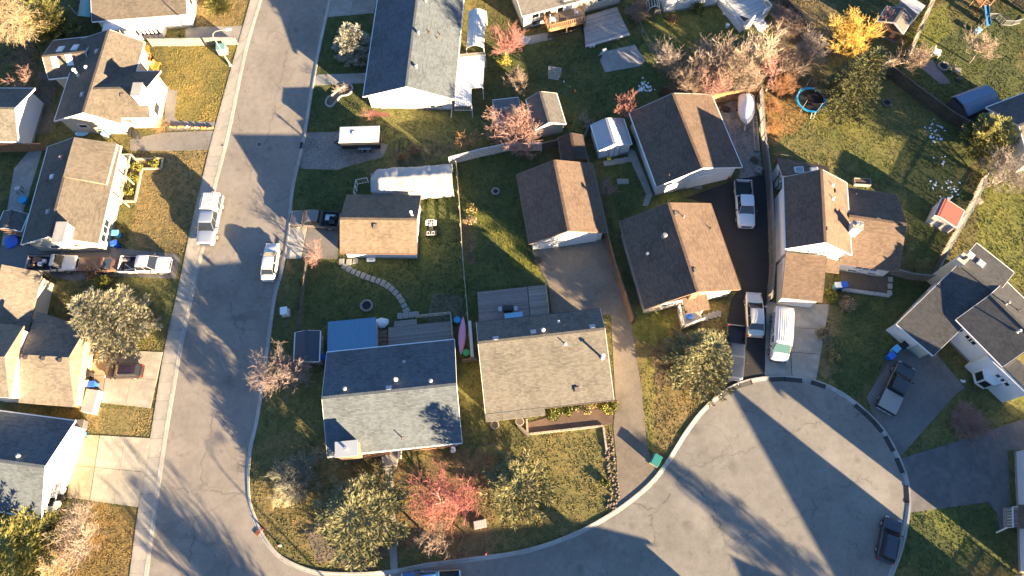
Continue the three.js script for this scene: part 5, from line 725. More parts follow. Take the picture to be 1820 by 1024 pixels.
const con = {
  spruce: coniferProto(5, 9, 4.2, { nb: 17, levels: 16, c0: [.045, .055, .022], c1: [.235, .215, .095], tipUp: .2 }), blue: coniferProto(9, 6.5, 3.0, { nb: 16, levels: 14, c0: [.08, .095, .075], c1: [.42, .40, .30], tipUp: .3 }), big: coniferProto(15, 10, 4.1, { nb: 16, levels: 17, c0: [.075, .08, .045], c1: [.35, .315, .20], tipUp: .25 }), dark: coniferProto(19, 11, 3.3, { nb: 14, levels: 18, c0: [.024, .034, .012], c1: [.125, .125, .04] }), cedar: coniferProto(29, 6, 3.0, { nb: 16, levels: 12, pw: .45, lift: .25, c0: [.06, .075, .018], c1: [.25, .225, .055], bl: .9 }), pine: coniferProto(33, 7, 3.2, { nb: 17, levels: 16, pw: .55, c0: [.05, .06, .02], c1: [.24, .21, .08], tipUp: .3 })
};
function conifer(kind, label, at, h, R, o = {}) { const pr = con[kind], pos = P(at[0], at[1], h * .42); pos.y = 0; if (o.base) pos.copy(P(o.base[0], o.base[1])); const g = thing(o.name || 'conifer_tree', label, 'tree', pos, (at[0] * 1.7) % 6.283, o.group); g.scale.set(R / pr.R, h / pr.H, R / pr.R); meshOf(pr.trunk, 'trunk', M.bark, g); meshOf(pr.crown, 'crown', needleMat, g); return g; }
// leafy bushes: clumps of leaf-sized faces
const leafMat = new THREE.MeshStandardMaterial({ vertexColors: true, roughness: .75, side: THREE.DoubleSide });
function leafGeo(sd, n, fx, size, cols) { seed = sd; const pos = [], col = []; for (let i = 0; i < n; i++) { const p = fx(), c = pick(cols), k = rr(.7, 1.3), d = V(rr(-1, 1), rr(-.3, 1), rr(-1, 1)).normalize(), s = d.clone().cross(V(rr(-1, 1), rr(-1, 1), rr(-1, 1))).normalize().multiplyScalar(size * rr(.3, .5)), L = size * rr(.7, 1.4), m = p.clone().addScaledVector(d, L * .5), e = p.clone().addScaledVector(d, L); for (const v of [p, m.clone().add(s), e, p, e, m.clone().sub(s)]) { pos.push(v.x, v.y, v.z); col.push(c[0] * k, c[1] * k, c[2] * k); } } const g = new THREE.BufferGeometry(); g.setAttribute('position', new THREE.Float32BufferAttribute(pos, 3)); g.setAttribute('color', new THREE.Float32BufferAttribute(col, 3)); g.computeVertexNormals(); g.setAttribute('uv', new THREE.Float32BufferAttribute(new Float32Array(pos.length / 3 * 2), 2)); return g; }
function clump(R, H, k = 9) { const cs = []; for (let i = 0; i < k; i++) { const a = rr(0, 6.28), r = R * Math.sqrt(rnd()) * .75; cs.push([Math.cos(a) * r, H * rr(.3, .7), Math.sin(a) * r, rr(.25, .5) * R]); } return () => { const c = pick(cs), d = V(rr(-1, 1), rr(-1, 1), rr(-1, 1)).normalize().multiplyScalar(c[3] * Math.pow(rnd(), .4)); return V(c[0] + d.x, Math.max(.03, c[1] + d.y * H / R * .9), c[2] + d.z); }; }
function bush(name, label, at, h, R, cols, o = {}) { const pos = P(at[0], at[1], h * .5); pos.y = 0; const g = thing(name, label, o.cat || 'shrub', pos, 0, o.group); seed = Math.round(at[0] * 31 + at[1]); const fx = clump(R, h, o.k || 9); meshOf(leafGeo(seed, o.n || Math.round(900 * Math.min(2.5, R)), fx, o.size || .16, cols), 'foliage', leafMat, g); const st = []; for (let i = 0; i < 7; i++) { const a = rr(0, 6.28); st.push([0, 0, 0, Math.cos(a) * R * .5, h * .6, Math.sin(a) * R * .5, .02, .008]); } meshOf(twigGeo(st), 'stem', M.bark, g); return g; }
const GRN = [[.07, .10, .02], [.12, .14, .025], [.17, .16, .03]], YEL = [[.30, .24, .03], [.24, .20, .03], [.16, .16, .03]], STRAW = [[.30, .21, .12], [.24, .17, .09], [.36, .27, .17]], RUSTL = [[.30, .14, .06], [.36, .20, .10], [.24, .12, .06]], GOLDL = [[.62, .36, .04], [.5, .28, .04], [.66, .44, .08]];

// evergreen trees
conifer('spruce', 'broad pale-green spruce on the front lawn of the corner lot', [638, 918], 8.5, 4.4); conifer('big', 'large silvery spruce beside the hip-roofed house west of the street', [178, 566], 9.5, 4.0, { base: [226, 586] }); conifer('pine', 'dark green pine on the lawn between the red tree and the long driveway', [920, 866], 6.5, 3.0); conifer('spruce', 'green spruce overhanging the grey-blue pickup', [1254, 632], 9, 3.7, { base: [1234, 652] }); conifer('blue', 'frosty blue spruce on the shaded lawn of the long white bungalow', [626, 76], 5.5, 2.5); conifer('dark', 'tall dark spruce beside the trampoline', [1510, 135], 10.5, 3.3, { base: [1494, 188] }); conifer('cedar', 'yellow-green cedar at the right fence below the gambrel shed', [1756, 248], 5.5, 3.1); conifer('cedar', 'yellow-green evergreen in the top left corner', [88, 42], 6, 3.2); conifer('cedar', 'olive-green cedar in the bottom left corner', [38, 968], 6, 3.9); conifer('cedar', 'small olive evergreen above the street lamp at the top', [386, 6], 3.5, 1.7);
// bare trees and shrubs
bare('wide', 'bare_tree', 'spreading bare pale tree at the kerb beside the small dark shed', [494, 662], 5.0, 3.2, [.29, .225, .20]); bare('small', 'bare_tree', 'small bare tree at the corner of the gold-roofed garage', [560, 452], 2.6, 1.7, PINKT); bare('wide', 'red_twig_tree', 'bright red twiggy tree on the front lawn', [784, 886], 4.2, 3.5, [.40, .145, .13], { trunk: [.42, .26, .22] }); bare('sparse', 'bare_tree', 'thin bare tree at the kerb below the red tree', [765, 962], 4.2, 2.2, TAN); bare('tall', 'bare_tree', 'tall red-orange bare tree beside the barrel canopy', [897, 66], 8, 2.5, REDDISH); bare('round', 'bare_tree', 'bare tan tree below the tall red-orange one', [911, 146], 4.5, 1.9, TAN); bare('dense', 'bare_tree', 'wide pinkish bare tree over the blue-roofed shed', [920, 226], 5.0, 3.4, [.40, .245, .205]); bare('tall', 'bare_tree', 'slender red bare tree beside the ribbed-roof shed', [1106, 190], 5.5, 1.7, REDDISH);
const grove = [[1196, 102, 7, 2.6, 'round', GREYT, 'grey bare tree on the left end of the grove'], [1222, 142, 6, 2.4, 'dense', TAN, 'low dense bare tree at the lower left of the grove'], [1254, 100, 8, 3.0, 'tall', PALE, 'pale bare tree in the left half of the grove'], [1262, 142, 7, 2.4, 'tall', PINKT, 'pinkish bare tree with white trunks behind the garage roof'], [1296, 122, 7.5, 2.8, 'dense', TAN, 'bushy bare tree in the middle of the grove'], [1336, 88, 9, 3.0, 'tall', [.52, .44, .33], 'tallest pale-limbed bare tree of the grove'], [1378, 128, 6.5, 2.6, 'round', PINKT, 'pink bare tree right of the tallest pale one'], [1410, 112, 6, 2.4, 'dense', TAN, 'tan bare tree at the right end of the grove'], [1444, 96, 7, 2.5, 'tall', GREYT, 'grey bare tree beside the dark spruce'], [1330, 142, 5, 2.0, 'shrub', PALE, 'pale shrubby tree at the orange fence'], [1396, 146, 3.5, 1.7, 'shrub', ORANGE, 'orange-brown brushy shrub below the grove']];
for (const [x, y, h, R, k, c, l] of grove) bare(k, 'bare_tree', l, [x, y], h, R, c, { group: 'grove of bare trees behind the garage' });
bare('dense', 'golden_tree', 'golden-yellow tree with fine twigs beyond the dark spruce', [1516, 54], 7, 3.1, [.62, .42, .10]); bare('round', 'bare_tree', 'bare tan tree straddling the pale fence at upper right', [1624, 96], 6, 2.8, TAN); bare('round', 'bare_tree', 'bare tan tree beside the climbing frame at upper right', [1752, 80], 6, 2.6, [.40, .32, .24]); bare('wide', 'bare_tree', 'grey bare tree at the right edge below the cedar', [1792, 306], 5, 3.0, GREYT); bare('shrub', 'bare_shrub', 'round pinkish bare shrub on the lawn below the grey-roofed house', [1720, 750], 2.4, 2.2, PINKT, { cat: 'shrub' }); bare('wide', 'bare_tree', 'pale bare spreading tree in the lower left beside the cedar', [130, 958], 4, 3.3, PALE); bare('shrub', 'bare_shrub', 'pale tan brush at the bottom left edge', [96, 992], 2.6, 2.4, [.5, .36, .2], { cat: 'shrub' }); bare('small', 'bare_tree', 'small pink bare tree between the left-edge houses', [42, 145], 3.5, 1.9, PINKT); bare('willow', 'willow_tree', 'straw-coloured bare willow in the top left corner', [22, 42], 8, 3.6, [.36, .28, .175]); bare('sparse', 'bare_tree', 'small white-barked bare tree between the garage and the fence', [1078, 342], 3.2, 1.5, PINKT); bare('shrub', 'bare_shrub', 'leaning grey-green shrub on the west side of the corner lawn', [522, 848], 2.8, 2.6, [.26, .25, .18], { cat: 'shrub' }); bare('shrub', 'bare_shrub', 'pale grassy shrub below the leaning grey-green one', [512, 876], 1.6, 1.9, [.42, .38, .24], { cat: 'shrub' }); bare('small', 'bare_shrub', 'orange bare bush against the white board fence', [836, 250], 2.2, 1.7, ORANGE, { cat: 'shrub' }); bare('small', 'bare_shrub', 'pale bare bush near the grey gabled shed', [1044, 214], 1.8, 1.2, PALE, { cat: 'shrub' }); bare('small', 'bare_shrub', 'small thorny bare bush in the rock-edged bed', [604, 158], 1.5, 1.1, PALE, { cat: 'shrub' }); bare('shrub', 'bare_shrub', 'tangled bare brush at the upper right of the dark fence', [1560, 120], 2.6, 1.7, GREYT, { cat: 'shrub' }); bare('small', 'bare_tree', 'slim bare pink tree beside the pale shed slope at upper right', [1573, 34], 3.5, 1.2, PINKT); bare('shrub', 'bare_shrub', 'brown bare brush along the fence near the trampoline', [1372, 186], 1.8, 1.2, ORANGE, { cat: 'shrub' }); bare('shrub', 'bare_shrub', 'dull bare brush between the tall fence and trampoline', [1376, 222], 1.0, 1.3, [.40, .22, .09], { cat: 'shrub' });
bare('shrub', 'bare_shrub', 'reddish bare brush under the dark overhead fence', [1405, 40], 3, 2.6, [.3, .22, .17], { cat: 'shrub' }); bare('small', 'bare_shrub', 'rusty bare bush in the pumpkin-coloured porch garden', [285, 222], 1.5, 1.3, ORANGE, { cat: 'shrub' }); bare('small', 'bare_shrub', 'reddish twiggy bush at the corner of the white gable wall', [655, 203], 1.2, 1.0, REDDISH, { cat: 'shrub' }); bare('shrub', 'bare_shrub', 'tan bare hedge below the top middle fence', [1135, 20], 2.4, 1.8, TAN, { cat: 'shrub' }); 
// leafy shrubs
for (const [x, y, l, c] of [[983, 732, 'green hedge bush at the porch end of the tan-grey house', GRN], [1008, 727, 'second green hedge bush beside the porch', GRN], [1034, 724, 'green and straw hedge bush in mid bed', [...GRN, ...STRAW]], [1060, 720, 'rust-tinged hedge bush in the bed', [...GRN, ...RUSTL]], [1081, 722, 'yellow-green hedge bush at the driveway end of the bed', [...GRN, ...YEL]]]) bush('hedge_bush', l, [x, y], 1.0, 1.0, c, { n: 1300, group: 'hedge along the tan-grey house', k: 7 });
for (const [x, y, l] of [[243, 298, 'top shrub in the timber-edged bed of the split-level house'], [237, 318, 'middle shrub in the timber-edged bed'], [231, 338, 'lower shrub in the timber-edged bed'], [272, 290, 'shrub at the street end of the timber-edged bed']]) bush('garden_shrub', l, [x, y], .8, .7, [...GRN, ...YEL], { group: 'shrubs in the timber-edged bed' });
bush('garden_shrub', 'yellow-leaved bush beside the blue spruce branches and brown pickup', [178, 498], 1.2, 1.3, [...YEL, ...GRN]); bush('garden_shrub', 'orange-leaved bush at the end of the brown pickup', [162, 486], 1.2, 1.0, RUSTL); bush('garden_shrub', 'yellow-green bush by the front corner of the brown-roofed garage', [1477, 524], 1.2, 1.0, [...GRN, ...YEL]); bush('garden_shrub', 'straw-coloured bush on the lawn below the front bed', [1506, 539], .9, 1.0, STRAW); bush('garden_shrub', 'straw bush halfway down the lawn beside the concrete drive', [1480, 632], 1.0, .9, [...STRAW, ...YEL]); bush('garden_shrub', 'dry grassy bush near the top of the lawn beside the concrete drive', [1462, 590], .8, .9, STRAW); bush('garden_shrub', 'yellow bush at the foot of the tall red-orange tree', [896, 104], 1.6, 1.0, YEL); bush('garden_shrub', 'small yellow bush beside the white board fence', [873, 247], 1.0, .6, YEL); bush('garden_shrub', 'rust-leaved bush on the shaded lawn above the camper', [712, 279], .8, .6, RUSTL, { size: .12 }); bush('garden_shrub', 'rust-leaved bush right of its twin above the camper', [735, 270], .8, .8, RUSTL, { size: .12 }); bush('garden_shrub', 'pale pink bush at the low fence right of the quad bike', [836, 392], 1.0, .8, STRAW, { size: .12 }); bush('garden_shrub', 'dry yellow bush in the sunlit strip right of the low fence', [838, 372], .8, .7, [...YEL, ...STRAW]); bush('garden_shrub', 'green bush at the kerb tip of the rocky border', [1076, 858], .5, .5, GRN); bush('garden_shrub', 'bush along the white wall at the top edge', [1240, 12], 1.4, 1.1, GRN); bush('garden_shrub', 'rusty bush at the corner of the sunlit end wall', [1192, 34], .8, .8, RUSTL); bush('garden_shrub', 'green climber above the red shed corner', [1362, 70], 1.5, 1.1, STRAW);
// ---------- fences ----------
function fence(label, pts, h, mat, o = {}) {
  const q = pts.map(p => P(p[0], p[1])), g = thing(o.name || 'board_fence', label, 'fence', q[0].clone()), pm = o.post || mat;
  for (let k = 0; k < q.length - 1; k++) {
    const a = q[k], b = q[k + 1], L = a.distanceTo(b), n = Math.max(1, Math.round(L / (o.bay || 2.4))), d = b.clone().sub(a).normalize(), nn = V(-d.z, 0, d.x);
    for (let i = 0; i < n; i++) { const s = a.clone().lerp(b, i / n), e = a.clone().lerp(b, (i + 1) / n), W = s.distanceTo(e), pb = rel(g.position), hh = h + rr(-.03, .03);
      if (o.style === 'rail') { for (const y of [h * .35, h * .65, h * .95]) pb.bar(s.clone().setY(y), e.clone().setY(y), .05, .12); }
      else if (o.style === 'mesh') { pb.bar(s.clone().setY(h), e.clone().setY(h), .05); pb.bar(s.clone().setY(.1), e.clone().setY(.1), .04); const m = Math.round(W / .3); for (let j = 1; j < m; j++) { const p = s.clone().lerp(e, j / m); pb.bar(p.clone().setY(.1), p.clone().setY(h), .012); } }
      else { const m = Math.round(W / .16); for (let j = 0; j < m; j++) { const c = s.clone().lerp(e, (j + .5) / m), off = (j % 2 ? .012 : -.012) + rr(-.004, .004), t = hh + rr(-.012, .012); const f = c.clone().addScaledVector(nn, off), r = f.clone().addScaledVector(d, -W / m * .46), l = f.clone().addScaledVector(d, W / m * .46), st = pb.t.length; pb.bar(V(f.x, .03, f.z).addScaledVector(d, 0), V(f.x, t, f.z), W / m * .93, .022); const u0 = rnd() * 9; for (let x = st; x < pb.t.length; x += 2) pb.t[x] += u0, pb.t[x + 1] += u0 * 3; }
        for (const y of [.35, hh - .3]) pb.bar(s.clone().setY(y).addScaledVector(nn, (o.flip || 1) * .05), e.clone().setY(y).addScaledVector(nn, (o.flip || 1) * .05), .06, .09); if (o.cap !== false) pb.bar(s.clone().setY(hh + .03), e.clone().setY(hh + .03), .15, .035); }
      pb.build('panel', mat, g); }
    for (let i = 0; i <= n; i++) { if (i === n && k < q.length - 2) continue; const p = a.clone().lerp(b, i / n).addScaledVector(nn, (o.flip || 1) * .06); rel(g.position).bar(p, p.clone().setY(h + (o.ph ?? .08)), .1).build('post', pm, g); }
  } return g;
}
fence('low post-and-rail fence right of the quad bike lawn', [[812, 296], [818, 375], [824, 470], [832, 562], [838, 640]], 1.2, M.palewood, { style: 'rail', name: 'rail_fence' });
fence('white board fence behind the camper under the pink tree', [[800, 293], [850, 280], [905, 268], [962, 268]], 1.7, M.whiteWood);
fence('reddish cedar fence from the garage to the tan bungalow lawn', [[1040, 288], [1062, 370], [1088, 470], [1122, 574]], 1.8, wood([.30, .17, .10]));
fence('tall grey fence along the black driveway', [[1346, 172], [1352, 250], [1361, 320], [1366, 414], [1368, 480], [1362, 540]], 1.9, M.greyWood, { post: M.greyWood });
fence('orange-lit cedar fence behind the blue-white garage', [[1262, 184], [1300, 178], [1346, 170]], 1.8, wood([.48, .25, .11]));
fence('dark stained fence running down to the gambrel shed', [[1566, 128], [1620, 172], [1680, 216], [1735, 246]], 1.9, M.darkWood, { flip: -1, post: M.greyWood });
fence('weathered fence beside the red-roofed shed', [[1746, 316], [1712, 385], [1680, 440], [1650, 496]], 1.8, M.greyWood, { flip: -1 });
fence('grey fence closing the yard below the red-roofed shed', [[1648, 500], [1612, 497], [1578, 488]], 1.7, M.greyWood);
fence('pale fence crossing the top right yards', [[1664, -20], [1638, 40], [1606, 112]], 1.8, M.palewood);
fence('short sunlit fence beside the dark spruce', [[1553, 132], [1580, 122]], 1.9, M.palewood);
fence('dark fence at the top right of the grove', [[1352, -20], [1392, 20], [1432, 62]], 1.9, M.darkWood, { post: M.darkWood });
fence('dark fence in the top right corner', [[1770, -20], [1800, 8], [1840, 35]], 1.9, M.darkWood);
fence('thin dark garden fence west of the stepping stones', [[548, 470], [541, 530], [534, 590]], 1.1, M.darkWood, { style: 'rail', name: 'rail_fence' });
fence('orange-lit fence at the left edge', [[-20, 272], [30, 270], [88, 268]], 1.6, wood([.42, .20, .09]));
fence('brown board fence between the two upper west houses', [[272, 82], [330, 82], [380, 80], [424, 80]], 1.4, M.greyWood);
fence('wire fence beside the climbing yard', [[1122, 20], [1140, 62], [1168, 112]], 1.2, M.greyWood, { style: 'mesh', name: 'wire_fence' });
fence('white lattice gate beside the camper nose', [[632, 350], [636, 328], [655, 324]], 1.1, M.trim, { style: 'mesh', name: 'lattice_fence', bay: 1 });
fence('dark fence behind the brown garage shed', [[962, 268], [992, 262]], 1.7, M.darkWood);
fence('fence along the west side of the ribbed-roof shed', [[1040, 286], [1034, 262], [1048, 228]], 1.6, M.darkWood);
fence('low grey fence beside the shrink-wrapped boat', [[1172, 168], [1200, 176], [1262, 184]], 1.7, M.brownWood);
fence('shaded fence between lean-to shed and house', [[520, 648], [560, 652], [574, 655]], 1.1, M.darkWood);
fence('tiny fence between the corner house and its neighbour', [[824, 646], [848, 643]], 1.5, M.darkWood);
// ---------- decks ----------
{ // raised cedar deck
  const g = thing('raised_deck', 'raised cedar deck with sunlit railing at the top middle', 'deck', P(1000, 60)), H = 1.5, q = [P(962, 22, H), P(1038, 2, H), P(1040, 38, H), P(975, 54, H)]; planks(g, q, 24, wood([.34, .25, .17]), H); const pts = [q[0], q[3], q[2]];
  for (let k = 0; k < 2; k++) { const a = pts[k], b = pts[k + 1], r = rel(g.position), L = a.distanceTo(b), n = Math.round(L / .28); r.bar(a.clone().setY(H + .95), b.clone().setY(H + .95), .12, .06); r.bar(a.clone().setY(H + .12), b.clone().setY(H + .12), .06, .09); for (let i = 0; i <= n; i++) { const p = a.clone().lerp(b, i / n); r.bar(p.clone().setY(H - .2), p.clone().setY(H + .95), i % 6 ? .09 : .11, .05); } r.build('railing', M.cedar, g); rel(g.position).bar(a.clone().setY(H - .18), b.clone().setY(H - .18), .06, .26).build('rim_joist', M.cedar, g); }
  for (const p of [q[3], q[2], q[3].clone().lerp(q[2], .5)]) rel(g.position).bar(V(p.x, 0, p.z), p.clone().setY(H - .1), .14).build('post', M.brownWood, g); rel(g.position).bar(P(975, 66, .2), P(1026, 52, .2), .12, .25).build('beam', M.brownWood, g);
  for (const [x, y, m, s] of [[975, 26, M.blackMetal, .6], [982, 38, M.whitePlastic, .8], [1000, 40, M.dark, 1.0], [1024, 26, M.whitePlastic, .5]]) { const p = P(x, y, H), t = thing('deck_chair', ['black chair in the corner of the raised cedar deck', 'white cushioned seat on the raised cedar deck', 'dark table against the cedar railing', 'small white stool by the patio door'][[975, 982, 1000, 1024].indexOf(x)], 'furniture', p.setY(H + .02)); new MB().rbox(0, .4, 0, s, .12, s * .8, .05).build('seat', m, t); new MB().rbox(-s * .42, .7, 0, .1, .6, s * .8, .04).build('backrest', m, t); for (const i of [-1, 1]) for (const j of [-1, 1]) new MB().bar(V(i * s * .4, 0, j * s * .32), V(i * s * .4, .38, j * s * .32), .05).build('leg', m, t); }
}
{ const g = thing('platform_deck', 'low grey plank platform with tree-shadow stripes at the top middle', 'deck', P(1070, 50)), q = [P(1036, 30, .5), P(1096, 12, .5), P(1119, 60, .5), P(1041, 82, .5)]; planks(g, q, 22, wood([.40, .375, .35]), .5); rel(g.position).prism(q, .02, .44).build('skirt', M.greyWood, g); hard.push(q); rel(g.position).bar(q[3].clone().setY(.42), q[2].clone().setY(.42), .06, .22).build('fascia_board', M.trim, g);
  for (const [x, y, l] of [[1049, 84, 'left white pail below the platform deck'], [1055, 83, 'right white pail below the platform deck']]) { const t = thing('pail', l, 'pail', P(x, y)); new MB().tube(V(0, 0, 0), V(0, .38, 0), .15, .18, 14).build('bucket', M.whitePlastic, t); new MB().tube(V(0, .38, 0), V(0, .41, 0), .19, .19, 14).build('lid', M.trim, t); } }
{ // white deck at the top right
  const g = thing('raised_deck', 'white-railed bluish deck at the top right of centre', 'deck', P(1320, 20)), H = .9, q = [P(1268, -12, H), P(1338, -20, H), P(1367, 20, H), P(1318, 50, H)]; planks(g, q, 26, wood([.50, .52, .54]), H); rel(g.position).prism(q, .02, H - .06).build('skirt', M.trim, g); hard.push(q);
  for (const [a, b] of [[q[0], q[3]], [q[3], q[3].clone().lerp(q[2], .42)], [q[3].clone().lerp(q[2], .75), q[2]], [q[2], q[1]]]) { const r = rel(g.position); r.bar(a.clone().setY(H + 1), b.clone().setY(H + 1), .1, .07); r.bar(a.clone().setY(H + .1), b.clone().setY(H + .1), .06, .06); const n = Math.round(a.distanceTo(b) / .18); for (let i = 0; i <= n; i++) { const p = a.clone().lerp(b, i / n); r.bar(p.clone().setY(H + .1), p.clone().setY(H + 1), i % 8 ? .04 : .1); } r.build('railing', M.trim, g); }
  for (let i = 0; i < 3; i++) { const a = q[3].clone().lerp(q[2], .42), b = q[3].clone().lerp(q[2], .75), o = V(.30 * (i + 1), 0, .36 * (i + 1)); rel(g.position).slab([a, b, b.clone().add(V(.3, 0, .36)), a.clone().add(V(.3, 0, .36))].map(p => p.clone().add(V(.3 * i, 0, .36 * i)).setY(H - .25 * (i + 1))), .2).build('step', M.trim, g); }
  const m = thing('doormat', 'black mat on the white-railed deck', 'mat', P(1323, 35, H + .03)); new MB().rbox(0, .02, 0, 1.3, .04, .8, .02, -.45).build('mat', M.rubber, m);
}
// ---------- street furniture ----------
function streetLamp(label, pos, toward, H = 6.3) {
  const g = thing('street_lamp', label, 'street lamp', pos, toward); new MB().tube(V(0, 0, 0), V(0, H - 1, 0), .11, .07, 10).build('pole', M.galv, g); new MB().tube(V(0, 0, 0), V(0, .3, 0), .2, .18, 10).build('base', M.concretePale, g); const pts = []; for (let i = 0; i <= 10; i++) { const t = i / 10 * Math.PI / 2; pts.push(V((1 - Math.cos(t)) * 1.0, H - 1 + Math.sin(t) * 1.0, 0)); } pts.push(V(1.9, H + .02, 0)); new MB().path(pts, .055, 8).build('arm', M.galv, g); new MB().rbox(2.2, H, 0, .75, .16, .28, .06).build('lamp_head', std([.66, .66, .66], .4), g); return g; }
streetLamp('curved-arm galvanised street lamp beside the yellow lawn', P(410, 117), .1); streetLamp('galvanised street lamp beyond the bottom edge', V(-5.5, 0, 15), .6, 7.4);
function cabinet(name, label, at, sx, sy, sz, mat, ry, cat = 'utility box') { const p = P(at[0], at[1]), g = thing(name, label, cat, p, ry); new MB().rbox(0, sy / 2 + .08, 0, sx, sy, sz, .05).build('body', mat, g); new MB().box(0, .06, 0, sx + .2, .12, sz + .2).build('plinth', M.concrete, g); new MB().rbox(0, sy + .09, 0, sx + .06, .06, sz + .06, .02).build('lid', mat, g); new MB().box(sx * .2, sy * .55, sz / 2 + .02, .05, .18, .03).build('handle', M.blackMetal, g); return g; }
cabinet('transformer_box', 'green transformer box at the kerb by the long driveway', [1165, 819], 1.0, .75, .75, M.green, 1.0); cabinet('transformer_box', 'pale teal transformer box beside the curved street lamp', [397, 92], 1.1, .9, 1.0, M.tealBox, .1); cabinet('utility_box', 'white utility box on the verge below the bronze pickup', [509, 557], .75, .9, .8, M.whitePlastic, .1); cabinet('utility_box', 'low pale box on the front lawn right of the red tree', [853, 932], 1.1, .35, .65, M.concretePale, .15);
for (const [x, y, l] of [[498, 970, 'white marker post at the rounded kerb corner'], [864, 985, 'small white post at the kerb right of the thin bare tree']]) { const g = thing('marker_post', l, 'post', P(x, y)); new MB().tube(V(0, 0, 0), V(0, .75, 0), .07, .06, 10).build('shaft', M.whitePlastic, g); new MB().geo(new THREE.SphereGeometry(.1, 10, 8), new THREE.Matrix4().setPosition(0, .78, 0)).build('cap', M.red, g); new MB().tube(V(0, 0, 0), V(0, .08, 0), .16, .14, 10).build('base', M.concrete, g); }
for (const [x, y, l, r] of [[461, 257, 'round iron manhole cover in the upper street', .38], [396, 259, 'small round valve cover on the west pavement', .16]]) { const g = thing('manhole_cover', l, 'manhole', P(x, y).setY(r < .2 ? .057 : .014)); new MB().tube(V(0, 0, 0), V(0, .012, 0), r, r, 20).build('rim', M.galv, g); const b = new MB(); b.tube(V(0, .012, 0), V(0, .018, 0), r * .85, r * .85, 20); b.build('lid', std([.09, .085, .08], .6), g); }
for (const [x, y, l, m, ry] of [[461, 944, 'rusty storm drain at the rounded kerb corner', std([.16, .06, .04], .8), .9], [537, 259, 'dark kerb inlet beside the gravel pad', M.dark, 1.5]]) { const g = thing('storm_drain', l, 'drain', P(x, y).setY(.05), ry); new MB().rbox(0, 0, 0, .9, .1, .5, .02).build('frame', m, g); for (let i = -3; i <= 3; i++) new MB().box(i * .12, .055, 0, .05, .03, .42).build('bar', m, g); }
{ // kerb ramps around the cul-de-sac
  const L = offset(kE, .16); const near = (x, y) => { const p = P(x, y); let bi = 0, bd = 1e9; L.forEach((q, i) => { const d = q.distanceTo(p); if (d < bd) bd = d, bi = i; }); const t = L[Math.min(L.length - 1, bi + 1)].clone().sub(L[Math.max(0, bi - 1)]).normalize(); return [L[bi], Math.atan2(-t.z, t.x)]; };
  [[1298, 692, 2.0, 'leftmost dark kerb ramp at the mouth of the black driveway'], [1325, 680, 1.4, 'short dark kerb ramp right of the leftmost one'], [1380, 672, 1.7, 'dark kerb ramp in front of the white van'], [1412, 674, 1.9, 'dark kerb ramp right of the white van'], [1456, 683, 1.5, 'dark kerb ramp at the foot of the dry lawn'], [1530, 727, 1.4, 'dark kerb ramp at the left of the grey driveway'], [1545, 741, 1.5, 'dark kerb ramp in the middle of the grey driveway'], [1562, 760, 1.4, 'dark kerb ramp at the right of the grey driveway'], [1578, 784, 1.6, 'dark kerb ramp between the two grey driveways'], [1600, 826, 1.5, 'dark kerb ramp at the top of the wide driveway'], [1612, 880, 1.7, 'dark kerb ramp at the foot of the wide driveway']].forEach(([x, y, w, l]) => { const [p, a] = near(x, y), g = thing('kerb_ramp', l, 'kerb ramp', V(p.x, 0, p.z), a, 'rubber kerb ramps around the cul-de-sac'); const b = new MB(), q = [V(-w / 2, .02, .36), V(w / 2, .02, .36), V(w / 2, .11, -.1), V(-w / 2, .11, -.1)]; b.slab(q, .06); b.build('ramp', std([.045, .043, .042], .9), g); for (const s of [-1, 1]) new MB().bar(V(s * (w / 2 - .05), .035, .34), V(s * (w / 2 - .05), .122, -.08), .1, .03).build('edge', M.rubber, g); });
}
// ---------- wheelie bins ----------
function bin(label, at, body, lid, ry = 0) { const g = thing('wheelie_bin', label, 'bin', P(at[0], at[1]), ry); meshOf(loftGeo([[0, .24, -.26, .26], [.95, .31, -.36, .36]], 16, 8).rotateZ(Math.PI / 2), 'body', body, g); new MB().rbox(0, 1.0, 0, .78, .09, .68, .04).build('lid', lid, g); for (const s of [-1, 1]) new MB().tube(V(.3, .1, s * .26), V(.3, .1, s * .32), .1, .1, 10).build('wheel', M.tyre, g); new MB().bar(V(.4, .95, -.25), V(.4, .95, .25), .05).build('handle', body, g); return g; }
bin('sky-blue bin beside the split-level house porch', [212, 420], M.binSky, M.binSky); bin('deep blue bin below the sky-blue one at the split-level house', [210, 438], M.binBlue, M.binBlue, .3); bin('white bin beside the hip-roofed house', [160, 685], M.whitePlastic, M.whitePlastic); bin('blue bin beside the white one at the hip-roofed house', [171, 686], M.binBlue, M.binBlue); bin('black bin above the white and blue pair', [163, 668], M.rubber, M.rubber); bin('blue bin at the corner of the white garage', [138, 770], M.binBlue, M.binBlue); bin('pale bin right of the blue one at the white garage', [149, 773], M.binSky, M.whitePlastic); bin('tall black bin in front of the white house in the lower left', [112, 886], M.rubber, M.rubber); bin('pale bin at the front bed of the brown-roofed house', [1484, 512], M.binSky, M.whitePlastic); bin('blue bin at the front bed of the brown-roofed house', [1494, 511], M.binBlue, M.binBlue); bin('sky-blue bin at the cream house garage', [1586, 624], M.binSky, M.binSky, .6); bin('deep blue bin beside the grey driveway', [1577, 636], M.binBlue, M.binBlue, .6); bin('black bin by the cream house garage', [1599, 618], M.rubber, M.rubber, .6); bin('blue tub behind the small dark shed', [575, 638], M.binBlue, M.binBlue);
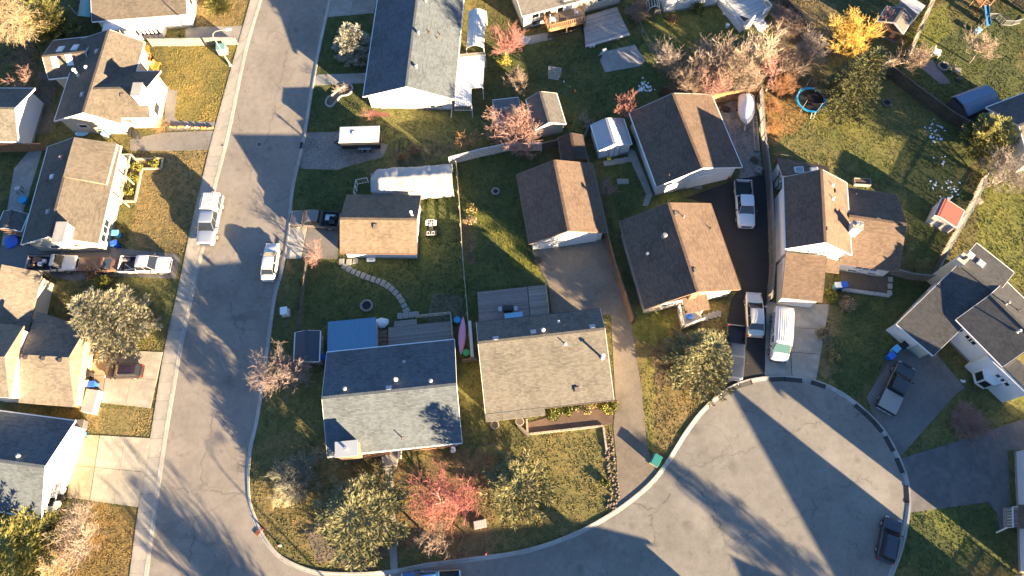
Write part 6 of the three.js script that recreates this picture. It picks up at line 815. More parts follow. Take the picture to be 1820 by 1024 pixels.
// ---------- yard things ----------
{ // kayak
  const a = P(823, 562, .5), b = P(819, 630, .5), c = a.clone().add(b).multiplyScalar(.5).setY(0), L = a.distanceTo(b), g = thing('kayak', 'faded pink kayak standing beside the rear deck', 'kayak', c, heading(a, b)); meshOf(loftGeo([[-L / 2, .02, .3, .36], [-L * .4, .2, .2, .42, .03], [-L * .2, .38, .15, .48, .05], [0, .44, .14, .5, .06], [L * .2, .38, .15, .48, .05], [L * .4, .2, .2, .42, .03], [L / 2, .02, .3, .36]], 18, 2.4), 'hull', M.pink, g); new MB().bar(V(-L * .45, .45, 0), V(L * .45, .45, 0), .03).build('keel', std([.62, .28, .42], .4), g);
  const c2 = P(838, 605), h2 = thing('white_board', 'long white plank propped in the strip beside the kayak', 'plank', c2, heading(P(835, 570), P(840, 632))); new MB().rbox(0, .5, 0, 4.2, .12, .3, .05, 0).build('plank', M.trim, h2); for (const s of [-1, 1]) new MB().bar(V(s * 1.5, 0, 0), V(s * 1.5, .45, 0), .08).build('prop', M.greyWood, h2);
  for (const [x, y, m, l] of [[813, 571, M.cyan, 'blue tub beside the kayak tip'], [829, 629, M.greenPlastic, 'green tub at the foot of the kayak']]) { const t = thing('plastic_tub', l, 'tub', P(x, y)); new MB().tube(V(0, 0, 0), V(0, .5, 0), .3, .36, 16).build('tub', m, t); new MB().tube(V(0, .5, 0), V(0, .54, 0), .38, .38, 16).build('rim', m, t); }
}
function ring(name, label, at, R, n, mat, o = {}) { const g = thing(name, label, o.cat || 'fire pit', P(at[0], at[1])); for (let i = 0; i < n; i++) { const a = i / n * 6.283; new MB().rbox(Math.cos(a) * R, .13, Math.sin(a) * R, o.w || .24, .26, 6.283 * R / n * .9, .04, -a).build('stone', mat, g); } new MB().tube(V(0, 0, 0), V(0, .06, 0), R * .85, R * .85, 20).build('ash', std([.035, .032, .03], 1), g); return g; }
ring('fire_pit', 'stone fire ring on the shaded lawn behind the lean-to', [652, 544], .62, 14, M.stone); ring('fire_pit', 'pale fire pit on the brick patio at upper right', [1676, 119], .62, 14, M.stone); ring('garden_ring', 'small dark ring on the sunny back lawn', [1575, 184], .5, 12, std([.12, .11, .11], .9), { cat: 'garden ring' }); ring('garden_ring', 'faint stone ring on the lawn above the garage', [881, 341], .4, 10, M.stone, { cat: 'garden ring' });
{ // stepping stones
  const g = sgroup('stepping_stone_path', 'curved path of pale square stepping stones across the shaded lawn'); const c = new THREE.CatmullRomCurve3([[612, 474], [630, 484], [655, 494], [680, 503], [700, 517], [714, 535], [722, 552]].map(p => P(p[0], p[1]))); const n = 15; for (let i = 0; i <= n; i++) { const p = c.getPointAt(i / n), t = c.getTangentAt(i / n), m = new MB(new THREE.Matrix4().makeRotationY(Math.atan2(-t.z, t.x) + rr(-.12, .12)).setPosition(p.x, 0, p.z)); m.rbox(0, .03, 0, .52 + rr(-.05, .05), .08, .72 + rr(-.08, .08), .03); m.build('stone', M.paver, g); } for (const [x, y] of [[711, 562], [721, 561], [731, 560], [740, 559], [607, 465], [620, 466], [632, 464]]) { const p = P(x, y); new MB().rbox(p.x, .03, p.z, .6, .08, .72, .03, rr(-.1, .1)).build('stone', M.paver, g); }
  const g2 = sgroup('stepping_stone_path', 'square stepping stones below the white front porch'); for (const [x, y] of [[1254, 565], [1262, 562], [1270, 560], [1277, 558]]) { const p = P(x, y); new MB().rbox(p.x, .04, p.z, .55, .08, .75, .03, -.2).build('stone', M.paver, g2); }
  const g3 = sgroup('stepping_stone_path', 'loose slabs on the shaded lawn by the ribbed-roof shed'); for (const [x, y, w] of [[1102, 323, .7], [1112, 323, .7], [1082, 290, 1.3], [1100, 287, 1.2], [1116, 284, 1.0]]) { const p = P(x, y); new MB().rbox(p.x, .03, p.z, w, .08, .75, .03, .1).build('stone', M.paver, g3); }
}
{ // trampoline
  const p = P(1437, 184), g = thing('trampoline', 'round trampoline with blue pad and net poles on the sunny back lawn', 'trampoline', p); const R = 1.72, H = .8; const tor = new THREE.TorusGeometry(R, .17, 8, 36); tor.rotateX(Math.PI / 2); tor.scale(1, .3, 1); meshOf(tor, 'pad', M.cyan, g).position.y = H; new MB().tube(V(0, H - .03, 0), V(0, H - .01, 0), R - .12, R - .12, 32).build('mat', std([.014, .013, .012], .9), g); for (let i = 0; i < 6; i++) { const a = i / 6 * 6.283 + .3; new MB().tube(V(Math.cos(a) * R, 0, Math.sin(a) * R), V(Math.cos(a) * (R + .12), 2.5, Math.sin(a) * (R + .12)), .035, .03, 6).build('pole', i % 2 ? M.skyBlue : M.galv, g); } const t2 = new THREE.TorusGeometry(R + .12, .02, 5, 36); t2.rotateX(Math.PI / 2); meshOf(t2, 'net_ring', M.blackMetal, g).position.y = 2.45; const lad = new MB(); lad.bar(V(-.2, 0, R + .5), V(-.2, H, R + .1), .04); lad.bar(V(.2, 0, R + .5), V(.2, H, R + .1), .04); lad.bar(V(-.2, .4, R + .3), V(.2, .4, R + .3), .04); lad.build('ladder', M.galv, g);
}
{ // hockey goal
  const g = thing('hockey_goal', 'small white-framed hockey goal on the shaded lawn', 'goal', P(985, 134), -.25); const f = new MB(); const a = V(-.8, 0, -.3), b = V(.8, 0, -.3); f.tube(a, V(-.8, 1.2, -.3), .04); f.tube(b, V(.8, 1.2, -.3), .04); f.tube(V(-.8, 1.2, -.3), V(.8, 1.2, -.3), .04); f.tube(a, V(-.6, 0, .6), .03); f.tube(b, V(.6, 0, .6), .03); f.tube(V(-.6, 0, .6), V(.6, 0, .6), .03); f.tube(V(-.8, 1.2, -.3), V(-.6, 0, .6), .025); f.tube(V(.8, 1.2, -.3), V(.6, 0, .6), .025); f.build('frame', std([.6, .5, .5], .4), g); const n = new MB(); for (let i = 0; i <= 10; i++) { const t = i / 10; n.bar(V(lerp(-.8, .8, t), 1.2, -.3), V(lerp(-.6, .6, t), 0, .6), .02); n.bar(V(-lerp(.8, .6, t), lerp(1.2, 0, t), lerp(-.3, .6, t)), V(lerp(.8, .6, t), lerp(1.2, 0, t), lerp(-.3, .6, t)), .02); } n.build('net', M.whitePlastic, g);
}
{ // a-frame
  const g = thing('step_ladder', 'A-frame ladder swing beside the concrete pad', 'ladder', P(1072, 104), .4), f = new MB(); for (const s of [-1, 1]) { f.bar(V(s * .5, 0, -.6), V(s * .25, 1.7, 0), .06); f.bar(V(s * .5, 0, .6), V(s * .25, 1.7, 0), .06); } for (let i = 1; i < 6; i++) f.bar(V(-.5 + i * .045, i * .28, -.6 + i * .1), V(.5 - i * .045, i * .28, -.6 + i * .1), .05); f.bar(V(-.3, 1.7, 0), V(.3, 1.7, 0), .08); f.build('frame', M.steel, g); new MB().box(0, 1.73, 0, .5, .05, .25).build('top', M.whitePlastic, g); }
for (const [x, y, m, l, r] of [[1022, 163, M.orange, 'orange ball on the shaded lawn', .17], [1013, 155, M.greenPlastic, 'small green ball on the shaded lawn', .12], [1002, 146, M.whitePlastic, 'small white ball near the hockey goal', .11]]) { const g = thing('ball', l, 'ball', P(x, y)); meshOf(new THREE.IcosahedronGeometry(r, 3).translate(0, r, 0), 'shell', m, g); new MB().tube(V(0, r, -r * 1.0), V(0, r, r * 1.0), r * .985, r * .985, 14, false); }
for (const [x, y, l] of [[880, 757, 'left terracotta planter before the tan-grey house'], [924, 751, 'right terracotta planter before the tan-grey house']]) { const g = thing('planter', l, 'planter', P(x, y)); new MB().tube(V(0, 0, 0), V(0, .5, 0), .3, .42, 18).build('pot', M.terracotta, g); new MB().tube(V(0, .5, 0), V(0, .55, 0), .46, .46, 18).build('rim', M.concretePale, g); new MB().tube(V(0, .55, 0), V(0, .56, 0), .36, .36, 16).build('soil', M.dirt, g); }
{ const a = P(921, 758), b = P(940, 776), g = thing('log', 'fallen dark log at the corner of the front bed', 'log', a, heading(a, b)), L = a.distanceTo(b); new MB().tube(V(0, .2, 0), V(L, .2, 0), .2, .24, 12).build('trunk', M.bark, g); new MB().tube(V(L, .2, 0), V(L + .02, .2, 0), .22, .22, 12).build('cut_face', M.dark, g); }
{ const g = thing('bed_edging', 'pale timber edging around the mulched front bed', 'edging', P(1000, 765)); for (const [a, b] of [[[938, 772], [1072, 757]], [[1072, 757], [1078, 800]], [[936, 745], [938, 772]]]) rel(g.position).bar(P(a[0], a[1], .1), P(b[0], b[1], .1), .2, .22).build('timber', M.palewood, g); }
{ const g = thing('bed_edging', 'white timber edging of the split-level house bed', 'edging', P(262, 310)); for (const [a, b] of [[[236, 283], [290, 282]], [[290, 282], [287, 300]], [[287, 300], [252, 300]], [[252, 300], [240, 358]], [[240, 358], [222, 358]]]) rel(g.position).bar(P(a[0], a[1], .12), P(b[0], b[1], .12), .2, .26).build('timber', M.palewood, g); }
const rockM = [roughm([.16, .115, .09]), roughm([.19, .14, .115]), roughm([.14, .11, .095])];
{ const g = thing('rock_border', 'border of rounded rocks between front lawn and long driveway', 'rocks', P(1084, 830)); const c = new THREE.CatmullRomCurve3([[1078, 765], [1083, 810], [1091, 855], [1092, 882], [1083, 908]].map(p => P(p[0], p[1]))); for (let i = 0; i < 130; i++) { const p = c.getPointAt(rnd()), s = rr(.07, .15); const q = new THREE.IcosahedronGeometry(s, 1); q.scale(1, .6, rr(.8, 1.2)); rel(g.position).geo(q, new THREE.Matrix4().makeRotationY(rr(0, 6)).setPosition(p.x + rr(-.5, .5), s * .4, p.z + rr(-.3, .3))).build('rock', pick(rockM), g); } }
{ const g = thing('rock_border', 'kidney-shaped pale edging around the thorny bush', 'edging', P(602, 168)); const c = new THREE.CatmullRomCurve3([[580, 186], [582, 176], [590, 170], [605, 158], [622, 151], [627, 158], [620, 168], [606, 172], [597, 182], [588, 190]].map(p => P(p[0], p[1])), true); hard.push(c.getPoints(24)); for (let i = 0; i < 34; i++) { const p = c.getPointAt(i / 34), t = c.getTangentAt(i / 34); rel(g.position).rbox(p.x, .1, p.z, .42, .22, .2, .04, Math.atan2(-t.z, t.x)).build('block', M.concretePale, g); } rel(g.position).slab(c.getPoints(30).map(p => V(p.x, .06, p.z)), .06).build('soil', M.dirt, g); }
{ const g = thing('block_wall', 'low wall of pale blocks along the front bed of the brown-roofed house', 'wall', P(1540, 518)); for (let i = 0; i < 9; i++) { const p = P(1500, 516).lerp(P(1580, 527), i / 8.5); rel(g.position).rbox(p.x, .16, p.z, .58, .32, .42, .05, -.12).build('block', M.concretePale, g); } for (let i = 0; i < 3; i++) { const p = P(1580, 522).lerp(P(1582, 492), i / 2.5); rel(g.position).rbox(p.x, .16, p.z, .42, .32, .6, .05, -.12).build('block', M.concretePale, g); } }
{ const g = thing('rock_border', 'row of small orange and white stones along the worn grey driveway', 'rocks', P(340, 226)); for (let i = 0; i < 26; i++) { const p = P(303, 226).lerp(P(378, 228), i / 25), s = rr(.12, .2); rel(g.position).geo(new THREE.IcosahedronGeometry(s, 1), new THREE.Matrix4().setPosition(p.x, s * .7, p.z + rr(-.1, .1))).build('rock', pick([M.terracotta, M.stone, M.orange, M.concretePale]), g); } }
{ const g = thing('storage_bench', 'long grey-topped storage box beside the pale driveway', 'storage box', P(160, 712), 0); const a = P(165, 692, .9), b = P(150, 733, .9), q = [P(154, 691, .9), P(175, 694, .9), P(164, 735, .9), P(143, 731, .9)]; rel(g.position).prism(q.map(p => V(p.x, 0, p.z)), 0, .85).build('body', M.trim, g); rel(g.position).slab(q.map(p => p.clone().setY(.93)), .08).build('lid', std([.33, .32, .33], .6), g); rel(g.position).bar(P(174, 700, .5), P(168, 722, .5), .05).build('handle', M.blackMetal, g); }
{ const g = thing('storage_bench', 'small dark storage box at the white garage corner', 'storage box', P(142, 757)); rel(g.position).rbox(P(143, 757).x, .45, P(143, 757).z, 1.7, .85, .9, .08).build('body', std([.09, .085, .09], .6), g); rel(g.position).rbox(P(143, 757).x, .91, P(143, 757).z, 1.76, .08, .96, .03).build('lid', std([.14, .13, .13], .6), g); }
{ const g = thing('planter_box', 'raised planter box with dark soil behind the east wing', 'planter', P(1530, 326), -.12); for (const s of [-1, 1]) { new MB().box(0, .25, s * .4, 1.9, .5, .08).build('side', M.palewood, g); new MB().box(s * .93, .25, 0, .08, .5, .74).build('end', M.palewood, g); } new MB().box(0, .35, 0, 1.78, .1, .72).build('soil', M.mulch, g); }
{ const g = thing('barbecue', 'dark covered barbecue on the weathered plank deck', 'barbecue', P(903, 552, .55).setY(.57)); new MB().rbox(0, .75, 0, 1.3, .45, .65, .15).build('hood', M.blackMetal, g); new MB().box(0, .35, 0, 1.0, .5, .55).build('cabinet', M.dark, g); for (const s of [-1, 1]) new MB().box(s * .85, .6, 0, .4, .05, .5).build('side_shelf', M.galv, g); for (const s of [-1, 1]) new MB().tube(V(s * .4, .08, .2), V(s * .46, .08, .2), .09, .09, 10).build('wheel', M.tyre, g); }
{ const g = thing('patio_table', 'pale blue covered table on the weathered plank deck', 'table', P(913, 563, 1.0).setY(.57)); new MB().rbox(0, .72, 0, 2.0, .08, .75, .03, .09).build('top', M.skyBlue, g); for (const i of [-1, 1]) for (const j of [-1, 1]) new MB().bar(V(i * .85, 0, j * .28), V(i * .85, .7, j * .28), .07).build('leg', M.galv, g); }
{ const g = thing('white_tarp', 'crumpled white tarp at the lean-to corner', 'tarp', P(679, 575)); const s = new THREE.IcosahedronGeometry(.75, 4); const p = s.attributes.position; for (let i = 0; i < p.count; i++) { const v = V().fromBufferAttribute(p, i), k = 1 + (fbm(v.x * 4 + 9, v.z * 4 + v.y * 3 + 9, 3) - .5) * .7; p.setXYZ(i, v.x * k, Math.max(0, v.y * k * .5 + .12), v.z * k * .75); } s.computeVertexNormals(); meshOf(s, 'tarp', M.snow, g); new MB().rbox(0, .12, 0, .7, .2, .5, .05).build('bundle', M.greyWood, g); }
{ const g = thing('lumber_ladder', 'dark lumber ladder leaning along the tall grey fence', 'ladder', P(1343, 240)), f = rel(g.position), a = P(1338, 208, .3), b = P(1342, 266, .3), c = P(1345, 208, .3), d = P(1349, 266, .3); f.bar(a, b, .1); f.bar(c, d, .1); for (let i = 0; i <= 12; i++) f.bar(a.clone().lerp(b, i / 12), c.clone().lerp(d, i / 12), .07); f.build('rails', M.palewood, g); rel(g.position).bar(P(1340, 268, .15), P(1348, 268, .15), .2, .3).build('block', M.greyWood, g); }
for (const [x, y, sx, sy, sz, m, l] of [[1340, 285, 1.0, .7, .9, M.darkWood, 'dark timber pile on the gravel yard'], [1346, 305, .8, .6, .9, M.greyWood, 'grey crate at the end of the gravel yard'], [1288, 196, 1.2, .5, .7, M.rubber, 'black low wheelbarrow on the gravel yard'], [1293, 316, .5, .5, .5, M.red, 'red gas can box at the garage corner'], [1240, 334, .9, .3, .8, M.stone, 'grey stone pile at the garage front'], [956, 466, .9, .55, .8, M.rubber, 'round black fire drum on the tan driveway'], [738, 407, .5, .9, 1.6, M.galv, 'grey ladder rack against the garage end'], [660, 463, 1.0, .25, .5, M.whitePlastic, 'white tray on the lawn below the garage'], [1222, 567, .7, .35, .6, M.binBlue, 'blue cooler on the white porch'], [1219, 549, .9, .4, .6, M.darkWood, 'dark bench on the white porch'], [265, 108, .9, .7, .9, M.orange, 'orange cushioned chair beside the tan-roofed house'], [262, 92, .8, .6, 1.4, M.orange, 'long orange bench beside the tan-roofed house'], [270, 118, 1.0, .6, .8, M.whitePlastic, 'white table among the orange chairs'], [280, 120, .8, .6, 1.2, M.orange, 'orange seat at the lawn edge'], [250, 172, .9, .8, 1.4, M.trim, 'white planter chest at the cross gable'], [240, 240, 2.2, .8, 1.0, M.rubber, 'dark tarp-covered cart beside the tan-roofed house'], [192, 239, 1.0, .7, 1.0, M.skyBlue, 'pale blue cart at the tan-roofed house'], [148, 236, 1.6, .3, 1.0, M.skyBlue, 'pale blue tarp on the shaded drive'], [45, 358, 1.0, .5, 1.0, M.cyan, 'blue tub behind the split-level house'], [22, 430, 1.4, .3, 1.6, M.binBlue, 'blue tarp bundle at the left edge'], [38, 340, .7, .7, .7, M.galv, 'grey grill behind the split-level house'], [1661, 97, 1.0, .8, 1.0, M.whitePlastic, 'white round chair by the fire pit'], [1697, 128, 1.1, .6, .8, M.greyWood, 'grey bench by the fire pit'], [1702, 138, .9, .5, 1.2, M.darkWood, 'dark woodpile by the fire pit'], [1735, 58, .9, .6, .6, M.skyBlue, 'pale blue toy on the shaded lawn'], [1290, 24, .9, .15, .4, M.whitePlastic, 'white plank toy on the lawn at the top'], [1292, 48, .5, .4, .5, M.whitePlastic, 'white pail near the deck at the top'], [1710, 678, .5, .4, .4, M.whitePlastic, 'small white stone at the grey driveway'], [1658, 380, .3, .2, .3, M.stone, 'stone beside the red-roofed shed'], [1735, 358, 1.0, .6, 1.6, M.palewood, 'pale lumber stack on the bright lawn'], [806, 800, .5, .5, .6, M.trim, 'white crate at the corner of the blue-grey house'], [933, 245, .4, .3, .3, M.yellow, 'small yellow toy at the pink tree'], [1082, 284, .5, .3, .4, M.yellow, 'yellow toy at the ribbed-roof shed'], [931, 70, 1.6, .08, 1.0, M.trim, 'white slatted panel lying on the patio']]) { // small clutter, each with a body and a top or base of its own
  const g = thing('yard_item', l, 'yard item', P(x, y), (x * .37) % 1.2 - .6); g.name = numbered(l.replace(/[^a-z ]/g, '').split(' ').find(w => /chair|bench|table|crate|cart|tub|tarp|chest|cooler|rack|tray|pile|drum|barrow|can|stack|toy|pail|panel|stone|woodpile|grill|seat/.test(w)) || 'yard_item'); used['yard_item']--; if (/deck|porch/.test(l) && /white porch/.test(l)) g.position.y = .72; const k = g.name.replace(/_\d+$/, ''), legs = (h, mm = m) => { for (const i of [-1, 1]) for (const j of [-1, 1]) new MB().bar(V(i * sx * .42, 0, j * sz * .42), V(i * sx * .42, h, j * sz * .42), .06).build('leg', mm, g); };
  if (/chair|seat|bench/.test(k)) { legs(sy * .6); new MB().rbox(0, sy * .62, 0, sx, .12, sz, .05).build('seat', m, g); new MB().rbox(-sx * .44, sy * .62 + .28, 0, .12, .5, sz, .05).build('backrest', m, g); }
  else if (/table/.test(k)) { legs(sy); new MB().rbox(0, sy, 0, sx, .07, sz, .03).build('top', m, g); }
  else if (/cart|barrow/.test(k)) { new MB().rbox(0, sy * .6, 0, sx, sy * .7, sz, .12).build('load', m, g); new MB().box(0, .22, 0, sx * .96, .08, sz * .8).build('frame', M.blackMetal, g); for (const s of [-1, 1]) wheel(g, -sx * .2, s * sz * .48, .2, .1); new MB().bar(V(sx * .5, .3, 0), V(sx * .5 + .5, .35, 0), .05).build('handle', M.blackMetal, g); }
  else if (/drum|tub|pail/.test(k)) { new MB().tube(V(0, 0, 0), V(0, sy, 0), sx * .42, sx * .48, 18).build('body', m, g); new MB().tube(V(0, sy - .03, 0), V(0, sy + .03, 0), sx * .51, sx * .51, 18).build('rim', m, g); }
  else if (/tarp/.test(k)) { const q = new THREE.IcosahedronGeometry(1, 4), p = q.attributes.position; for (let i = 0; i < p.count; i++) { const v = V().fromBufferAttribute(p, i), f = 1 + (fbm(v.x * 3 + x, v.z * 3 + v.y * 2 + y, 3) - .5) * .6; p.setXYZ(i, v.x * f * sx * .55, Math.max(.01, (v.y * f * .5 + .4) * sy), v.z * f * sz * .55); } q.computeVertexNormals(); meshOf(q, 'sheet', m, g); new MB().rbox(0, sy * .2, 0, sx * .6, sy * .4, sz * .6, .05).build('bundle', m, g); }
  else if (/pile|stack|stone/.test(k)) { for (let i = 0; i < 6; i++) new MB().rbox(rr(-.25, .25) * sx, sy * (.18 + .16 * Math.floor(i / 2)), rr(-.3, .3) * sz, sx * rr(.5, .8), sy * .22, sz * rr(.25, .5), .04, rr(-.3, .3)).build('piece', m, g); }
  else if (/grill/.test(k)) { legs(.5, M.blackMetal); new MB().rbox(0, .65, 0, sx, .35, sz * .7, .12).build('hood', m, g); }
  else if (/rack|panel/.test(k)) { for (let i = 0; i < 6; i++) new MB().box(0, sy * .5, (i / 5 - .5) * sz * .92, sx, sy * .9, .07).build('slat', m, g); for (const s of [-1, 1]) new MB().bar(V(s * sx * .4, sy, -sz / 2), V(s * sx * .4, sy, sz / 2), .06).build('rail', m, g); }
  else { new MB().rbox(0, sy * .45, 0, sx * .94, sy * .8, sz * .94, Math.min(.12, sy * .3)).build('body', m, g); new MB().rbox(0, sy * .88, 0, sx, sy * .12, sz, .03).build('lid', m, g); new MB().bar(V(-sx * .2, sy * .97, 0), V(sx * .2, sy * .97, 0), .05).build('handle', M.blackMetal, g); } }
{ // play structure
  const g = thing('play_set', 'play tower with dark blue slide at the top right', 'play set', P(1735, 16), .2); for (const i of [-1, 1]) for (const j of [-1, 1]) new MB().bar(V(i * .7, 0, j * .7), V(i * .7, 2.8, j * .7), .12).build('post', M.brownWood, g); new MB().box(0, 1.4, 0, 1.6, .08, 1.6).build('floor', M.cedar, g); new MB().slab([V(-.9, 2.9, -.9), V(.9, 2.9, -.9), V(.9, 2.9, .9), V(-.9, 2.9, .9)], .08).build('roof', std([.6, .5, .4], .7), g); const s = new MB(); s.slab([V(-.3, 1.4, .75), V(.3, 1.4, .75), V(.3, .2, 3.0), V(-.3, .2, 3.0)], .05); for (const k of [-1, 1]) s.bar(V(k * .32, 1.52, .75), V(k * .32, .3, 3.0), .05, .2); s.build('slide', std([.03, .12, .25], .3), g); 
  const p = thing('play_pen', 'pale panelled play pen with trampoline beside the bare tree', 'play pen', P(1766, 50)); const pts = [[1742, 48], [1752, 33], [1768, 33], [1780, 45], [1796, 46], [1812, 42], [1820, 30]].map(k => P(k[0], k[1])); for (let i = 0; i < pts.length - 1; i++) { const b = rel(p.position); for (const y of [.1, .9]) b.bar(pts[i].clone().setY(y), pts[i + 1].clone().setY(y), .06); for (let k = 0; k <= 8; k++) { const q = pts[i].clone().lerp(pts[i + 1], k / 8); b.bar(q.clone().setY(.1), q.clone().setY(.9), .03); } b.build('panel', M.galv, p); }
}
{ // teal glazed lean-to at the top left house
  const g = thing('teal_canopy', 'teal glazed canopy on the west side of the upper left house', 'canopy', P(150, 15)), b = rel(g.position), n = 6; const a = [[136, 18], [143, 30], [158, 30]], p0 = P(166, -10, 2.8), p1 = P(160, 30, 2.8); for (let i = 0; i < n; i++) { const f = t => P(lerp(144, 166, t), lerp(-8, -10, t), lerp(1.9, 2.8, Math.sin(t * 1.57))), h = t => P(lerp(138, 160, t), lerp(28, 30, t), lerp(1.9, 2.8, Math.sin(t * 1.57))); b.slab([f(i / n), f((i + 1) / n), h((i + 1) / n), h(i / n)], .05); } b.build('glazing', std([.05, .24, .25], .2), g); for (const k of [P(138, 28, 0), P(144, -8, 0)]) rel(g.position).bar(k, k.clone().setY(1.9), .1).build('post', M.trim, g); }
{ const g = thing('jungle_gym', 'white arched climbing frame at the pale house corner', 'climbing frame', P(1160, 16)), f = new MB(); const A = t => V(Math.cos(t) * .9, Math.sin(t) * 1.4, 0); for (const z of [-.8, .8]) { const pts = []; for (let i = 0; i <= 8; i++) pts.push(A(i / 8 * Math.PI).add(V(0, 0, z))); f.path(pts, .06, 6); } for (let i = 1; i < 8; i++) f.tube(A(i / 8 * Math.PI).add(V(0, 0, -.8)), A(i / 8 * Math.PI).add(V(0, 0, .8)), .04, .04, 6); f.build('frame', M.whitePlastic, g); new MB().box(.4, .5, .85, .7, .9, .06).build('panel', M.palewood, g); }
// small lean shed behind the split-level house
{ const g = house('garden_shed', 'small grey shed behind the split-level house at the left edge', 'shed'); gable(g, { r: [[22, 372], [8, 404]], a: [[8, 374], [-6, 404]], b: [[48, 382], [36, 414]], hr: 2.5, ha: 1.9, hb: 1.9, oh: .1, og: .1, roof: M.roofGrey, wall: M.brownWall }); }
// melting snow patches
function snow(label, spots) { const g = new MB(), c = P(spots[0][0], spots[0][1]); for (const [x, y, n, sp] of spots) { const o = P(x, y); for (let i = 0; i < n; i++) { const s = rr(.04, .15), a = new THREE.IcosahedronGeometry(s, 1); a.scale(rr(.7, 1.6), .22, rr(.6, 1.3)); const px = o.x + (rr(-1, 1) + rr(-1, 1)) * sp * .5, pz = o.z + (rr(-1, 1) + rr(-1, 1)) * sp * .5; g.geo(a, new THREE.Matrix4().makeRotationY(rr(0, 6)).setPosition(px - c.x, .03, pz - c.z)); } } const o = g.build(numbered('snow_patch'), M.snow); o.position.copy(c); o.userData = { label, category: 'snow', kind: 'stuff' }; }
snow('scattered melting snow on the shaded back lawn beside the dark fence', [[1655, 220, 16, 1.6], [1665, 238, 18, 1.2], [1678, 290, 6, 1.6], [1690, 335, 18, 1.4], [1672, 322, 10, 1.8], [1686, 350, 8, 1.2]]); snow('bluish melting snow on the shaded lawn beside the red bare tree', [[1143, 156, 34, 1.1], [1150, 150, 12, 1.4]]);
// ---------- beyond the frame: only what throws its shadow into view ----------
function gableW(label, name, r0, r1, half, hr, he, o = {}) { const g = thing(name, label, 'house'), u = r1.clone().sub(r0).normalize(), w = V(-u.z, 0, u.x), O = r0.clone().add(r1).multiplyScalar(.5); g.position.copy(O); g.rotation.y = Math.atan2(-u.z, u.x); const L = r0.distanceTo(r1) / 2; new MB().slab([V(-L, hr, 0), V(L, hr, 0), V(L, he, half), V(-L, he, half)], .17).build('roof_slope', M.roofGrey, g); new MB().slab([V(-L, hr, 0), V(L, hr, 0), V(L, he, -half), V(-L, he, -half)], .17).build('roof_slope', M.roofGrey, g); const b = new MB(), k = half - .4, q = [[-k, 0], [-k, he - .05], [0, hr - .2], [k, he - .05], [k, 0]]; for (const X of [-L + .35, L - .35]) { const f = q.map(([z, y]) => V(X, y, z)); X > 0 ? f.reverse() : 0; b.poly(f); } for (let i = 0; i < 4; i++) b.quad(V(-L + .35, q[i][1], q[i][0]), V(L - .35, q[i][1], q[i][0]), V(L - .35, q[i + 1][1], q[i + 1][0]), V(-L + .35, q[i + 1][1], q[i + 1][0])); b.build('wall', M.cream, g); if (o.ch) new MB().box(o.ch[0], (hr + o.ch[1]) / 2 - .3, o.ch[2] || 0, .9, o.ch[1] - hr + 1.2, .9).build('chimney', M.brick, g); return g; }
gableW('bungalow with chimney south of the lane beyond the bottom edge', 'bungalow', V(6.4, 0, 15.5), V(23.3, 0, 14.6), 5, 4.9, 2.9, { ch: [7.2, 6.4] });
gableW('bungalow with north-facing gable beyond the bottom edge', 'bungalow', V(38.5, 0, 18.5), V(43, 0, 33), 5, 4.9, 2.9);
{ const g = thing('two_storey_house', 'flat-roofed two-storey house beyond the lower right corner', 'house'), q = [V(45.6, 0, 5.9), V(52.5, 0, 12.6), V(61, 0, 25), V(54, 0, 27.5)]; g.position.set(53, 0, 15); const r = rel(g.position); r.slab(q.map(p => p.clone().setY(6.3)), .3).build('roof_slope', M.roofGrey, g); rel(g.position).prism(q.map(p => p.clone().lerp(V(53, 0, 17), .04)), 0, 6.0).build('wall', M.cream, g); }
fence('low fence between the two houses at the lower right corner', [[1806, 1022], [1790, 1050], [1775, 1075]], 1.0, M.greyWood);
conifer('dark', 'tall spruce beyond the bottom right edge', [0, 0], 9.5, 3.8, {}).position.set(47, 0, 22.5); conifer('dark', 'slender spruce beyond the bottom left edge', [0, 0], 8.2, 2.4, {}).position.set(-10.5, 0, 19.5); bare('tall', 'bare_tree', 'bare tree beyond the bottom edge at the corner', [0, 0], 8, 3.2, TAN).position.set(-14, 0, 16); bare('tall', 'bare_tree', 'second bare tree beyond the bottom edge', [0, 0], 8, 3.0, TAN).position.set(-19, 0, 13);
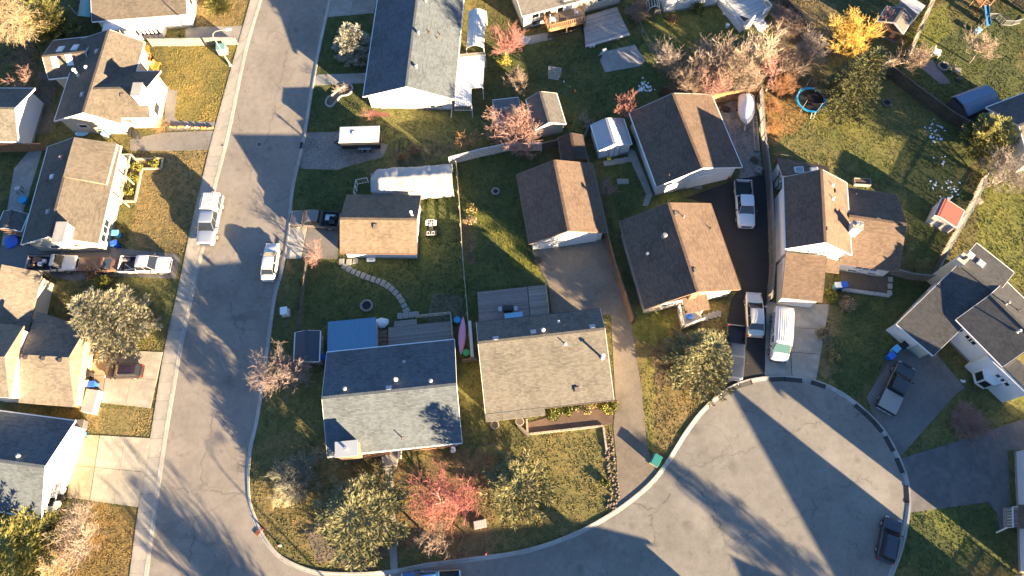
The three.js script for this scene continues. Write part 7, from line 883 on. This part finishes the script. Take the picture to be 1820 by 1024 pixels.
// ---------- grass: short tufts over all the lawns ----------
{
  seed = 4242; const tp = [], nb = 7; for (let i = 0; i < nb; i++) { const a = rr(0, 6.28), d = rr(0, .11), x = Math.cos(a) * d, z = Math.sin(a) * d, w = rr(.014, .03), h = rr(.025, .07), ax = rr(0, 3.14), lx = rr(-.04, .04), lz = rr(-.04, .04); tp.push(x - Math.cos(ax) * w, 0, z - Math.sin(ax) * w, x + Math.cos(ax) * w, 0, z + Math.sin(ax) * w, x + lx, h, z + lz); }
  const g = new THREE.BufferGeometry(); g.setAttribute('position', new THREE.Float32BufferAttribute(tp, 3)); g.computeVertexNormals(); g.setAttribute('uv', new THREE.Float32BufferAttribute(new Float32Array(tp.length / 3 * 2), 2));
  const bbs = hard.map(p => { let a = 1e9, b = -1e9, c = 1e9, d = -1e9; for (const q of p) { a = Math.min(a, q.x); b = Math.max(b, q.x); c = Math.min(c, q.z); d = Math.max(d, q.z); } return [a, b, c, d]; });
  const list = [], m = new THREE.Matrix4(), qn = new THREE.Quaternion(), up = V(0, 1, 0); const cam2 = (x, z) => { const v = V(x, 0, z).project(camera); return Math.abs(v.x) < 1.03 && Math.abs(v.y) < 1.05; };
  const N = 330000; for (let i = 0; i < N; i++) { const x = rr(-72, 74), z = rr(-75, 6); if (!cam2(x, z)) continue; let bad = false; for (let k = 0; k < hard.length; k++) { const b = bbs[k]; if (x < b[0] || x > b[1] || z < b[2] || z > b[3]) continue; if (inPoly(x, z, hard[k])) { bad = true; break; } } if (bad) continue; const n = fbm(x * .8, z * .8, 3); if (rnd() > .45 + n) continue; const s = rr(.6, 1.5) * (.6 + n * .8); list.push([x, z, s, rr(0, 6.28)]); }
  const im = new THREE.InstancedMesh(g, new THREE.MeshStandardMaterial({ color: 0xffffff, roughness: .9, side: THREE.DoubleSide }), list.length); const col = new THREE.Color(); list.forEach(([x, z, s, r], i) => { m.compose(V(x, 0, z), qn.setFromAxisAngle(up, r), V(s, s, s)); im.setMatrixAt(i, m); const c = lawnColor(x, z), k = rr(1.05, 1.55); col.setRGB(c[0] * k, c[1] * k, c[2] * k); im.setColorAt(i, col); }); im.name = 'grass'; im.userData = { kind: 'stuff', label: 'short autumn grass on all the lawns', category: 'grass' }; im.castShadow = im.receiveShadow = true; scene.add(im);
}
renderer.render(scene, camera);
